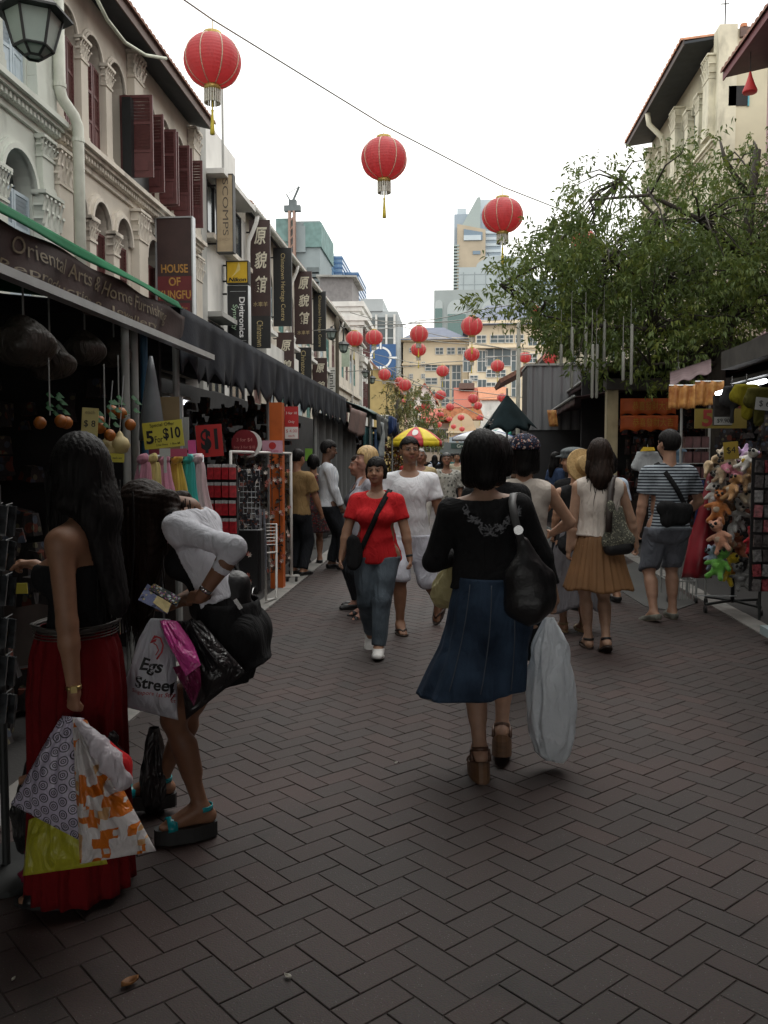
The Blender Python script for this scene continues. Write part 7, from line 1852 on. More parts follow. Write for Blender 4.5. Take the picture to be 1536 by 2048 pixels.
 # 11 --- floral capped woman
P=Person('person in cream sleeveless tunic and dark floral cap, back turned, right of the black bob',.50,6.15,-6,1.665,True,1.05,(.43,.25,.165),vox=.0105,hv=.006,hand_r=(.20,.24,1.00),hint_r=(1,-.4,-.5),hand_l=(-.2,.2,1.0),foot_l=(-.08,.1,.08))
P.finish(hands='lr');P.top(cloth('tunic_cream',(.50,.45,.40)),.020,0,-.18,(0,.01,.345,.052,1.3),name='tunic',flare=.045,amp=.007,seed=8.2);P.legs(K_dark,1.9,.014,'trousers',.02)
P.hair(M_hair,'bob',vol=1.06);
for k in 'lr':P.shoe(k,M_leather,'loafer',M_rubber)
def cap_hat(P,m,name='cap',brim=False,h=.062,r=1.16,tilt=.0,beret=False):
 S_=SDF();H=P.Hd;c,u,r_,f=P.hc,P.hu,P.hr,P.hf;B=np.array([r_,f,u]);Q_=lambda a_,b_,e_:c+(r_*a_+f*b_+u*e_)*H
 S_.ell(Q_(0,-.006,.030),np.array([.0545*r,.066*r,.046*r])*H,.02,B)
 if beret:S_.ell(Q_(0,-.012,.058),np.array([.072,.082,.026])*H,.02,B);S_.cap(Q_(-.02,.07,.028),Q_(.02,.07,.028),.014*H,.014*H,.02,(u,2.2));S_.ell(Q_(0,.074,.026),np.array([.034,.030,.006])*H,.01,B)
 def post(X,Y,Z,D):
  e=((X-c[0])*u[0]+(Y-c[1])*u[1]+(Z-c[2])*u[2])/H;D=np.maximum(D,(.016-e)*H)
  ang=np.arctan2((X-c[0])*r_[0]+(Y-c[1])*r_[1],(X-c[0])*f[0]+(Y-c[1])*f[1]);return D+.002*np.sin(ang*14+e*60)
 return P.mesh(name,S_,m,vox=.006,post=post,sm=1)
cap_hat(P,spot_cloth('cap_floral',(.018,.02,.035),[(.42,.34,.30),(.12,.15,.24),(.45,.18,.13)],34,.30),r=1.22)
# 12 --- person with grey cap in front of the dark stall
P=Person('person in grey peaked cap and black T-shirt with red strap, looking left',1.20,8.85,28,1.60,True,1.0,SK_TAN,vox=.012,hv=.006,yaw=45)
P.finish(hands='lr');ot=P.top(K_black,.016,.6,-.11,name='t_shirt',flare=.01);P.legs(K_dark,1.92,.013,'trousers',.018);P.hair(M_hair,'female_short');cap_hat(P,cloth('cap_grey',(.13,.145,.15)),beret=True)
P.strap_round(ot,P.sh['r']*.7+P.nb*.3+P.up*.05,P.T(-.10,0,-.05),.045,cloth('strap_red',(.28,.012,.03)),40,off=.006)
for k in 'lr':P.shoe(k,M_leather,'loafer',M_rubber)
# 13 --- person with straw hat, mostly hidden
P=Person('person with straw hat on the back and long grey skirt, behind the brown pleated skirt',1.085,7.78,12,1.56,True,1.0,SK_TAN,vox=.012,hv=.006,hand_l=(-.29,.10,.84),hint_l=(-1,-.4,0),yaw=-20)
P.finish(hands='l');P.top(cloth('vest_black',(.02,.02,.022)),.012,0,-.08,name='vest');P.hair(M_hair,'short',vol=1.04)
P.skirt(cloth('skirt_grey',(.16,.155,.17)),.93,.22,[(0,.14),(.3,.19),(.7,.21),(1,.26)],9,.02,'grey_skirt',.8,n=70,nv=22,hem_fn=lambda c,s_,v:(0,0,.10*math.sin(3*math.atan2(s_,c))*max(0,v-.6)))
for k in 'lr':P.shoe(k,mat('sandal_gold',(.35,.26,.14),rough=.5),'sandal')
mb=MB();q=AY(1166,932,7.55);prof=[(.155,.0),(.15,.012),(.085,.02),(.08,.085),(.05,.1)]
mb.lathe(prof,(0,0,0),28);M3=Matrix.Rotation(R_(74),3,'X')@Matrix.Rotation(R_(20),3,'Y');mb.v=[tuple(M3@Vector(v)+Vector(q))for v in mb.v]
o=thing('straw_hat','tan straw hat hanging at the back between the grey cap and long dark hair','hat',tuple(q));mb.build('hat_body',mat('straw',(.42,.28,.12),rough=.8,var=.25,scale=60,bump=.4,bscale=200),o,True,auto=40)
M_card=mat('booklet',(.30,.34,.34),var=.1)
mb=MB();q=AY(1095,1068,7.75);mb.box(q,(.09,.012,.12),.2,.5);o=mb.build('booklet',M_card);tag(o,'pale grey booklet held in the hand left of the brown pleated skirt','booklet')
# 14 --- person in pale blue shirt, mostly hidden
P=Person('person in pale blue shirt with dark tied hair, hidden behind the cream blouse',1.63,9.35,4,1.60,True,1.0,SK_TAN,vox=.013,hv=.0065,foot_r=(.14,.05,.08),foot_l=(-.02,.22,.08))
P.finish(hands='r');P.top(cloth('shirt_sky',(.42,.50,.60)),.016,.7,-.10,name='shirt');P.legs(K_black,.9,.014,'shorts',.02);P.hair(M_hair,'bob',vol=1.0)
for k in 'lr':P.shoe(k,M_leather,'loafer',M_rubber)
# 15 --- woman with brown pleated skirt
hx,hy=1.165,7.05
P=Person('person in cream sleeveless blouse and brown pleated skirt, long dark hair, back turned',hx,hy,3,1.665,True,1.0,(.44,.265,.18),vox=.0095,hv=.0055,foot_l=(-.05,.06,.075),foot_r=(.055,-.10,.10),fp_r=26,hand_l=(-.23,.03,.77),hand_r=(.33,.08,.82),hint_r=(1,-.6,0),yaw=-8)
P.finish(tuck=(.5,.98,.9,.2),hand={'l':dict(curl=30),'r':dict(curl=40)})
P.top(K_cream,.026,0,.03,(0,.01,.345,.05,1.3),name='blouse',amp=.006,seed=4.4,gather=True,flare=.008)
K_br=mat('skirt_brown',(.20,.098,.038),rough=.75,var=.18,scale=4)
P.skirt(K_br,.965,.50,[(0,.132),(.15,.166),(.5,.20),(1,.262)],26,.009,'brown_skirt',.92,n=230,nv=22,top_amp=.4,seed=2,hem_fn=lambda c,s_,v:(.02*max(0,c)*v,0,.012*math.sin(5*math.atan2(s_,c))*v))
P.hair(M_hairb,'long',.22,vol=1.06,vox=.0065)
P.strands(M_hairb,[P.hc+np.array([-.09,-.06,-.05]),P.hc+np.array([0,-.10,-.06]),P.hc+np.array([.07,-.07,-.05])],130,.05,.46,.0034,seed=6,wave=.03)
for k in 'lr':P.shoe(k,M_leather,'sandal',mat('flipflop_brown'),M_leather)
bg=hobo('tote_bag','speckled grey green tote bag with dark base on the hip over the pleated skirt',[(aa(1222,1010,6.86),aa(1225,1080,6.86),.04,.075),(aa(1240,1015,6.88),aa(1250,1080,6.88),.03,.07),(aa(1220,1085,6.86),aa(1252,1082,6.88),.065,.065)],.1,spot_cloth('bag_speckle',(.10,.10,.08),[(.28,.27,.2),(.03,.03,.03)],60,.34),.55,5)
hobo_base=SDF();hobo_base.cap(aa(1222,1096,6.86),aa(1252,1093,6.88),.062,.062,.02,(np.array([0,1.,0]),1.5));V,Q=hobo_base.surf(.01);obj('bag_base',np_mesh('bag_base',V,Q),bg,M_leather)
world_ribbon([aa(1217,1065,6.80),aa(1219,1020,6.84),aa(1222,980,6.88),aa(1224,958,6.93),aa(1227,950,7.02),aa(1229,958,7.12),aa(1232,1010,7.16)],[(0,-1,0)]*3+[(0,-1,.5),(0,0,1),(0,1,.5),(0,1,0)],.05,mat('strap_dark_brown',(.035,.025,.022),rough=.5),'strap',bg)
# 16 --- man in striped T-shirt
hx,hy=2.03,8.38
P=Person('person in black and white striped T-shirt and grey shorts, black cross body bag, back turned',hx,hy,5,1.77,False,1.04,(.40,.225,.15),vox=.011,hv=.0058,yaw=20,foot_l=(-.13,-.06,.085),foot_r=(.10,.10,.075),fp_l=14,fy_l=24,fy_r=-4,hand_l=(-.275,.03,.80),hand_r=(.22,.24,.98),hint_r=(1,-.6,-.4))
P.finish(hand={'l':dict(curl=35)},hands='lr')
ot=P.top(stripe_cloth('tee_striped',(.03,.035,.044),(.32,.36,.40),11.0,'Z',.48),.022,.66,-.04,(0,.02,.335,.05,1.15),name='t_shirt',flare=.012,amp=.007,seed=1.9,sl_t=.022)
P.legs(cloth('shorts_grey',(.13,.14,.165),var=.22),1.02,.022,'shorts',.030,.008)
P.hair(M_hair,'short',vol=1.07)
for k in 'lr':P.shoe(k,cloth('shoe_canvas',(.17,.17,.145)),'loafer',mat('sole_jute',(.10,.08,.06)))
P.strap_round(ot,P.sh['l']*.55+P.nb*.45+P.up*.05,P.T(.12,-.06,.02),.045,K_black,44,off=.007)
ring_on(P,'l',M_rubber,'wristwatch',.029,.018,.02)
hobo('sling_bag','black cross body bag on the back of the striped T-shirt',[(aa(1325,1015,8.10),aa(1372,1020,8.14),.075,.07),(aa(1335,1040,8.10),aa(1368,1040,8.14),.07,.06)],.1,K_black,.55,12)
# 17 --- dark head seen past the bob
P=Person('person with dark curly hair, mostly hidden behind the black bob',.285,5.75,2,1.655,True,1.0,SK_TAN,vox=.013,hv=.0065)
P.finish(hands='');P.top(K_black,.016,.8,-.1,name='top');P.legs(K_dark,1.95,.014,'trousers',.02);P.hair(M_hair,'bob',vol=1.12)
# ---------------------------------------------------------------- market stalls
def sheet(fn,nu,nv,m,name,parent,th=.004,smooth=True):
 mb=MB();mb.grid(fn,nu,nv);o=mb.build(name,m,parent,smooth);solid(o,th);return o
K_navy=mat('awning_navy',(.026,.029,.036),rough=.85,spec=.2,var=.3,scale=3,bump=.25,bscale=40);K_brownb=mat('banner_brown',(.036,.020,.018),rough=.7,spec=.25,var=.3,scale=3,bump=.2,bscale=30)
K_greent=mat('tarp_green',(.006,.115,.045),rough=.85,var=.2,scale=4,spec=.15);K_mar=mat('awning_maroon',(.045,.018,.02),rough=.6,var=.25,scale=3)
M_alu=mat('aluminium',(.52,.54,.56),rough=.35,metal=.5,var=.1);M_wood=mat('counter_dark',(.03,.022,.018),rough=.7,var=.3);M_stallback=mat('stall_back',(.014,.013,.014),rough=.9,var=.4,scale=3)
M_postg=mat('post_grey',(.28,.29,.28),rough=.5,var=.15);M_postb=mat('post_blue',(.02,.09,.16),rough=.5,var=.2)
SX=-2.2
# --- stall with green roof sheet and brown lettered banner
T1=thing('market_stall','market stall with green tarpaulin roof and brown lettered banner, nearest on the left','stall',(-3.6,3.6,0))
sheet(lambda u,v:(SX-.02-2.9*v,-3+9.9*u,2.73+.34*v+.02*math.sin(9*u*3)*v-(.10 if v==0 else 0)),60,8,K_greent,'roof_sheet',T1,.01)
def ban(u,v):
 y=-3+10.0*u;return(SX+.02+.045*math.sin(4.3*y+1.3*v)*v*(1-.5*v)+.03*math.sin(11*y+4*v)*v,y,2.70-.27*v+.012*math.sin(7*y))
bn=sheet(ban,150,9,K_brownb,'banner',T1)
sheet(lambda u,v:(SX+.05+.02*math.sin(u*37)*v-.05*(1-v),-3+9.9*u,2.755+.02*u+.015*(1-v)-(.13-.085*u)*v),80,5,K_greent,'roof_flap',T1,.006)
M_bl=mat('banner_letter',(.12,.088,.045),rough=.6,var=.3,scale=30)
def on_banner(s,y0,y1,zc,h):
 me=text_mesh(s,.2,.2,.0005);n=len(me.vertices);v=np.empty(n*3);me.vertices.foreach_get('co',v);v=v.reshape(-1,3)
 v[:,0]=(v[:,0]-v[:,0].min())/np.ptp(v[:,0]);v[:,1]=(v[:,1]-v[:,1].min())/np.ptp(v[:,1])-.5;out=[]
 for a_,b_,c_ in v:
  y=y0+(y1-y0)*a_;z=zc+h*b_;vv=(2.70-z)/.27;p=ban((y+3)/10.0,vv);out.append((p[0]+.012+c_,y,z))
 me.vertices.foreach_set('co',np.array(out).ravel());me.update();obj('lettering',me,bn,M_bl)
on_banner('Oriental Arts & Home Furnishing',4.22,6.55,2.60,.115);on_banner('Reproduction & Jewellery',4.1,6.2,2.485,.07)
mb=MB();mb.bb(SX+.06,SX+.13,-3,7.5,2.395,2.44);mb.build('rail',M_alu,T1)
mb=MB();mb.bb(-5.4,-5.3,-3,6.9,0,3.0);mb.build('back_wall',M_stallback,T1)
mb=MB();mb.bb(-5.3,SX-.15,6.86,6.92,0,2.7);mb.build('side_wall',M_stallback,T1)
mb=MB();mb.bb(-4.2,-2.55,-2,5.6,.05,.86);mb.build('counter',M_wood,T1)
for px,m in((252,M_postg),(270,M_postg),(289,M_postb)):
 y=float(AX(px,800,SX-.03)[1]);mb=MB();mb.lathe([(.028,0),(.028,2.7)],(SX-.03,y,0),10);mb.build('post',m,T1,True,auto=40)
 # wrapped bundles hung under the rail
M_bund=plastic('bundle_wrap',(.05,.042,.034),.45,.1)
for i,(px,py,r,lab)in enumerate(((48,690,.15,'largest dull wrapped bundle hung under the rail, at the left edge'),(100,725,.13,'dull wrapped bundle under the rail, second from the left edge'),(170,702,.12,'dull wrapped bundle under the rail, third from the left edge'),(228,712,.11,'smallest dull wrapped bundle under the rail, near the posts'))):
 y=4.6+i*.45;c=AY(px,py,y);S_=SDF();S_.ell(c,(r*1.15,r,r*.8),.03);S_.ell(c+[0,0,r*.5],(r*.5,r*.4,r*.6),.05)
 V,Q=S_.surf(.016,post=lambda X,Y,Z,D:D+.012*wav(X,Y,Z,26,i));o=thing('wrapped_bundle',lab,'bundle',tuple(c),group='wrapped bundles under the rail');obj('wrap',np_mesh('wrap',V,Q),o,M_bund)
 mb=MB();mb.tube([c+[0,0,r],(c[0],c[1],2.62)],.006,5);mb.build('cord',M_postg,o)
 # orange fruit ornaments and gourds hung in the dark
M_orn=mat('ornament_orange',(.30,.09,.008),rough=.5,var=.2);M_lf=mat('ornament_leaf',(.02,.09,.03),rough=.6,var=.3);M_gourd=mat('gourd_pale',(.40,.33,.16),rough=.6,var=.2)
for i,(px,py,y,lab)in enumerate(((100,838,4.6,'cluster of dim orange fruit ornaments left of the narrow yellow sign'),(210,850,4.9,'bright orange fruit ornaments right of the narrow yellow sign'),(238,828,5.1,'small orange fruit ornaments beside the grey posts'))):
 c=AY(px,py,y);o=thing('fruit_ornament',lab,'ornament',tuple(c),group='orange fruit ornaments in the dark stall');r2=random.Random(i)
 mb=MB();mb.tube([c+[0,0,.02],c+[0,0,.35]],.004,5);mb.build('string',M_postg,o)
 for k in range(3):
  mb=MB();q=c+np.array([r2.uniform(-.06,.06)*(2 if i in(0,3)else 1),r2.uniform(-.04,.04),r2.uniform(-.07,.05)]);mb.lathe([(.004,-.035),(.022,-.028),(.034,-.008),(.034,.010),(.02,.03),(.004,.036)],q,10);mb.build('fruit',M_orn,o,True)
 mb=MB()
 for k in range(10):q=c+np.array([r2.uniform(-.08,.08),r2.uniform(-.05,.05),r2.uniform(0,.14)]);mb.slab([q,q+[.012,.01,.014],q+[.05,.0,-.02],q+[.02,-.01,-.018]],.002)
 tag(mb.build('leaves',M_lf,o),kind='stuff')
for px,py,r,lab in((218,898,.075,'pale gourd shaped ornament over the yellow strip sign'),(240,888,.06,'smaller pale gourd ornament next to the grey post')):
 c=AY(px,py,5.0);o=thing('gourd',lab,'ornament',tuple(c));mb=MB();mb.lathe([(r*.1,-r),(r*.7,-r*.8),(r,-.1*r),(r*.75,r*.5),(r*.35,r*.8),(r*.3,r),(r*.05,r*1.3)],c,14);mb.build('gourd_body',M_gourd,o,True);mb=MB();mb.tube([c+[0,0,r*1.3],c+[.03,0,.4]],.003,5);mb.build('string',M_alu,o)
 # price signs
M_ycard=mat('card_bright_yellow',(.56,.50,.06),rough=.4,var=.06);M_rcard=mat('card_red',(.42,.02,.02),rough=.5,var=.08);M_inkb=mat('ink_black');M_pinkc=mat('card_pink',(.62,.10,.32),rough=.6)
def sign(name,label,px0,py0,px1,py1,Y,m,tilt=0,th=.005,yaw=0):
 c=AY((px0+px1)/2,(py0+py1)/2,Y);w=(px1-px0)/FPX*Y;h=(py1-py0)/FPX*Y
 o=thing(name,label,'sign',tuple(c),0);r_,u_=np.array([math.cos(R_(tilt))*math.cos(R_(yaw)),math.sin(R_(yaw)),math.sin(R_(tilt))]),np.array([-math.sin(R_(tilt)),0,math.cos(R_(tilt))])
 mb=MB();mb.slab([c-r_*w/2-u_*h/2,c+r_*w/2-u_*h/2,c+r_*w/2+u_*h/2,c-r_*w/2+u_*h/2],th);b=mb.build('card',m,o)
 n_=nz(np.cross(r_,u_));pt=lambda u,v:c+r_*w*(u-.5)+u_*h*(.5-v)+n_*(th/2+.0012)
 return o,b,pt,r_,u_,w,h
o,b,pt,r_,u_,w,h=sign('price_sign','yellow price sign reading special offer 5 for 10 dollars above the scarves',285,842,368,896,5.4,M_ycard,6)
text('Special Offer',.05,pt(.5,.14),r_,u_,M_inkb,b,width=w*.62);text('5',.2,pt(.16,.56),r_,u_,M_inkb,b,height=h*.5,offset=.006);text('For',.1,pt(.38,.66),r_,u_,M_inkb,b,height=h*.24,width=w*.2);text('$10',.2,pt(.72,.50),r_,u_,M_inkb,b,height=h*.48,width=w*.44,offset=.005)
text('2 for Price   1 Box $8',.03,pt(.6,.88),r_,u_,M_inkb,b,width=w*.6)
mb=MB();q=pt(.5,1.0);mb.box(q+np.array([0,.004,-.03]),(.07,.004,.05));mb.box(q+np.array([0,.006,-.1]),(.018,.006,.12));mb.build('sign_holder',mat('holder_clear',(.5,.52,.5),rough=.2),o)
o,b,pt,r_,u_,w,h=sign('price_sign','narrow upright yellow sign with faded writing in front of the dark stall',163,815,196,888,4.75,mat('card_dull_yellow',(.42,.35,.09),rough=.35,var=.12),-4,yaw=8)
text('$ 8',.1,pt(.5,.45),r_,u_,M_inkb,b,width=w*.7);text('each',.05,pt(.5,.12),r_,u_,mat('ink_faint',(.2,.17,.06)),b,width=w*.6)
o,b,pt,r_,u_,w,h=sign('price_sign','yellow strip sign reading 2 and 10 dollars behind the black hair',180,906,250,924,4.9,M_ycard,-2);text('2  $10',.05,pt(.42,.5),r_,u_,M_inkb,b,width=w*.4)
text('each set',.02,pt(.8,.5),r_,u_,M_inkb,b,width=w*.28)
o,b,pt,r_,u_,w,h=sign('price_sign','red price sign with a black 1 dollar figure',392,849,446,914,6.6,M_rcard,4);text('$1',.2,pt(.5,.5),r_,u_,M_inkb,b,height=h*.75,width=w*.66,offset=.008)
Y=8.6;c=AY(489,886,Y);o=thing('round_sign','round dark red sign with offer lettering and white rim on the rail frame','sign',tuple(c));rr=27/FPX*Y
mb=MB();mb.prism([(c[0]+.04+rr*1.0*math.cos(2*math.pi*i/28),c[2]-.01+rr*math.sin(2*math.pi*i/28))for i in range(28)],1,Y+.012,Y+.02);mb.build('rim',M_white,o)
mb=MB();mb.prism([(c[0]+rr*math.cos(2*math.pi*i/28),c[2]+rr*math.sin(2*math.pi*i/28))for i in range(28)],1,Y,Y+.01);b=mb.build('disc',mat('disc_red',(.16,.012,.018),rough=.4),o)
for s,dz,wd in(('3 for $4',.03,1.2),('buy 3 for $10',-.045,1.6)):text(s,.05,c+[0,-.003,dz],RT,UP,mat('ink_pale_red',(.50,.20,.18)),b,width=rr*wd)
o,b,pt,r_,u_,w,h=sign('price_sign','pink sign with a red round emblem on the rail frame beside the orange post',524,881,566,906,9.4,mat('card_pale_pink',(.55,.30,.38)),0)
mb=MB();q=pt(.5,.42);mb.prism([(q[0]+.04*math.cos(2*math.pi*i/18),q[2]+.04*math.sin(2*math.pi*i/18))for i in range(18)],1,q[1]-.001,q[1]+.0005);mb.build('emblem',M_rcard,b);text('Cash only',.02,pt(.5,.85),r_,u_,M_rcard,b,width=w*.6)
o,b,pt,r_,u_,w,h=sign('price_sign','red and white notice hanging at the black awning edge above the orange post',569,813,597,878,10.6,M_rcard,0)
mb=MB();p0,p1=pt(.02,.63),pt(.98,.99);mb.bb(p0[0],p1[0],p0[1]-.0006,p0[1],p1[2],p0[2]);mb.build('white_band',M_white,b)
for s,v,m_ in(('3 for 10',.2,M_white),('Only',.48,M_white),('$ 4.00',.76,M_rcard),('each',.9,M_rcard)):text(s,.05,pt(.5,v)+np.array([0,-.001,0]),r_,u_,m_,b,width=w*(.8 if len(s)>4 else .45))
o,b,pt,r_,u_,w,h=sign('price_sign','plain bright pink card between the yellow sign and the red sign',376,880,392,908,6.0,M_pinkc,3)
o,b,pt,r_,u_,w,h=sign('price_sign','flat pinkish card just behind the scarves under the yellow sign',296,898,376,914,5.9,mat('card_rose',(.48,.09,.17)),2)
o,b,pt,r_,u_,w,h=sign('price_sign','small lime green card on the grey cloth by the striped shirt',610,897,625,922,13.6,mat('card_lime',(.22,.48,.06)),0)
o,b,pt,r_,u_,w,h=sign('board','plain tan board standing behind the yellow offer sign',290,793,362,900,6.7,mat('board_tan',(.26,.19,.10),var=.15),0,.02)
mb=MB();p0,p1=pt(1.0,0),pt(1.0,1);mb.bb(p0[0],p0[0]+.02,p0[1]-.0,p0[1]+.03,p1[2],p0[2]);mb.build('edge_strip',M_alu,o)
o,b,pt,r_,u_,w,h=sign('board','grey narrow panel edge behind the yellow offer sign, right',366,834,378,900,6.3,M_postg,0,.012)
q=AY(303,800,5.9);mb=MB();mb.lathe([(.012,.30),(.03,.2),(.06,0),(.085,-.2),(.09,-.28)],q,12,6,.06);o=mb.build('umbrella_cover',mat('plastic_milky',(.10,.11,.12),rough=.4,var=.2),None,True);tag(o,'milky cone shaped plastic cover hanging beside the blue post','cover')
# scarves knotted on a bar
sc=[(287,'dusky pink',(.46,.20,.28)),(306,'straw yellow',(.50,.42,.16)),(330,'rose pink',(.60,.26,.38)),(355,'golden yellow',(.56,.40,.06)),(377,'turquoise green',(.03,.36,.33)),(396,'pale pink white',(.56,.42,.44))]
rack=thing('scarf_rack','bare metal rack carrying the knotted scarves','rack',(-1.85,5.9,0))
mb=MB();a_,b_=AY(280,914,5.75),AY(404,910,6.15);mb.tube([a_,b_],.012,8);mb.build('bar',M_alu,rack,True)
for p in(a_,b_):mb=MB();mb.tube([p,(p[0],p[1]+.08,0.02)],.012,8);mb.build('leg',M_alu,rack,True)
for i,(px,cn,col)in enumerate(sc):
 Y=5.75+.4*(px-280)/124;c=AY(px,918,Y);L=(.50,.52,.56,.60,.66,.62)[i];r2=random.Random(i+3)
 m=mat('scarf_'+cn.replace(' ','_'),col,rough=.85,var=.22,scale=24,stretch=(1,1,.25),bump=.5,bscale=60,sheen=.3)
 o=thing('scarf',cn+' crinkled scarf knotted on the bar under the yellow offer sign','scarf',tuple(c),group='knotted scarves on the bar');ph=r2.uniform(0,6)
 bend=(0,0,0,.02,.04,.10)[i]
 S_=SDF();S_.ell(c+[0,-.01,0],(.034,.036,.034),.02);S_.ell(c+[.02,-.02,.012],(.02,.022,.026),.02);S_.ell(c+[-.018,-.02,-.01],(.02,.02,.022),.02)
 V,Q=S_.surf(.006,post=lambda X,Y,Z,D:D+.004*wav(X,Y,Z,120,i));obj('knot',np_mesh('knot',V,Q),o,m)
 def fn(u,v,c=c,L=L,ph=ph,bend=bend):
  a=2*math.pi*u;w_=.030+.045*v**.6;f=1+.20*math.sin(7*a+ph+1.5*v)+.13*math.sin(13*a+4*v)
  return(c[0]+w_*math.cos(a)*f+bend*v*v+.006*math.sin(9*v+ph),c[1]+.5*w_*math.sin(a)*f-.01,c[2]-.02-L*v+.01*math.sin(3*a)*v)
 mb=MB();mb.grid(fn,54,22,True);n0=len(mb.v)-54;mb.f.append(tuple(n0+k for k in range(54)));mb.mi.append(0);mb.build('tail',m,o,True)
 # red packs on a board
R1=thing('pack_rack','upright board rack full of red packs right of the scarves','rack',(-1.8,6.9,0));a_=AY(412,932,6.9);b_=AY(474,1150,6.9)
mb=MB();mb.bb(a_[0],b_[0],6.93,6.96,b_[2],a_[2]);mb.build('board',M_stallback,R1);mb=MB()
for x in(a_[0]+.02,b_[0]-.02):mb.tube([(x,6.95,a_[2]),(x,6.98,0)],.012,6)
mb.build('leg',M_alu,R1)
pk=MB();pk.box((0,0,0),(.052,.03,.095));pm=pk.mesh('pack_body');pm.materials.append(mat('pack_red',(.42,.02,.03),rough=.35,var=.35,scale=40))
pc=MB();pc.box((0,0,.062),(.05,.022,.026));pc.tube([(0,-.012,.068),(0,-.05,.072)],.003,4);pcm=pc.mesh('pack_top');pcm.materials.append(mat('pack_clear',(.45,.46,.46),rough=.15,var=.3,scale=60))
rown=['top row','second row','third row','fourth row','fifth row','lowest row']
for j in range(6):
 for i in range(4):
  x=a_[0]+.034+i*.0605;z=a_[2]-.06-j*.146
  o=thing('souvenir_pack',f'small red souvenir pack with clear top, {rown[j]} of the rack, '+['at the left end','second from the left','third from the left','at the right end'][i],'pack',(x+rng.uniform(-.004,.004),6.905,z),rng.uniform(-.1,.1),'red packs on the rack '+rown[j])
  for me,nm in((pm,'pack_body'),(pcm,'pack_top')):q=bpy.data.objects.new(nm,me);C.objects.link(q);q.parent=o
  # wire panel with dark trinkets
WP=thing('trinket_rack','wire grid panel hung with dark trinkets between the red packs and the orange post','rack',(-1.85,8.2,0));a_,b_=AY(478,940,8.2),AY(520,1060,8.2);mb=MB()
for i in range(6):x=a_[0]+(b_[0]-a_[0])*i/5;mb.tube([(x,8.2,b_[2]),(x,8.2,a_[2])],.004,4)
for i in range(12):z=b_[2]+(a_[2]-b_[2])*i/11;mb.tube([(a_[0],8.204,z),(b_[0],8.204,z)],.004,4)
mb.build('grid',M_alu,WP);mb=MB();r2=random.Random(5)
for i in range(40):mb.box((r2.uniform(a_[0],b_[0]),8.185,r2.uniform(b_[2],a_[2])),(.03,.015,.05),r2.uniform(-.4,.4),r2.uniform(-.4,.4))
tag(mb.build('trinkets',spot_cloth('trinket_mix',(.03,.03,.035),[(.16,.06,.04),(.10,.10,.12)],30,.3),WP),kind='stuff')
# rail frame on castors, orange post, garlands, trolley
RF=thing('rail_frame','white rail frame on castors standing along the kerb strip','rack',(-1.98,9.2,0));mb=MB();fx0,fy0,fy1,zt=-1.99,7.7,10.62,1.60
mb.tube([(fx0,fy0,.06),(fx0,fy0,zt),(fx0,fy0+.01,zt)],.014,8);mb.build('upright',M_white,RF,True)
mb=MB();mb.tube([(fx0,fy1,.08),(fx0,fy1,zt+.01)],.018,8);mb.build('upright',M_white,RF,True);mb=MB();mb.tube([(fx0,fy0,zt),(fx0,fy1,zt)],.014,8);mb.build('rail',M_white,RF,True)
for y in(fy0,fy1):
 for dx in(-.05,.06):mb=MB();mb.tube([(fx0+dx-.012,y,.035),(fx0+dx+.012,y,.035)],.035,12);mb.build('castor',M_rubber,RF,True,auto=40)
 mb=MB();mb.bb(fx0-.09,fx0+.1,y-.02,y+.02,.072,.09);mb.build('foot',M_white,RF)
OP=thing('post','orange painted post with small dark stickers behind the white rail frame','post',(-2.06,10.15,0));mb=MB();mb.bb(-2.14,-1.99,10.08,10.22,0,2.19);mb.build('shaft',mat('post_orange',(.48,.10,.012),rough=.5,var=.15),OP)
for z in(1.45,1.25,.95,.7,.4):mb=MB();mb.prism([(-2.065+.02*math.cos(2*math.pi*i/8),z+.025*math.sin(2*math.pi*i/8))for i in range(8)],1,10.0765,10.079);mb.build('sticker',M_dark,OP)
M_fl=mat('flower_white',(.62,.56,.50),rough=.7,var=.3,scale=40);M_flp=mat('flower_pink',(.52,.18,.14),rough=.7)
fm=MB()
for k in range(6):a=k*math.pi/3;fm.slab([(0,0,0),(.016*math.cos(a-.4),-.008,.016*math.sin(a-.4)),(.028*math.cos(a),-.012,.028*math.sin(a)),(.016*math.cos(a+.4),-.008,.016*math.sin(a+.4))],.003)
fme=[fm.mesh('flower'),fm.mesh('flower')];fme[0].materials.append(M_fl);fme[1].materials.append(M_flp)
for i in range(7):
 y=7.95+i*.42;o=thing('flower_garland','dark hanging garland dotted with small white flowers, '+['nearest on the white rail frame','second on the white rail frame','third on the white rail frame','just before the orange post','right before the orange post','just beyond the orange post','farthest on the white rail frame'][i],'garland',(fx0-.03,y,zt),0,'flower garlands on the white rail frame');mb=MB()
 mb.tube([(fx0-.03,y,zt),(fx0-.03,y,.25)],.006,5);r2=random.Random(i)
 for k in range(60):z=r2.uniform(.25,zt);mb.slab([(fx0-.03,y,z),(fx0-.03+r2.uniform(-.05,.05),y-.02,z+r2.uniform(-.03,.03)),(fx0-.03+r2.uniform(-.05,.05),y+.01,z+r2.uniform(-.04,.04))],.002)
 tag(mb.build('strand',mat('garland_dark',(.035,.03,.022),var=.5,scale=40),o),kind='stuff')
 for z0 in(1.42,1.28,.92,.62,.36):
  for k in range(3 if z0!=1.42 else 2):q=bpy.data.objects.new('flower',fme[(k+i)%2]);C.objects.link(q);q.location=(fx0-.03+r2.uniform(-.05,.05),y-.03,z0+r2.uniform(-.04,.04));q.rotation_euler=(r2.uniform(-.5,.5),r2.uniform(0,3),0);child_of(q,o)
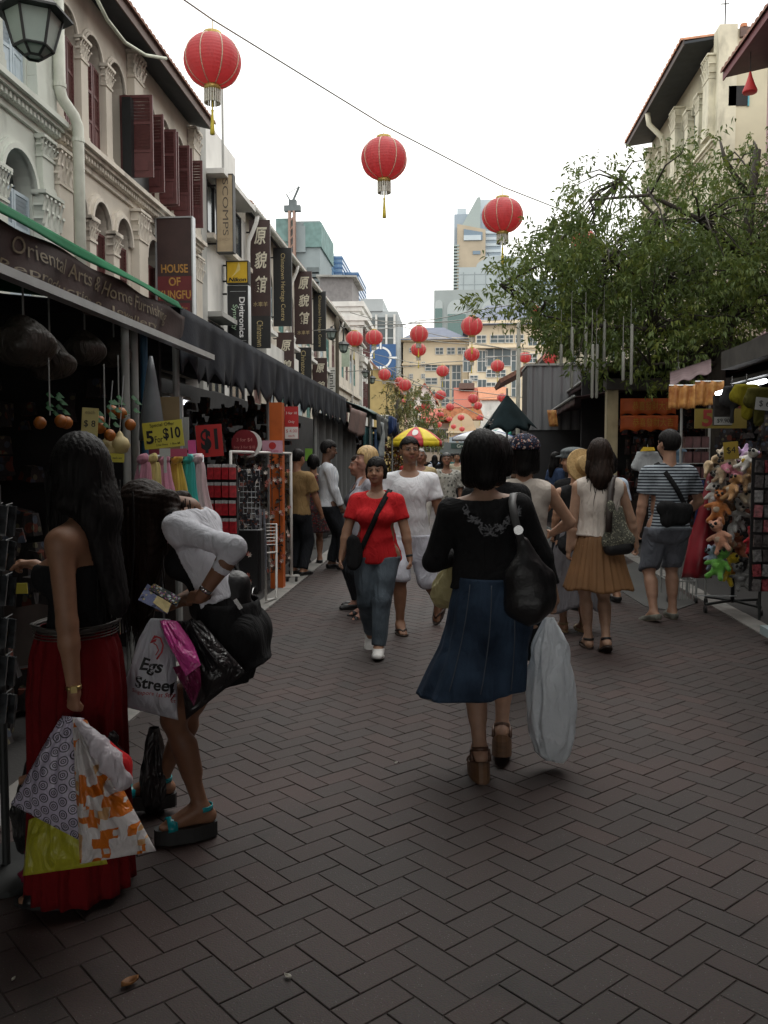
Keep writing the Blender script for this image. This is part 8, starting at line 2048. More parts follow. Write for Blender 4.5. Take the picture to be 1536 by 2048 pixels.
TR_=thing('luggage_trolley','white tubular trolley frame leaning by the black suitcase','trolley',(-2.0,9.1,0));q0,q1=AY(530,1048,9.0),AY(552,1048,9.3);b0_,b1_=AY(532,1200,9.0),AY(553,1196,9.3)
mb=MB();mb.tube([b0_,q0,q1,b1_,b0_],.014,8);mb.tube([q0*.62+b0_*.38,q1*.62+b1_*.38],.011,6);mb.build('frame',M_white,TR_,True);mb=MB()
for k in range(7):t_=k/22;mb.tube([q0*(1-t_)+b0_*t_,q1*(1-t_)+b1_*t_],.005,4)
mb.build('basket_wire',M_white,TR_)
SU=thing('suitcase','black suitcase with a steel wheel hoop, standing left of the white trolley','suitcase',tuple(AY(500,1190,8.4)));c=AY(500,1120,8.45);mb=MB();mb.box(c,(.26,.22,.66));bo=mb.build('shell',M_leather,SU);bm=bmesh.new();bm.from_mesh(bo.data);bmesh.ops.bevel(bm,geom=bm.edges[:],offset=.03,segments=3,affect='EDGES');bm.to_mesh(bo.data);bm.free()
mb=MB();mb.tube([c+[-.09,0,.33],c+[-.09,0,.40],c+[.09,0,.40],c+[.09,0,.33]],.009,6);mb.build('handle',M_leather,SU);q=AY(508,1192,8.3);mb=MB();mb.tube([q+np.array([0,.0+.085*math.cos(2*math.pi*i/20),.085*math.sin(2*math.pi*i/20)])for i in range(21)],.009,6);mb.build('wheel',M_silver,SU,True)
mb=MB();r2=random.Random(2)
for i in range(16):y=8.75;x=AY(520,1100,y)[0]+r2.uniform(-.05,.05);mb.tube([(x,y,1.02),(x+r2.uniform(-.02,.02),y,r2.uniform(.35,.6))],.006,4)
o=mb.build('bead_strings',mat('beads',(.20,.21,.24),rough=.4,var=.5,scale=80));tag(o,'bunch of pale bead strings hanging before the suitcase','beads')
# key ring rack at the frame's left edge
KR=thing('keyring_rack','dark spinning rack of packed trinkets at the far left edge','rack',(-1.62,3.0,0));mb=MB();mb.lathe([(.22,0),(.22,.02),(.015,.03),(.015,1.45)],(-1.66,3.05,0),12);mb.build('stand',M_iron,KR)
mcl=mat('pack_dark_clear',(.06,.065,.07),rough=.15,var=.6,scale=26,spec=.8)
for j,py in enumerate((1040,1110,1180,1265,1340,1415)):
 for i in range(3):
  c=AY(-28+i*20,py,2.95+.07*i);mb=MB();mb.box(c,(.075,.012,.11),.5-.3*i,.12);k=mb.build('trinket_pack',mcl,KR);mb=MB();mb.box(c+np.array([0,-.012,-.01]),(.02,.006,.04),.5-.3*i,.3);mb.build('trinket',M_gold if(i+j)%2 else M_silver,k);mb=MB();mb.tube([c+[0,0,.055],c+[-.0,.05,.06]],.002,4);mb.build('hook',M_iron,k)
o,b,pt,r_,u_,w,h=sign('price_sign','small yellow ticket low in the dark, left of the black strapless top',22,1166,56,1188,3.7,mat('card_olive',(.40,.34,.03)),3)
# --- stall with black zigzag awning
T2=thing('market_stall','market stall with long black awning and zigzag edge, left','stall',(-3.6,12,0))
def awn(x0,y0,y1,zt,zb,per,depth,m,name,par,ripple=.03,back=2.9,rise=.35,nper=8,z1=None,seed=0):
 z1=zt if z1 is None else z1
 sheet(lambda u,v:(x0-back*v*(1 if x0<0 else-1),y0+(y1-y0)*u,(zt+(z1-zt)*u)+rise*v-.05*math.sin(math.pi*v)+.01*math.sin(u*40)),max(8,int((y1-y0)*4)),7,m,'roof_sheet',par,.008)
 n=max(2,int((y1-y0)/per))*nper
 def fn(u,v):
  y=y0+(y1-y0)*u;ph=(u*n/nper)%1.0;tooth=abs(ph-.5)*2;z=zt+(z1-zt)*u;zz=z-v*((zt-zb)-depth*(1-tooth if depth>0 else 0)+.02*math.sin(5.1*y+seed))
  sg=1 if x0<0 else-1
  return(x0+sg*(.012+ripple*v*(math.sin(6.1*y+2*v+seed)+.6*math.sin(15*y+seed*2))),y,zz)
 return sheet(fn,n+1,8,m,name,par)
awn(SX,6.93,17.8,2.76,2.20,.28,.13,K_navy,'valance',T2)
mb=MB();mb.bb(-5.4,-5.3,6.93,21,0,3.0);mb.build('back_wall',M_stallback,T2)
for y in(7.2,10.9,14.6):mb=MB();mb.lathe([(.03,0),(.03,2.68)],(SX-.12,y,0),8);mb.build('post',M_postg,T2)
for y0_,y1_ in((7.4,10.2),(10.6,14.0)):
 mb=MB();mb.bb(-3.5,-2.42,y0_,y1_,.05,.8);mb.build('counter',M_wood,T2)
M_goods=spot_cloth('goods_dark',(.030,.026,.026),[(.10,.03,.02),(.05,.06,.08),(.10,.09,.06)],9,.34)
def goods(x0,x1,y0_,y1_,z0,z1,n,par,m,seed,s=(.05,.16),name='hanging_goods'):
 r2=random.Random(seed);mb=MB()
 for i in range(n):a_,b_,c_=[r2.uniform(*s)for _ in range(3)];mb.box((r2.uniform(x0,x1),r2.uniform(y0_,y1_),r2.uniform(z0,z1)),(a_,b_,c_*1.3),r2.uniform(-.5,.5),r2.uniform(-.2,.2),0,r2.uniform(.6,1))
 return tag(mb.build(name,m,par),kind='stuff')
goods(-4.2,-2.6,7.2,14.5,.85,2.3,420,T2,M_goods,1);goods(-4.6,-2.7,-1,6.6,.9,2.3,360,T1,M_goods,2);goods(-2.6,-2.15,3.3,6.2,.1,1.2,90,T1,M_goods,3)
mb=MB();mb.tube([(-3.2,9.6,2.2),(-3.2,10.3,2.2)],.025,8);lt_=mb.build('lamp_tube',mat('tube_glow',(.9,.93,1.0),emit=2.2),T2,True)
mb=MB();mb.bb(-3.24,-3.16,9.55,10.35,2.23,2.27);mb.build('lamp_housing',M_white,T2)
# grey hanging cloth, then brown cloth and blue green tarpaulins
GC=thing('hanging_cloth','tall grey cloth wall closing the stall behind the striped shirt','cloth',(-2.35,18,0));sheet(lambda u,v:(-2.38+.05*math.sin(u*46)+.02*math.sin(u*91+3*v),14.9+6.0*u,2.35-2.3*v),110,10,mat('cloth_grey_wall',(.10,.105,.105),rough=.85,var=.2,scale=2,stretch=(1,1,.3)),'cloth',GC)
BC=thing('hanging_cloth','faded brown cloth draped over the stall edge past the zigzag awning','cloth',(-2.2,19.5,0));sheet(lambda u,v:(SX+.05-.5*max(0,.25-v)*4+.05*math.sin(u*14+3*v),17.85+3.6*u,2.80-.62*v-.16*math.sin(math.pi*u)*v),40,12,mat('cloth_brown',(.10,.055,.045),rough=.8,var=.3,scale=3),'cloth',BC)
T3=thing('market_stall','market stall under draped dark green and blue tarpaulins, left','stall',(-3.4,25,0))
sheet(lambda u,v:(SX+.25-2.6*v**1.2+.06*math.sin(u*19),21.6+8.4*u,2.62+.55*math.sin(math.pi*.5*v)+.05*math.sin(u*11+4*v)),50,10,mat('tarp_dark_green',(.012,.045,.038),rough=.5,var=.3,scale=2),'roof_sheet',T3,.01)
sheet(lambda u,v:(SX+.32+.07*math.sin(u*17),21.6+3.2*u,2.62-(.45+.2*math.sin(u*9))*v),30,8,mat('tarp_grey',(.07,.075,.075),rough=.6),'flap',T3)
sheet(lambda u,v:(SX+.38+.08*math.sin(u*15+1),25.2+2.2*u,2.75-(.35+.2*math.sin(u*7))*v),24,8,mat('tarp_blue',(.015,.045,.16),rough=.5),'flap',T3)
sheet(lambda u,v:(SX+.30+.07*math.sin(u*15+1),27.6+2.4*u,2.72-(.35+.15*math.sin(u*12))*v),24,8,mat('tarp_navy',(.02,.03,.06),rough=.5),'flap',T3)
sheet(lambda u,v:(SX+.1+.05*math.sin(u*21),23.4+2.4*u,2.3-1.9*v),30,8,mat('curtain_blue',(.03,.08,.17),rough=.8,var=.3,stretch=(1,1,.2)),'curtain',T3);sheet(lambda u,v:(SX+.02+.05*math.sin(u*21),21.3+2.0*u,2.3-1.9*v),30,8,mat('curtain_teal',(.015,.07,.075),rough=.8,var=.3,stretch=(1,1,.2)),'curtain',T3)
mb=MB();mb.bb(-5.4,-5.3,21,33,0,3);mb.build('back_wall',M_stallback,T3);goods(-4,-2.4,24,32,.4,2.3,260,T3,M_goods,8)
mb=MB();r2=random.Random(9)
def cr_(u,v):y=22.2+.9*u;return(SX+.36+.05*math.sin(u*12+6*v),y,2.45-.9*v)
sheet(cr_,20,14,plastic('plastic_sheet_pale',(.34,.37,.38),.3,.3),'plastic_sheet',T3)
for y in(22,26,30):mb=MB();mb.lathe([(.03,0),(.03,2.6)],(SX+.12,y,0),8);mb.build('post',M_postg,T3)
for k,(y0_,y1_,lab,m)in enumerate(((33.2,44,'far left stall with low dark roof behind the yellow red parasol',K_navy),(44.5,58,'farthest left stall with dark roof and bright goods',K_mar))):
 T=thing('market_stall',lab,'stall',(-3.2,(y0_+y1_)/2,0));awn(SX+.1,y0_,y1_,2.6,2.3,.5,.0,m,'valance',T,.02,2.4,.4,4);goods(-3.6,-2.3,y0_,y1_,.3,2.1,200,T,spot_cloth('goods_bright',(.10,.06,.03),[(.45,.32,.04),(.3,.08,.05),(.4,.4,.38)],5,.35),20+k);mb=MB();mb.bb(-5.3,-5.2,y0_,y1_,0,2.9);mb.build('back_wall',M_stallback,T)
 # ---------------------------------------------------------------- right side
RS=2.42
T5=thing('market_stall','market stall with dark roof beam, plush toys and a lit tube, nearest on the right','stall',(4,6,0))
mb=MB();mb.bb(RS,RS+.16,-3,8.15,2.34,2.50);mb.build('beam',mat('beam_dark',(.055,.05,.045),rough=.7,var=.4,scale=6),T5)
sheet(lambda u,v:(RS+.05+3.8*v,-3+11.2*u,2.52+.75*v+.02*math.sin(u*30)),40,6,K_mar,'roof_sheet',T5,.02)
sheet(lambda u,v:(RS+.6+1.8*v,8.16,2.52+.22*v+.0*u+.5*u*v),6,6,mat('beam_dark'),'gable_sheet',T5,.02)
mb=MB();mb.bb(5.9,6.0,-3,13.6,0,3.3);mb.build('back_wall',M_stallback,T5)
mb=MB();a_,b_=AX(1434,787,2.62),AX(1486,773,2.62);mb.tube([a_,b_],.022,8);mb.build('lamp_tube',mat('tube_glow_bright',(.95,.97,1.0),emit=4.0),T5,True)
mb=MB();a_,b_=AX(1497,770,2.62),AX(1530,762,2.62);mb.tube([a_,b_],.022,8);mb.build('lamp_tube',mat('tube_glow_bright'),T5,True);mb=MB();mb.bb(2.58,2.66,6.4,8.4,2.235,2.27);mb.build('lamp_housing',M_iron,T5)
for x,y in((2.95,8.1),(2.95,5.0)):mb=MB();mb.lathe([(.035,0),(.035,2.36)],(x,y,0),8);mb.build('post',M_postg,T5)
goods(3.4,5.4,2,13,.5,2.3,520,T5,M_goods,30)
# hanging goods at the right
def garment(label,px0,px1,py0,py1,Y,m,seed,name='garment',cat='garment',sleeves=True):
 c=AY((px0+px1)/2,py0,Y);w=(px1-px0)/FPX*Y;h=(py1-py0)/FPX*Y;o=thing(name,label,cat,tuple(c));S_=SDF()
 S_.cap(c+[-w*.22,0,-.05*h],c+[w*.22,0,-.05*h],.035,None,.04);S_.cap(c+[0,0,-h*.2],c+[0,0,-h*.85],w*.30,w*.33,.05,(np.array([0,1.,0]),4))
 if sleeves:
  for q in(-1,1):S_.cap(c+[q*w*.28,0,-.06*h],c+[q*w*.44,0,-.34*h],.05,.06,.04,(np.array([0,1.,0]),2.5))
 V,Q=S_.surf(.014,post=lambda X,Y_,Z,D:np.maximum(np.maximum(D+.008*wav(X*1.6,Y_,Z*.5,30,seed),Z-c[2]),c[2]-h-Z));obj('cloth',np_mesh('cloth',relax(V,Q,1),Q),o,m);mb=MB();mb.tube([c+[0,0,-.02],c+[0,0,.08]],.004,5);mb.build('hanger',M_silver,o);return o
garment('bright yellow garment hung under the lit tube at right',1474,1512,768,838,7.2,cloth('garment_yellow',(.20,.17,.012)),1);garment('dull olive garment hung right of the bright yellow one',1500,1540,775,850,7.0,cloth('garment_olive',(.06,.055,.01)),2)
garment('dark grey garment hung left of the bright yellow one',1452,1476,772,850,7.4,cloth('garment_charcoal',(.03,.03,.032)),3)
garment('white and grey shirt on display left of the striped T-shirt',1270,1320,903,985,10.2,cloth('garment_white',(.36,.38,.39)),4);garment('faded denim blue shirt with yellow print on display right of the dark cropped head',1335,1372,898,985,10.4,spot_cloth('garment_denim',(.13,.20,.27),[(.45,.33,.05)],9,.22),5)
mb=MB();q=AY(1296,903,10.15);mb.slab([q+[-.09,0,0],q+[.08,0,.01],q+[.07,.02,.045],q+[-.05,.02,.05]],.01);o=mb.build('cloth_fold',cloth('garment_amber',(.45,.30,.03)));tag(o,'folded amber yellow cloth on top of the white and grey shirt','cloth')
SGN=mat('sign_dark_yellow',(.18,.13,.02),rough=.5,var=.2)
o,b,pt,r_,u_,w,h=sign('price_sign','dim yellow board with a red figure 5 above the pack shelves at right',1392,818,1490,856,8.0,SGN,0,.02);text('5',.2,pt(.24,.48),r_,u_,mat('ink_dark_red',(.22,.02,.015)),b,height=h*.86,offset=.006)
o,b,pt,r_,u_,w,h=sign('bag_on_display','dark box bag hung in front of the board with the red 5',1428,792,1462,850,7.5,cloth('bag_dark',(.03,.026,.024)),0,.05);mb=MB();p0,p1=pt(.0,.72),pt(1.0,.98);mb.bb(p0[0],p1[0],p0[1]-.003,p0[1]-.0005,p1[2],p0[2]);k=mb.build('price_tag',mat('tag_grey',(.28,.28,.27)),b);text('$9.90',.05,pt(.5,.85)+np.array([0,-.004,0]),r_,u_,M_inkb,k,width=w*.7)
o['category']='bag'
o,b,pt,r_,u_,w,h=sign('price_sign','small yellow price card above the plush toys',1448,884,1476,918,8.4,mat('card_ochre',(.36,.25,.03)),6);text('$4',.05,pt(.5,.5),r_,u_,M_inkb,b,width=w*.6)
o,b,pt,r_,u_,w,h=sign('price_sign','grey white price tag at the right frame edge under the roof beam',1512,796,1545,820,6.9,mat('tag_grey'),-6);text('$ 6',.05,pt(.5,.5),r_,u_,M_inkb,b,width=w*.6)
# shelf of brown boxes
SH=thing('pack_shelf','shelf rack stacked with dark brown packs left of the plush toys','rack',tuple(AY(1388,1000,9.6)));a_,b_=AY(1366,866,9.6),AY(1412,985,9.6)
mb=MB()
for x in(a_[0]-.02,b_[0]+.02):mb.tube([(x,9.6,0),(x,9.6,a_[2]+.3)],.014,6)
mb.build('upright',M_postg,SH);bx_=MB();bx_.box((0,0,0),(.075,.09,.12));bxm=bx_.mesh('carton');bxm.materials.append(mat('carton_brown',(.085,.04,.04),rough=.4,var=.4,scale=14))
for j in range(4):
 z=a_[2]-.10-j*.162;mb=MB();mb.bb(a_[0]-.02,b_[0]+.02,9.55,9.7,z-.068,z-.060);mb.build('shelf',M_postg,SH)
 for i in range(3):q=bpy.data.objects.new('carton',bxm);C.objects.link(q);q.location=(a_[0]+.05+i*.088,9.6,z);q.rotation_euler=(0,0,rng.uniform(-.1,.1));child_of(q,SH)
 # plush toys on a stand
ST=thing('toy_stand','black castor stand holding the plush toys, feet on the kerb strip','rack',(2.84,9.0,0));mb=MB();mb.tube([(2.84,9.0,.08),(2.84,9.0,1.65)],.02,8)
for k in range(4):a=k*math.pi/2+.5;mb.tube([(2.84,9.0,.1),(2.84+.36*math.cos(a),9.0+.36*math.sin(a),.085)],.014,6)
mb.build('pole',M_iron,ST,True)
for k in range(4):a=k*math.pi/2+.5;x,y=2.84+.36*math.cos(a),9.0+.36*math.sin(a);mb=MB();mb.tube([(x-.012,y,.035),(x+.012,y,.035)],.035,12);mb.build('castor',M_rubber,ST,True,auto=40)
mb=MB();mb.bb(2.45,2.85,8.9,8.92,.155,.165);mb.build('cross_bar',M_alu,ST)
def plush(label,px,py,size,col,col2,Y,seed,ears='round',tilt=0.0,belly=True):
 r2=random.Random(seed);c=AY(px,py,Y);s=size;o=thing('plush_toy',label,'plush toy',tuple(c),group='plush toys on the stand');M3=np.array(Matrix.Rotation(tilt,3,'Y')@Matrix.Rotation(r2.uniform(-1.3,1.3),3,'Z')@Matrix.Rotation(r2.uniform(-.5,.4),3,'X'))
 L=lambda a,b,e:c+M3@(np.array([a,b,e])*s)
 S_=SDF();S_.ell(L(0,0,-.22),(.20*s,.16*s,.26*s),.03);S_.ell(L(0,-.03,.20),(.19*s,.17*s,.17*s),.02)
 for q in(-1,1):S_.cap(L(q*.16,-.03,-.08),L(q*.34,-.10,-.20+r2.uniform(-.1,.15)),.075*s,.065*s,.02);S_.cap(L(q*.10,-.03,-.40),L(q*.20,-.12,-.58),.085*s,.075*s,.02)
 if ears=='round':
  for q in(-1,1):S_.ell(L(q*.15,0,.36),(.075*s,)*3,.015)
 elif ears=='long':
  for q in(-1,1):S_.cap(L(q*.12,0,.32),L(q*.26,.0,.12),.05*s,.07*s,.02)
 S_.ell(L(0,-.19,.16),(.085*s,.08*s,.065*s),.02)
 V,Q=S_.surf(.013,post=lambda X,Y_,Z,D:D+.003*wav(X,Y_,Z,190,seed));obj('toy_body',np_mesh('toy_body',V,Q),o,mat('plush_'+str(seed),col,rough=1,var=.22,scale=30,bump=.8,bscale=220,sheen=.3))
 mb=MB();mb.lathe([(.004,-.09*s),(.10*s,-.07*s),(.13*s,0),(.10*s,.07*s),(.004,.09*s)],L(0,-.14,-.22),10,sq=(1,.35))
 if belly:mb.build('belly_patch',mat('plushb_'+str(seed),col2,rough=1,var=.2,scale=30),o,True)
 mb=MB()
 for q in(-1,1):mb.lathe([(.002,-.018),(.013,-.01),(.016,0),(.013,.01),(.002,.018)],L(q*.075,-.195,.25),8)
 mb.lathe([(.002,-.016),(.016,-.006),(.016,.006),(.002,.016)],L(0,-.275,.18),8);mb.build('eyes_and_nose',M_rubber,o,True);return o
TOYS=[('cream headed plush toy at the top of the stand',1458,915,.19,(.46,.38,.28),(.5,.3,.3),'round'),('lilac eared plush toy at the top of the stand',1486,905,.18,(.42,.28,.46),(.5,.4,.5),'round'),('white duck like plush toy with yellow beak at the stand top right',1504,915,.18,(.52,.50,.46),(.5,.34,.02),'none'),('pink plush toy, second row of the stand',1465,945,.22,(.55,.20,.27),(.6,.35,.4),'long'),('pale lilac plush toy right of the pink one',1488,950,.18,(.44,.34,.44),(.5,.45,.5),'long'),('tan spotted plush toy under the white duck like one',1502,950,.20,(.34,.21,.10),(.5,.4,.3),'round'),('green plush toy at the right edge of the stand',1522,938,.18,(.03,.26,.05),(.1,.4,.1),'round'),('grey white striped plush toy at the left of the stand',1440,955,.20,(.30,.30,.27),(.5,.5,.48),'round'),('white faced plush toy with brown ears mid stand',1500,985,.20,(.45,.41,.36),(.3,.2,.1),'long'),('orange brown plush toy, left mid stand',1444,1005,.24,(.38,.13,.03),(.5,.4,.3),'round'),('dark brown plush toy behind the orange brown one',1466,1000,.22,(.12,.06,.03),(.2,.12,.06),'round'),('cream plush dog at right mid stand',1506,1000,.20,(.46,.38,.27),(.5,.45,.4),'long'),('zebra like grey plush toy in the stand middle',1484,1022,.21,(.28,.28,.27),(.05,.05,.05),'round'),('black plush penguin with orange beak, right',1502,1045,.24,(.02,.02,.022),(.5,.5,.5),'none'),('peach plush toy, lower left of the stand',1442,1065,.23,(.50,.24,.15),(.55,.4,.3),'round'),('brown plush toy right of the peach one',1466,1075,.20,(.28,.13,.06),(.4,.3,.2),'round'),('pale pink plush toy below the peach one',1438,1088,.17,(.45,.28,.30),(.5,.4,.4),'round'),('lime green plush toy at the bottom left of the stand',1446,1120,.24,(.09,.28,.035),(.2,.5,.1),'round'),('yellow spotted plush giraffe at the stand bottom',1464,1128,.23,(.52,.38,.02),(.30,.12,.02),'none'),('black and white plush toy hanging low right on the stand',1494,1115,.24,(.02,.02,.022),(.5,.5,.48),'round'),('grey plush toy at the very bottom of the stand',1482,1148,.19,(.12,.12,.115),(.2,.2,.2),'round')]
TOYS+=[('beige plush toy tucked behind the pink one',1450,935,.18,(.40,.30,.2),(.5,.4,.3),'round'),('white plush toy at the left mid edge of the stand',1432,985,.19,(.45,.43,.4),(.5,.5,.5),'long'),('caramel plush dog in the stand middle',1474,970,.2,(.34,.18,.07),(.5,.4,.3),'long'),('silver grey plush toy beside the penguin',1476,1048,.2,(.34,.34,.33),(.5,.5,.5),'long'),('rust red plush toy between the peach and black ones',1480,1085,.2,(.32,.10,.05),(.4,.3,.2),'round'),('red plush toy at the right low edge of the stand',1508,1075,.18,(.42,.02,.03),(.5,.2,.2),'round'),('pale blue plush toy left of the lime green one',1428,1110,.17,(.28,.36,.46),(.5,.5,.5),'round'),('tan plush toy at the left upper edge of the stand',1428,925,.17,(.40,.29,.17),(.5,.4,.3),'long')]
for i,(l,px,py,s_,c1,c2,e_)in enumerate(TOYS):plush(l,px-4,py,s_*1.42,tuple(min(.75,q*1.25)for q in c1),c2,8.70+.12*math.sin(i*2.1),100+i,e_,rng.uniform(-1.1,1.1))
RB=thing('satin_bag','long glossy dark red bag hanging left of the plush toys','bag',tuple(AY(1410,950,8.9)));m=mat('satin_red',(.20,.012,.02),rough=.35,var=.25,scale=5)
sheet(lambda u,v:tuple(AY(1424-32*v**1.4+(u-.5)*(12+46*min(1,v*1.6)),945+210*v,8.95-.10*math.cos(2*math.pi*(u-.5))-.04*math.sin(9*v))),22,22,m,'bag_body',RB,.02)
sheet(lambda u,v:tuple(AY(1404-24*v**1.4+(u-.5)*(8+20*v),960+190*v,9.08)),8,16,cloth('cloth_blue_dark',(.02,.03,.09)),'side_cloth',RB,.01)
WB=thing('wire_basket','grey wire basket stand behind the striped T-shirt shorts','basket',tuple(AY(1360,1150,9.4)));a_,b_=AY(1340,1060,9.4),AY(1392,1200,9.4);mb=MB()
for i in range(9):x=a_[0]+(b_[0]-a_[0])*i/8;mb.tube([(x,9.4,b_[2]),(x,9.4,a_[2])],.005,4);mb.tube([(x,9.4,a_[2]-.2),(x,9.75,a_[2]-.2)],.004,4)
for z in(a_[2],a_[2]-.08,a_[2]-.2,b_[2]+.2):mb.tube([(a_[0],9.4,z),(b_[0],9.4,z),(b_[0],9.75,z),(a_[0],9.75,z),(a_[0],9.4,z)],.008,5)
for x,y in((a_[0],9.4),(b_[0],9.4),(a_[0],9.75),(b_[0],9.75)):mb.tube([(x,y,a_[2]),(x,y,.06)],.012,6)
mb.build('wires',M_postg,WB);goods(a_[0]+.05,b_[0]-.05,9.45,9.7,a_[2]-.15,a_[2]+.05,14,WB,spot_cloth('goods_redwhite',(.3,.3,.3),[(.4,.03,.03)],8,.4),44,(.06,.12),'folded_goods')
for x,y in((a_[0],9.4),(b_[0],9.4)):mb=MB();mb.tube([(x-.012,y,.032),(x+.012,y,.032)],.032,10);mb.build('castor',M_rubber,WB)
PR=thing('packet_rack','rack of small clear packets at the right frame edge beside the plush toys','rack',tuple(AY(1520,1050,8.1)));a_,b_=AY(1508,915,8.1),AY(1586,1185,8.1);mb=MB();mb.bb(a_[0],b_[0],8.14,8.16,b_[2],a_[2]);mb.build('board',M_stallback,PR)
r2=random.Random(6);cols=[(.10,.09,.09),(.25,.05,.06),(.18,.17,.17),(.07,.06,.06)]
for j in range(9):
 for i in range(4):mb=MB();mb.box((a_[0]+.05+i*.085,8.10,a_[2]-.08-j*.135),(.07,.025,.11),r2.uniform(-.15,.15),r2.uniform(-.1,.1));mb.build('packet',mat('packet_%d'%((i*5+j*3)%4),cols[(i*5+j*3)%4],rough=.2,var=.6,scale=30),PR)
mb=MB();mb.tube([(a_[0]+.1,8.15,b_[2]),(a_[0]+.1,8.15,.06)],.014,6);mb.tube([(b_[0]-.1,8.15,b_[2]),(b_[0]-.1,8.15,.06)],.014,6);mb.build('leg',M_iron,PR)
o=thing('crate','pale blue crate corner on a castor at the right frame edge, on the kerb strip','crate',tuple(G(1545,1285)));c=G(1552,1290);mb=MB();mb.box(c+np.array([.05,0,.10]),(.26,.3,.07));mb.build('box',mat('crate_blue',(.30,.38,.40),rough=.5),o)
for d_ in(-.06,.14):mb=MB();mb.tube([c+[d_,-.12,.035],c+[d_+.025,-.12,.035]],.034,10);mb.build('castor',M_rubber,o)
# stall front with cream pillar, lintel and orange banners
T6=thing('market_stall','open stall front with cream pillar, grey lintel and orange banners, right','stall',(3.4,14,0));Y=13.6
p0,p1=AY(1215,780,Y),AY(1237,780,Y);mb=MB();mb.bb(p0[0],p1[0],Y,Y+.2,0,p0[2]);mb.build('pillar',mat('pillar_cream',(.50,.43,.27),rough=.8,var=.12,dirt=((.2,.17,.1),.6,4)),T6)
q0,q1=AY(1212,786,Y),AY(1440,764,Y);mb=MB();mb.bb(q0[0],q1[0]+.6,Y-.06,Y+.26,p0[2]+.001,p0[2]+.17);mb.build('lintel',mat('beam_dark'),T6)
mb=MB();mb.bb(p1[0],5.8,17.4,17.5,0,3.2);mb.build('back_wall',M_stallback,T6);goods(3.2,5.2,14.5,17.2,.4,2.2,200,T6,M_goods,50)
M_or=mat('banner_orange',(.50,.10,.018),rough=.6,var=.12);M_orl=mat('banner_glyph',(.50,.26,.03),rough=.6)
for k,(a0,a1,b0,b1,lab)in enumerate(((1241,1352,797,832,'upper scalloped orange banner with yellow characters under the lintel'),(1241,1356,831,864,'lower scalloped orange banner with yellow characters under the lintel'))):
 c0,c1=AY(a0,b0,Y-.15-.01*k),AY(a1,b1,Y-.15-.01*k);o=thing('banner',lab,'banner',tuple(c0))
 b=sheet(lambda u,v:(c0[0]+(c1[0]-c0[0])*u,c0[1]+.012*math.sin(u*21),c0[2]+(c1[2]-c0[2])*v*(1-.16*abs(math.sin(u*12)))),60,5,M_or,'cloth',o)
 text('恭喜發財大吉',.2,((c0[0]+c1[0])/2+.05,c0[1]-.022,(c0[2]*.5+c1[2]*.5)+.02),RT,UP,M_orl,b,width=(c1[0]-c0[0])*.7,height=abs(c1[2]-c0[2])*.5)
M_orc=mat('cloth_orange_gold',(.52,.16,.04),rough=.55,var=.4,scale=14,col2=(.62,.33,.10))
for a0,a1,b0,b1,lab in((1338,1389,772,822,'orange gold fringed cloth hanging under the roof, left of two'),(1390,1446,764,816,'orange gold fringed cloth hanging under the roof, right of two')):
 Y0=9.4;c0,c1=AY(a0,b0,Y0),AY(a1,b1,Y0);o=thing('fringed_cloth',lab,'cloth',tuple(c0))
 sheet(lambda u,v:(c0[0]+(c1[0]-c0[0])*u,Y0+.02*math.sin(u*17+v),c0[2]+(c1[2]-c0[2])*v*(.9+.06*(int(u*40)%2))+.012*abs(math.sin(u*9))),42,6,M_orc,'cloth',o)
 mb=MB();mb.tube([(c0[0],Y0,c0[2]+.005),(c1[0],Y0,c0[2]+.005)],.008,5);mb.build('rod',M_silver,o)
o=thing('fringed_cloth','small orange cloth hanging alone under the maroon awning','cloth',tuple(AY(1102,820,18)));c0,c1=AY(1094,820,18),AY(1112,853,18);sheet(lambda u,v:(c0[0]+(c1[0]-c0[0])*u+.05*v,18+.02*math.sin(u*9),c0[2]+(c1[2]-c0[2])*v),8,6,M_orc,'cloth',o)
# dusty pink canopy edge behind the orange cloths
o=thing('awning','dusty mauve awning sheet with scalloped edge above the orange gold cloths','awning',tuple(AY(1380,750,10.2)));sheet(lambda u,v:tuple(AY(1340+82*u,(770-44*u*.6)-(26*v)*(1-.0*u)+3*math.sin(u*16)*(1-v),9.6+1.6*v)),26,6,mat('awning_mauve',(.13,.085,.09),rough=.7,var=.2),'sheet',o,.006)
# maroon awnings running up the lane
def rawn(label,e0,e1,X,m,drop,rise=.55,back=3.2,bar=True,in_y=None):
 a_,b_=AX(*e0,X),AX(*e1,X);o=thing('awning',label,'awning',(X,(a_[1]+b_[1])/2,0))
 sheet(lambda u,v:(X+back*v,a_[1]+(b_[1]-a_[1])*u,(a_[2]+(b_[2]-a_[2])*u)+rise*v),14,4,m,'roof_sheet',o,.02)
 sheet(lambda u,v:(X-.02+.01*math.sin(u*60),a_[1]+(b_[1]-a_[1])*u,(a_[2]+(b_[2]-a_[2])*u)-drop*v),60,4,m,'valance',o,.006)
 if bar:mb=MB();mb.tube([(X-.04,a_[1]-.02,a_[2]),(X-.04,b_[1],b_[2])],.03,8);mb.build('front_bar',M_postg,o,True)
 return o
rawn('long maroon awning sloping along the lane under the corrugated shed',(1222,724),(1062,838),2.75,K_mar,.12)
rawn('lower dark awning with pale rolled front bar, middle right',(1152,793),(1082,838),2.3,K_mar,.16,.5)
rawn('far dark awning beyond the folded parasol, right',(1086,833),(940,897),2.2,K_navy,.22,.5)
mb=MB();mb.bb(5.9,6.0,13.7,60,0,3.6);o=mb.build('stall_back_wall',M_stallback);tag(o,kind='structure')
GS=thing('stall_goods','dark red and brown goods hung along the stalls under the maroon awnings','goods',(3.2,20,0));r2=random.Random(77);mb=MB()
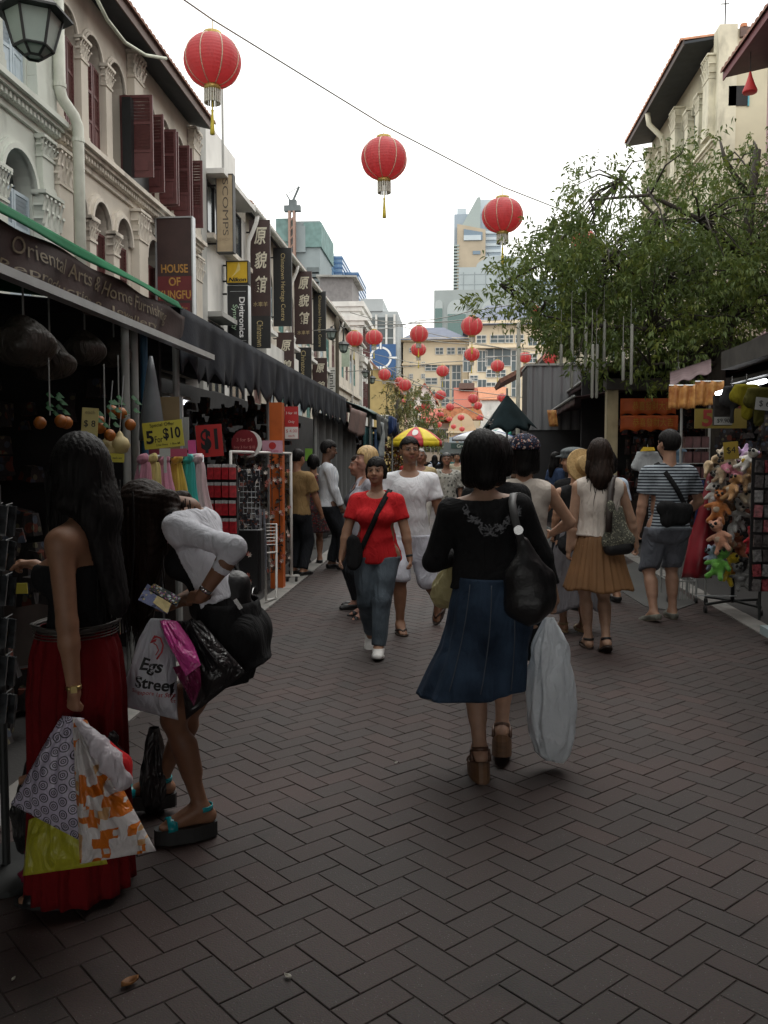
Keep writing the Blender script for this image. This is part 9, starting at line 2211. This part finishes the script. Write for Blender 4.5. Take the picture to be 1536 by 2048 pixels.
for i in range(900):s_=r2.uniform(.04,.15);mb.box((r2.uniform(2.9,4.2),r2.uniform(14.5,40),r2.uniform(.3,2.35)),(s_,s_,s_*1.5),r2.uniform(0,3),r2.uniform(-.3,.3),0,.8)
o=mb.build('hanging_goods',spot_cloth('goods_reddish',(.028,.018,.018),[(.10,.02,.02),(.06,.05,.05),(.09,.045,.03)],8,.36),GS);tag(o,kind='stuff')
for k,y in enumerate((16,21,27)):mb=MB();mb.bb(2.95,3.8,y,y+3.4,.05,.85);o=mb.build('counter',M_wood,GS)
# parasols
def parasol(label,px,py,wpx,Y,colA,colB,n=8,rise=.34,valance=.16,logo=False,pole=True):
 c=AY(px,py,Y);R=wpx/2/FPX*Y;o=thing('parasol',label,'parasol',(c[0],Y,0));zt=c[2]+R*rise
 for k in range(n):
  m=colA if k%2==0 else colB;a0,a1=2*math.pi*k/n+.30,2*math.pi*(k+1)/n+.30
  def fn(u,v,a0=a0,a1=a1):
   a=a0+(a1-a0)*u;r=R*v*(1-.03*math.sin(math.pi*u)*v);return(c[0]+r*math.cos(a),Y+r*math.sin(a),zt-R*rise*(v**1.7)*1.3-(.02*math.sin(math.pi*u)*v*-1))
  sheet(fn,7,8,m,'panel',o,.004)
  mv=colB if k%2==0 else colA
  def fv(u,v,a0=a0,a1=a1):a=a0+(a1-a0)*u;r=R*(1-.03*math.sin(math.pi*u));return(c[0]+r*math.cos(a),Y+r*math.sin(a),zt-R*rise*1.3+.01-valance*v*(1-.15*math.cos(8*math.pi*u)))
  sheet(fv,12,3,m if not logo else(mat('parasol_red')if k%2 else mat('parasol_yellow')),'flap',o,.003)
 mb=MB();mb.lathe([(.022,0),(.022,zt+.05)],(c[0],Y,0),8);mb.build('pole',M_white,o)
 if logo:
  k=5;a=2*math.pi*(k+.5)/n+.30;
  mb=MB();cx_,cy_,cz_=c[0]+R*.62*math.cos(a),Y+R*.62*math.sin(a),zt-R*rise*.62**1.7*1.3
  rt_,nn_=np.array([-math.sin(a),math.cos(a),0]),nz(np.array([math.cos(a)*.6,math.sin(a)*.6,.8]));up__=np.cross(nn_,rt_)
  if up__[2]<0:up__=-up__;rt_=-rt_
  pts=[np.array([cx_,cy_,cz_])+nn_*.02+rt_*(.15*math.cos(g)*(1 if math.cos(g)>-.3 else .5))+up__*.19*math.sin(g)for g in[2*math.pi*i/16 for i in range(16)]]
  mb.slab(pts,.004);mb.build('emblem',M_white,o)
 return o
mat('parasol_red',(.50,.035,.045),rough=.6);mat('parasol_yellow',(.68,.52,.02),rough=.6)
parasol('yellow and red segmented parasol with white emblem over the stalls',833,876,104,33,_M['parasol_yellow'],_M['parasol_red'],8,.42,.2,True)
parasol('white, blue and green parasol at the right side of the lane',968,872,130,27,mat('parasol_white',(.68,.70,.72)),mat('parasol_blue',(.03,.08,.32)),8,.20,.1)
parasol('far pale and teal parasol behind the white and blue one',1000,866,70,33,mat('parasol_teal',(.05,.32,.24)),mat('parasol_white'),8,.22,.1)
o=thing('folded_parasol','half folded dark green parasol hanging as a tent over the right stalls','parasol',tuple(AY(1014,790,15.5)));c=AY(1014,788,15.5);Hh,W_=.60,.44
m_fp=mat('parasol_dark_green',(.012,.024,.028),rough=.85,spec=.15,var=.35,scale=5)
def fpar(u,v):
 a=2*math.pi*u;r=W_*(v**1.0)*(1+.10*math.cos(8*a)*v+.10*math.sin(3*a+.6));return(c[0]+r*math.cos(a)+.03*v,c[1]+r*math.sin(a)*.8,c[2]-Hh*v+.03*v*math.cos(2*a)-.04*v*v*math.cos(8*a))
mb=MB();mb.grid(fpar,64,12,True);b=mb.build('canopy',m_fp,o,True);solid(b,.006);mb=MB();mb.tube([(c[0],c[1],c[2]+.1),(c[0]+.02,c[1],c[2]-2.6)],.02,6);mb.build('pole',M_postg,o)
bm=bmesh.new();bm.from_mesh(b.data);bt=BVHTree.FromBMesh(bm);bm.free();L_=[]
for ang0,rr_ in((0,.05),(1.2,.09)):
 L_=[]
 for i in range(9):
  p=AY(992+120*rr_*math.cos(ang0+i*.5),828+130*rr_*math.sin(ang0+i*.5),13.5);h_=bt.ray_cast(Vector(p),Vector((0,1,0)))
  if h_[0]is not None:L_.append(np.array(h_[0])+[0,-.006,0])
 if len(L_)>2:world_ribbon(L_,[(0,-1,0)]*len(L_),.025,mat('print_grey',(.16,.14,.13)),'print_stroke',b,.001)
 # small roof with debris and pole by the shed
mb=MB();a_,b_=AY(1000,762,26),AY(1050,735,26);mb.slab([a_,a_+[0,3,0],b_+[.1,3,.05],b_+[.1,0,.05]],.12);o=mb.build('lean_to_roof',M_tile);tag(o,'small ragged tiled lean to roof left of the corrugated shed','roof')
mb=MB();q=AY(1037,700,24);mb.lathe([(.06,0),(.05,AY(1037,645,24)[2])],(q[0],24,0),8);o=mb.build('pole',mat('pole_pale',(.42,.42,.36),rough=.6),None,True,auto=40);tag(o,'plain pale pole rising in front of the hotel right end','pole')
# added canopy above the camera, out of view, put up to darken the foreground
CP=thing('added_shade_canopy','wide dark canvas canopy spanning the lane above the near stalls','canopy',(.4,-3,0))
sheet(lambda u,v:(-4.6+10*u,-11+14.5*v,4.3-.5*abs(2*u-1)**2-.12*math.sin(math.pi*3*v)**2),24,24,mat('added_shade_canvas',(.05,.055,.05),rough=.9),'canvas',CP,.01)
for x in(-4.5,5.3):
 for y in(-10.8,-4,2.3):mb=MB();mb.lathe([(.04,0),(.04,3.82)],(x,y,0),8);mb.build('post',M_postg,CP)  # posts carrying the added shade canopy
 # ---------------------------------------------------------------- trees
def leaf_mat(name,a,b_):
 m=mat(name,a,rough=.55,var=.35,scale=1.4,col2=b_);t,N,L,b=nodes_of(m)
 tr=N.new('ShaderNodeBsdfTranslucent');ms=N.new('ShaderNodeMixShader');ms.inputs[0].default_value=.25;src=b.inputs['Base Color'].links[0].from_socket
 L.new(src,tr.inputs['Color']);out=N['Material Output'];L.new(b.outputs[0],ms.inputs[1]);L.new(tr.outputs[0],ms.inputs[2]);L.new(ms.outputs[0],out.inputs[0]);return m
M_leafd=leaf_mat('leaf_dark',(.075,.125,.030),(.145,.205,.045));M_leafl=leaf_mat('leaf_light',(.12,.17,.03),(.19,.23,.04));M_bark=mat('bark',(.045,.038,.030),rough=.9,var=.35,scale=12,bump=.6,bscale=40,stretch=(1,1,.3))
M_leafo=leaf_mat('leaf_olive',(.10,.10,.03),(.16,.15,.045))
def inside(p,poly):
 x,y=p;c=False;n=len(poly)
 for i in range(n):
  (x0,y0),(x1,y1)=poly[i],poly[(i+1)%n]
  if(y0>y)!=(y1>y)and x<(x1-x0)*(y-y0)/(y1-y0)+x0:c=not c
 return c
def leaves(mb,p,d,n,r2,L=.10,W=.024,twig=.34,droop=.2):
 """one drooping spray: narrow leaves both sides of a short twig"""
 q=np.array(p,float);d=nz(d)
 for i in range(n):
  t_=(i+.5)/n;d2=nz(d+np.array([0,0,-droop*t_]));q=q+d2*twig/n
  a=r2.uniform(0,6.28);side=nz(np.cross(d2,(math.cos(a),math.sin(a),.3)));ld=nz(d2*.6+side*.9+np.array([0,0,-.12]));w_=nz(np.cross(ld,(r2.gauss(0,1),r2.gauss(0,1),r2.gauss(0,1))));l=L*r2.uniform(.7,1.25)
  mid=q+ld*l*.5+np.array([0,0,.008]);mb.add([q,mid+w_*W/2,q+ld*l+np.array([0,0,-.012]),mid-w_*W/2],[(0,1,2,3)])
def tree(name,label,base,trunk,limbs,poly,Y0,Y1,ncl,leafm,L=.10,W=.024,twig=.34,nleaf=11,seed=1,fall=None):
 r2=random.Random(seed);o=thing(name,label,'tree',tuple(base));mb=MB();mb.tube(trunk,[.15-.10*i/(len(trunk)-1)for i in range(len(trunk))],10);tk=mb.build('trunk',M_bark,o,True)
 nodes=[np.array(p)for l in limbs for p in l]+[np.array(p)for p in trunk[2:]];mb=MB()
 for l in limbs:mb.tube(l,[.048-.034*i/(len(l)-1)for i in range(len(l))],7)
 xs=[p[0]for p in poly];ys=[p[1]for p in poly];pts=[]
 while len(pts)<ncl:
  px,py=r2.uniform(min(xs),max(xs)),r2.uniform(min(ys),max(ys))
  if not inside((px,py),poly):continue
  if fall and r2.random()>fall(px,py):continue
  pts.append(AY(px,py,r2.uniform(Y0,Y1)))
 lm=[MB()for _ in leafm];
 for i,p in enumerate(pts):
  b=min(nodes,key=lambda q:np.linalg.norm(q-p));d=nz(p-b+np.array([r2.gauss(0,.3),r2.gauss(0,.3),r2.gauss(0,.25)]))
  if i%13==0 and np.linalg.norm(p-b)<2.2:m_=(p+b)/2+np.array([0,0,.12]);mb.tube([b,m_,p,p+d*twig*.6],[.018,.012,.007,.003],5)
  leaves(lm[0 if r2.random()<.72 or len(leafm)==1 else 1],p,d,nleaf,r2,L,W,twig)
 mb.build('limbs',M_bark,tk,True);cr=None
 for k,(q,m)in enumerate(zip(lm,leafm)):x=q.build('crown' if k==0 else 'light_foliage',m,o if k==0 else cr,fix=False);cr=cr or x
 return o
TY=12.8
tp=lambda px,py,y=TY:tuple(AY(px,py,y))
poly=[(935,596),(985,556),(1010,502),(1062,480),(1100,446),(1152,424),(1148,352),(1190,330),(1238,320),(1282,300),(1342,292),(1404,300),(1440,262),(1482,275),(1540,268),(1620,255),(1620,640),(1500,655),(1430,690),(1400,720),(1345,768),(1292,760),(1270,735),(1180,730),(1120,700),(1080,678),(1060,650),(1000,642),(950,612)]
def fall(px,py):
 f=min(1,max(.12,(px-930)/230))*min(1,max(.28,(py-250)/160));
 if px>1170 and py<470:f*=.30+.25*(px>1420)
 if py>690:f*=.45
 return f
tree('street_tree','leafy street tree spreading over the right stalls, narrow drooping leaves',(4.1,TY,0),[tp(1432,1000),tp(1430,850),tp(1434,730),tp(1462,640),tp(1490,520),tp(1502,400),tp(1515,300)],[[tp(1434,730),tp(1400,650,12.5),tp(1330,580,12.3),tp(1220,520,12.4),tp(1100,520,12.6),tp(1000,570,12.8)],[tp(1462,640),tp(1400,540,13.2),tp(1320,440,13.6),tp(1240,360,13.6)],[tp(1490,520),tp(1400,440,12.2),tp(1300,390,12),tp(1180,400,12)],[tp(1400,650,12.5),tp(1300,660,12),tp(1180,650,12),tp(1080,630,12.2)],[tp(1502,400),tp(1450,320,12.6),tp(1440,280,12.8)],[tp(1490,520),tp(1560,420,13),tp(1600,330,13.2)],[tp(1434,730),tp(1380,720,12.2),tp(1300,730,12)]],poly,11.4,15.2,4300,[M_leafd,M_leafl],.095,.030,.34,11,5,fall)
far_poly=[(790,850),(800,800),(830,780),(870,800),(880,850),(885,890),(800,895),(785,880)]
fp_=lambda px,py,y=62:tuple(AY(px,py,y))
tree('street_tree','thin olive green tree on the left beyond the parasol, red lanterns in front',(fp_(830,900)[0],62,0),[(fp_(832,900)[0],62,0),fp_(832,900),fp_(832,860),fp_(835,820)],[[fp_(832,880),fp_(810,840),fp_(800,810)],[fp_(832,880),fp_(860,850),fp_(872,820)]],far_poly,58,66,420,[M_leafo,M_leafd],.26,.09,.9,9,9)
far_poly=[(765,780),(785,755),(810,770),(828,800),(800,860),(770,840)]
fp_=lambda px,py,y=52:tuple(AY(px,py,y))
tree('street_tree','sparse yellowish tree by the small far street lamp',(fp_(790,900)[0],52,0),[(fp_(792,900)[0],52,0),fp_(792,900),fp_(792,850),fp_(794,800)],[[fp_(792,860),fp_(775,820),fp_(772,790)],[fp_(792,850),fp_(812,810),fp_(818,780)]],far_poly,50,55,130,[M_leafo],.22,.07,.8,8,12)
# pale light tubes hung in the tree
tubes=[(1143,655,777),(1184,690,797),(1193,690,797),(1208,640,735),(1262,650,770),(1171,655,735),(1122,690,734),(1246,705,762),(1356,725,770)]
names=['leftmost long','left one of the closest pair of','right one of the closest pair of','short, fourth','long, right middle','short, left of the pair','shortest far left','short faint','rightmost short']
for(px,a_,b_),nm in zip(tubes,names):
 Y=11.2+(px%7)*.15;t_,q=AY(px,a_,Y),AY(px,b_,Y);o=thing('light_tube',f'pale hanging light tube in the tree, {nm}' if not nm.endswith('of')else f'pale hanging light tube in the tree, {nm[:-3]}','light tube',tuple(t_),group='pale light tubes hung in the tree')
 mb=MB();mb.lathe([(.006,0),(.021,.015),(.021,t_[2]-q[2]),(.006,t_[2]-q[2]+.01)],tuple(q),8);b=mb.build('tube_body',mat('tube_pale',(.34,.35,.31),rough=.4,var=.1),o,True,auto=50);mb=MB();mb.tube([t_,t_+[0,0,.45]],.004,4);mb.build('cord',M_wire,o)
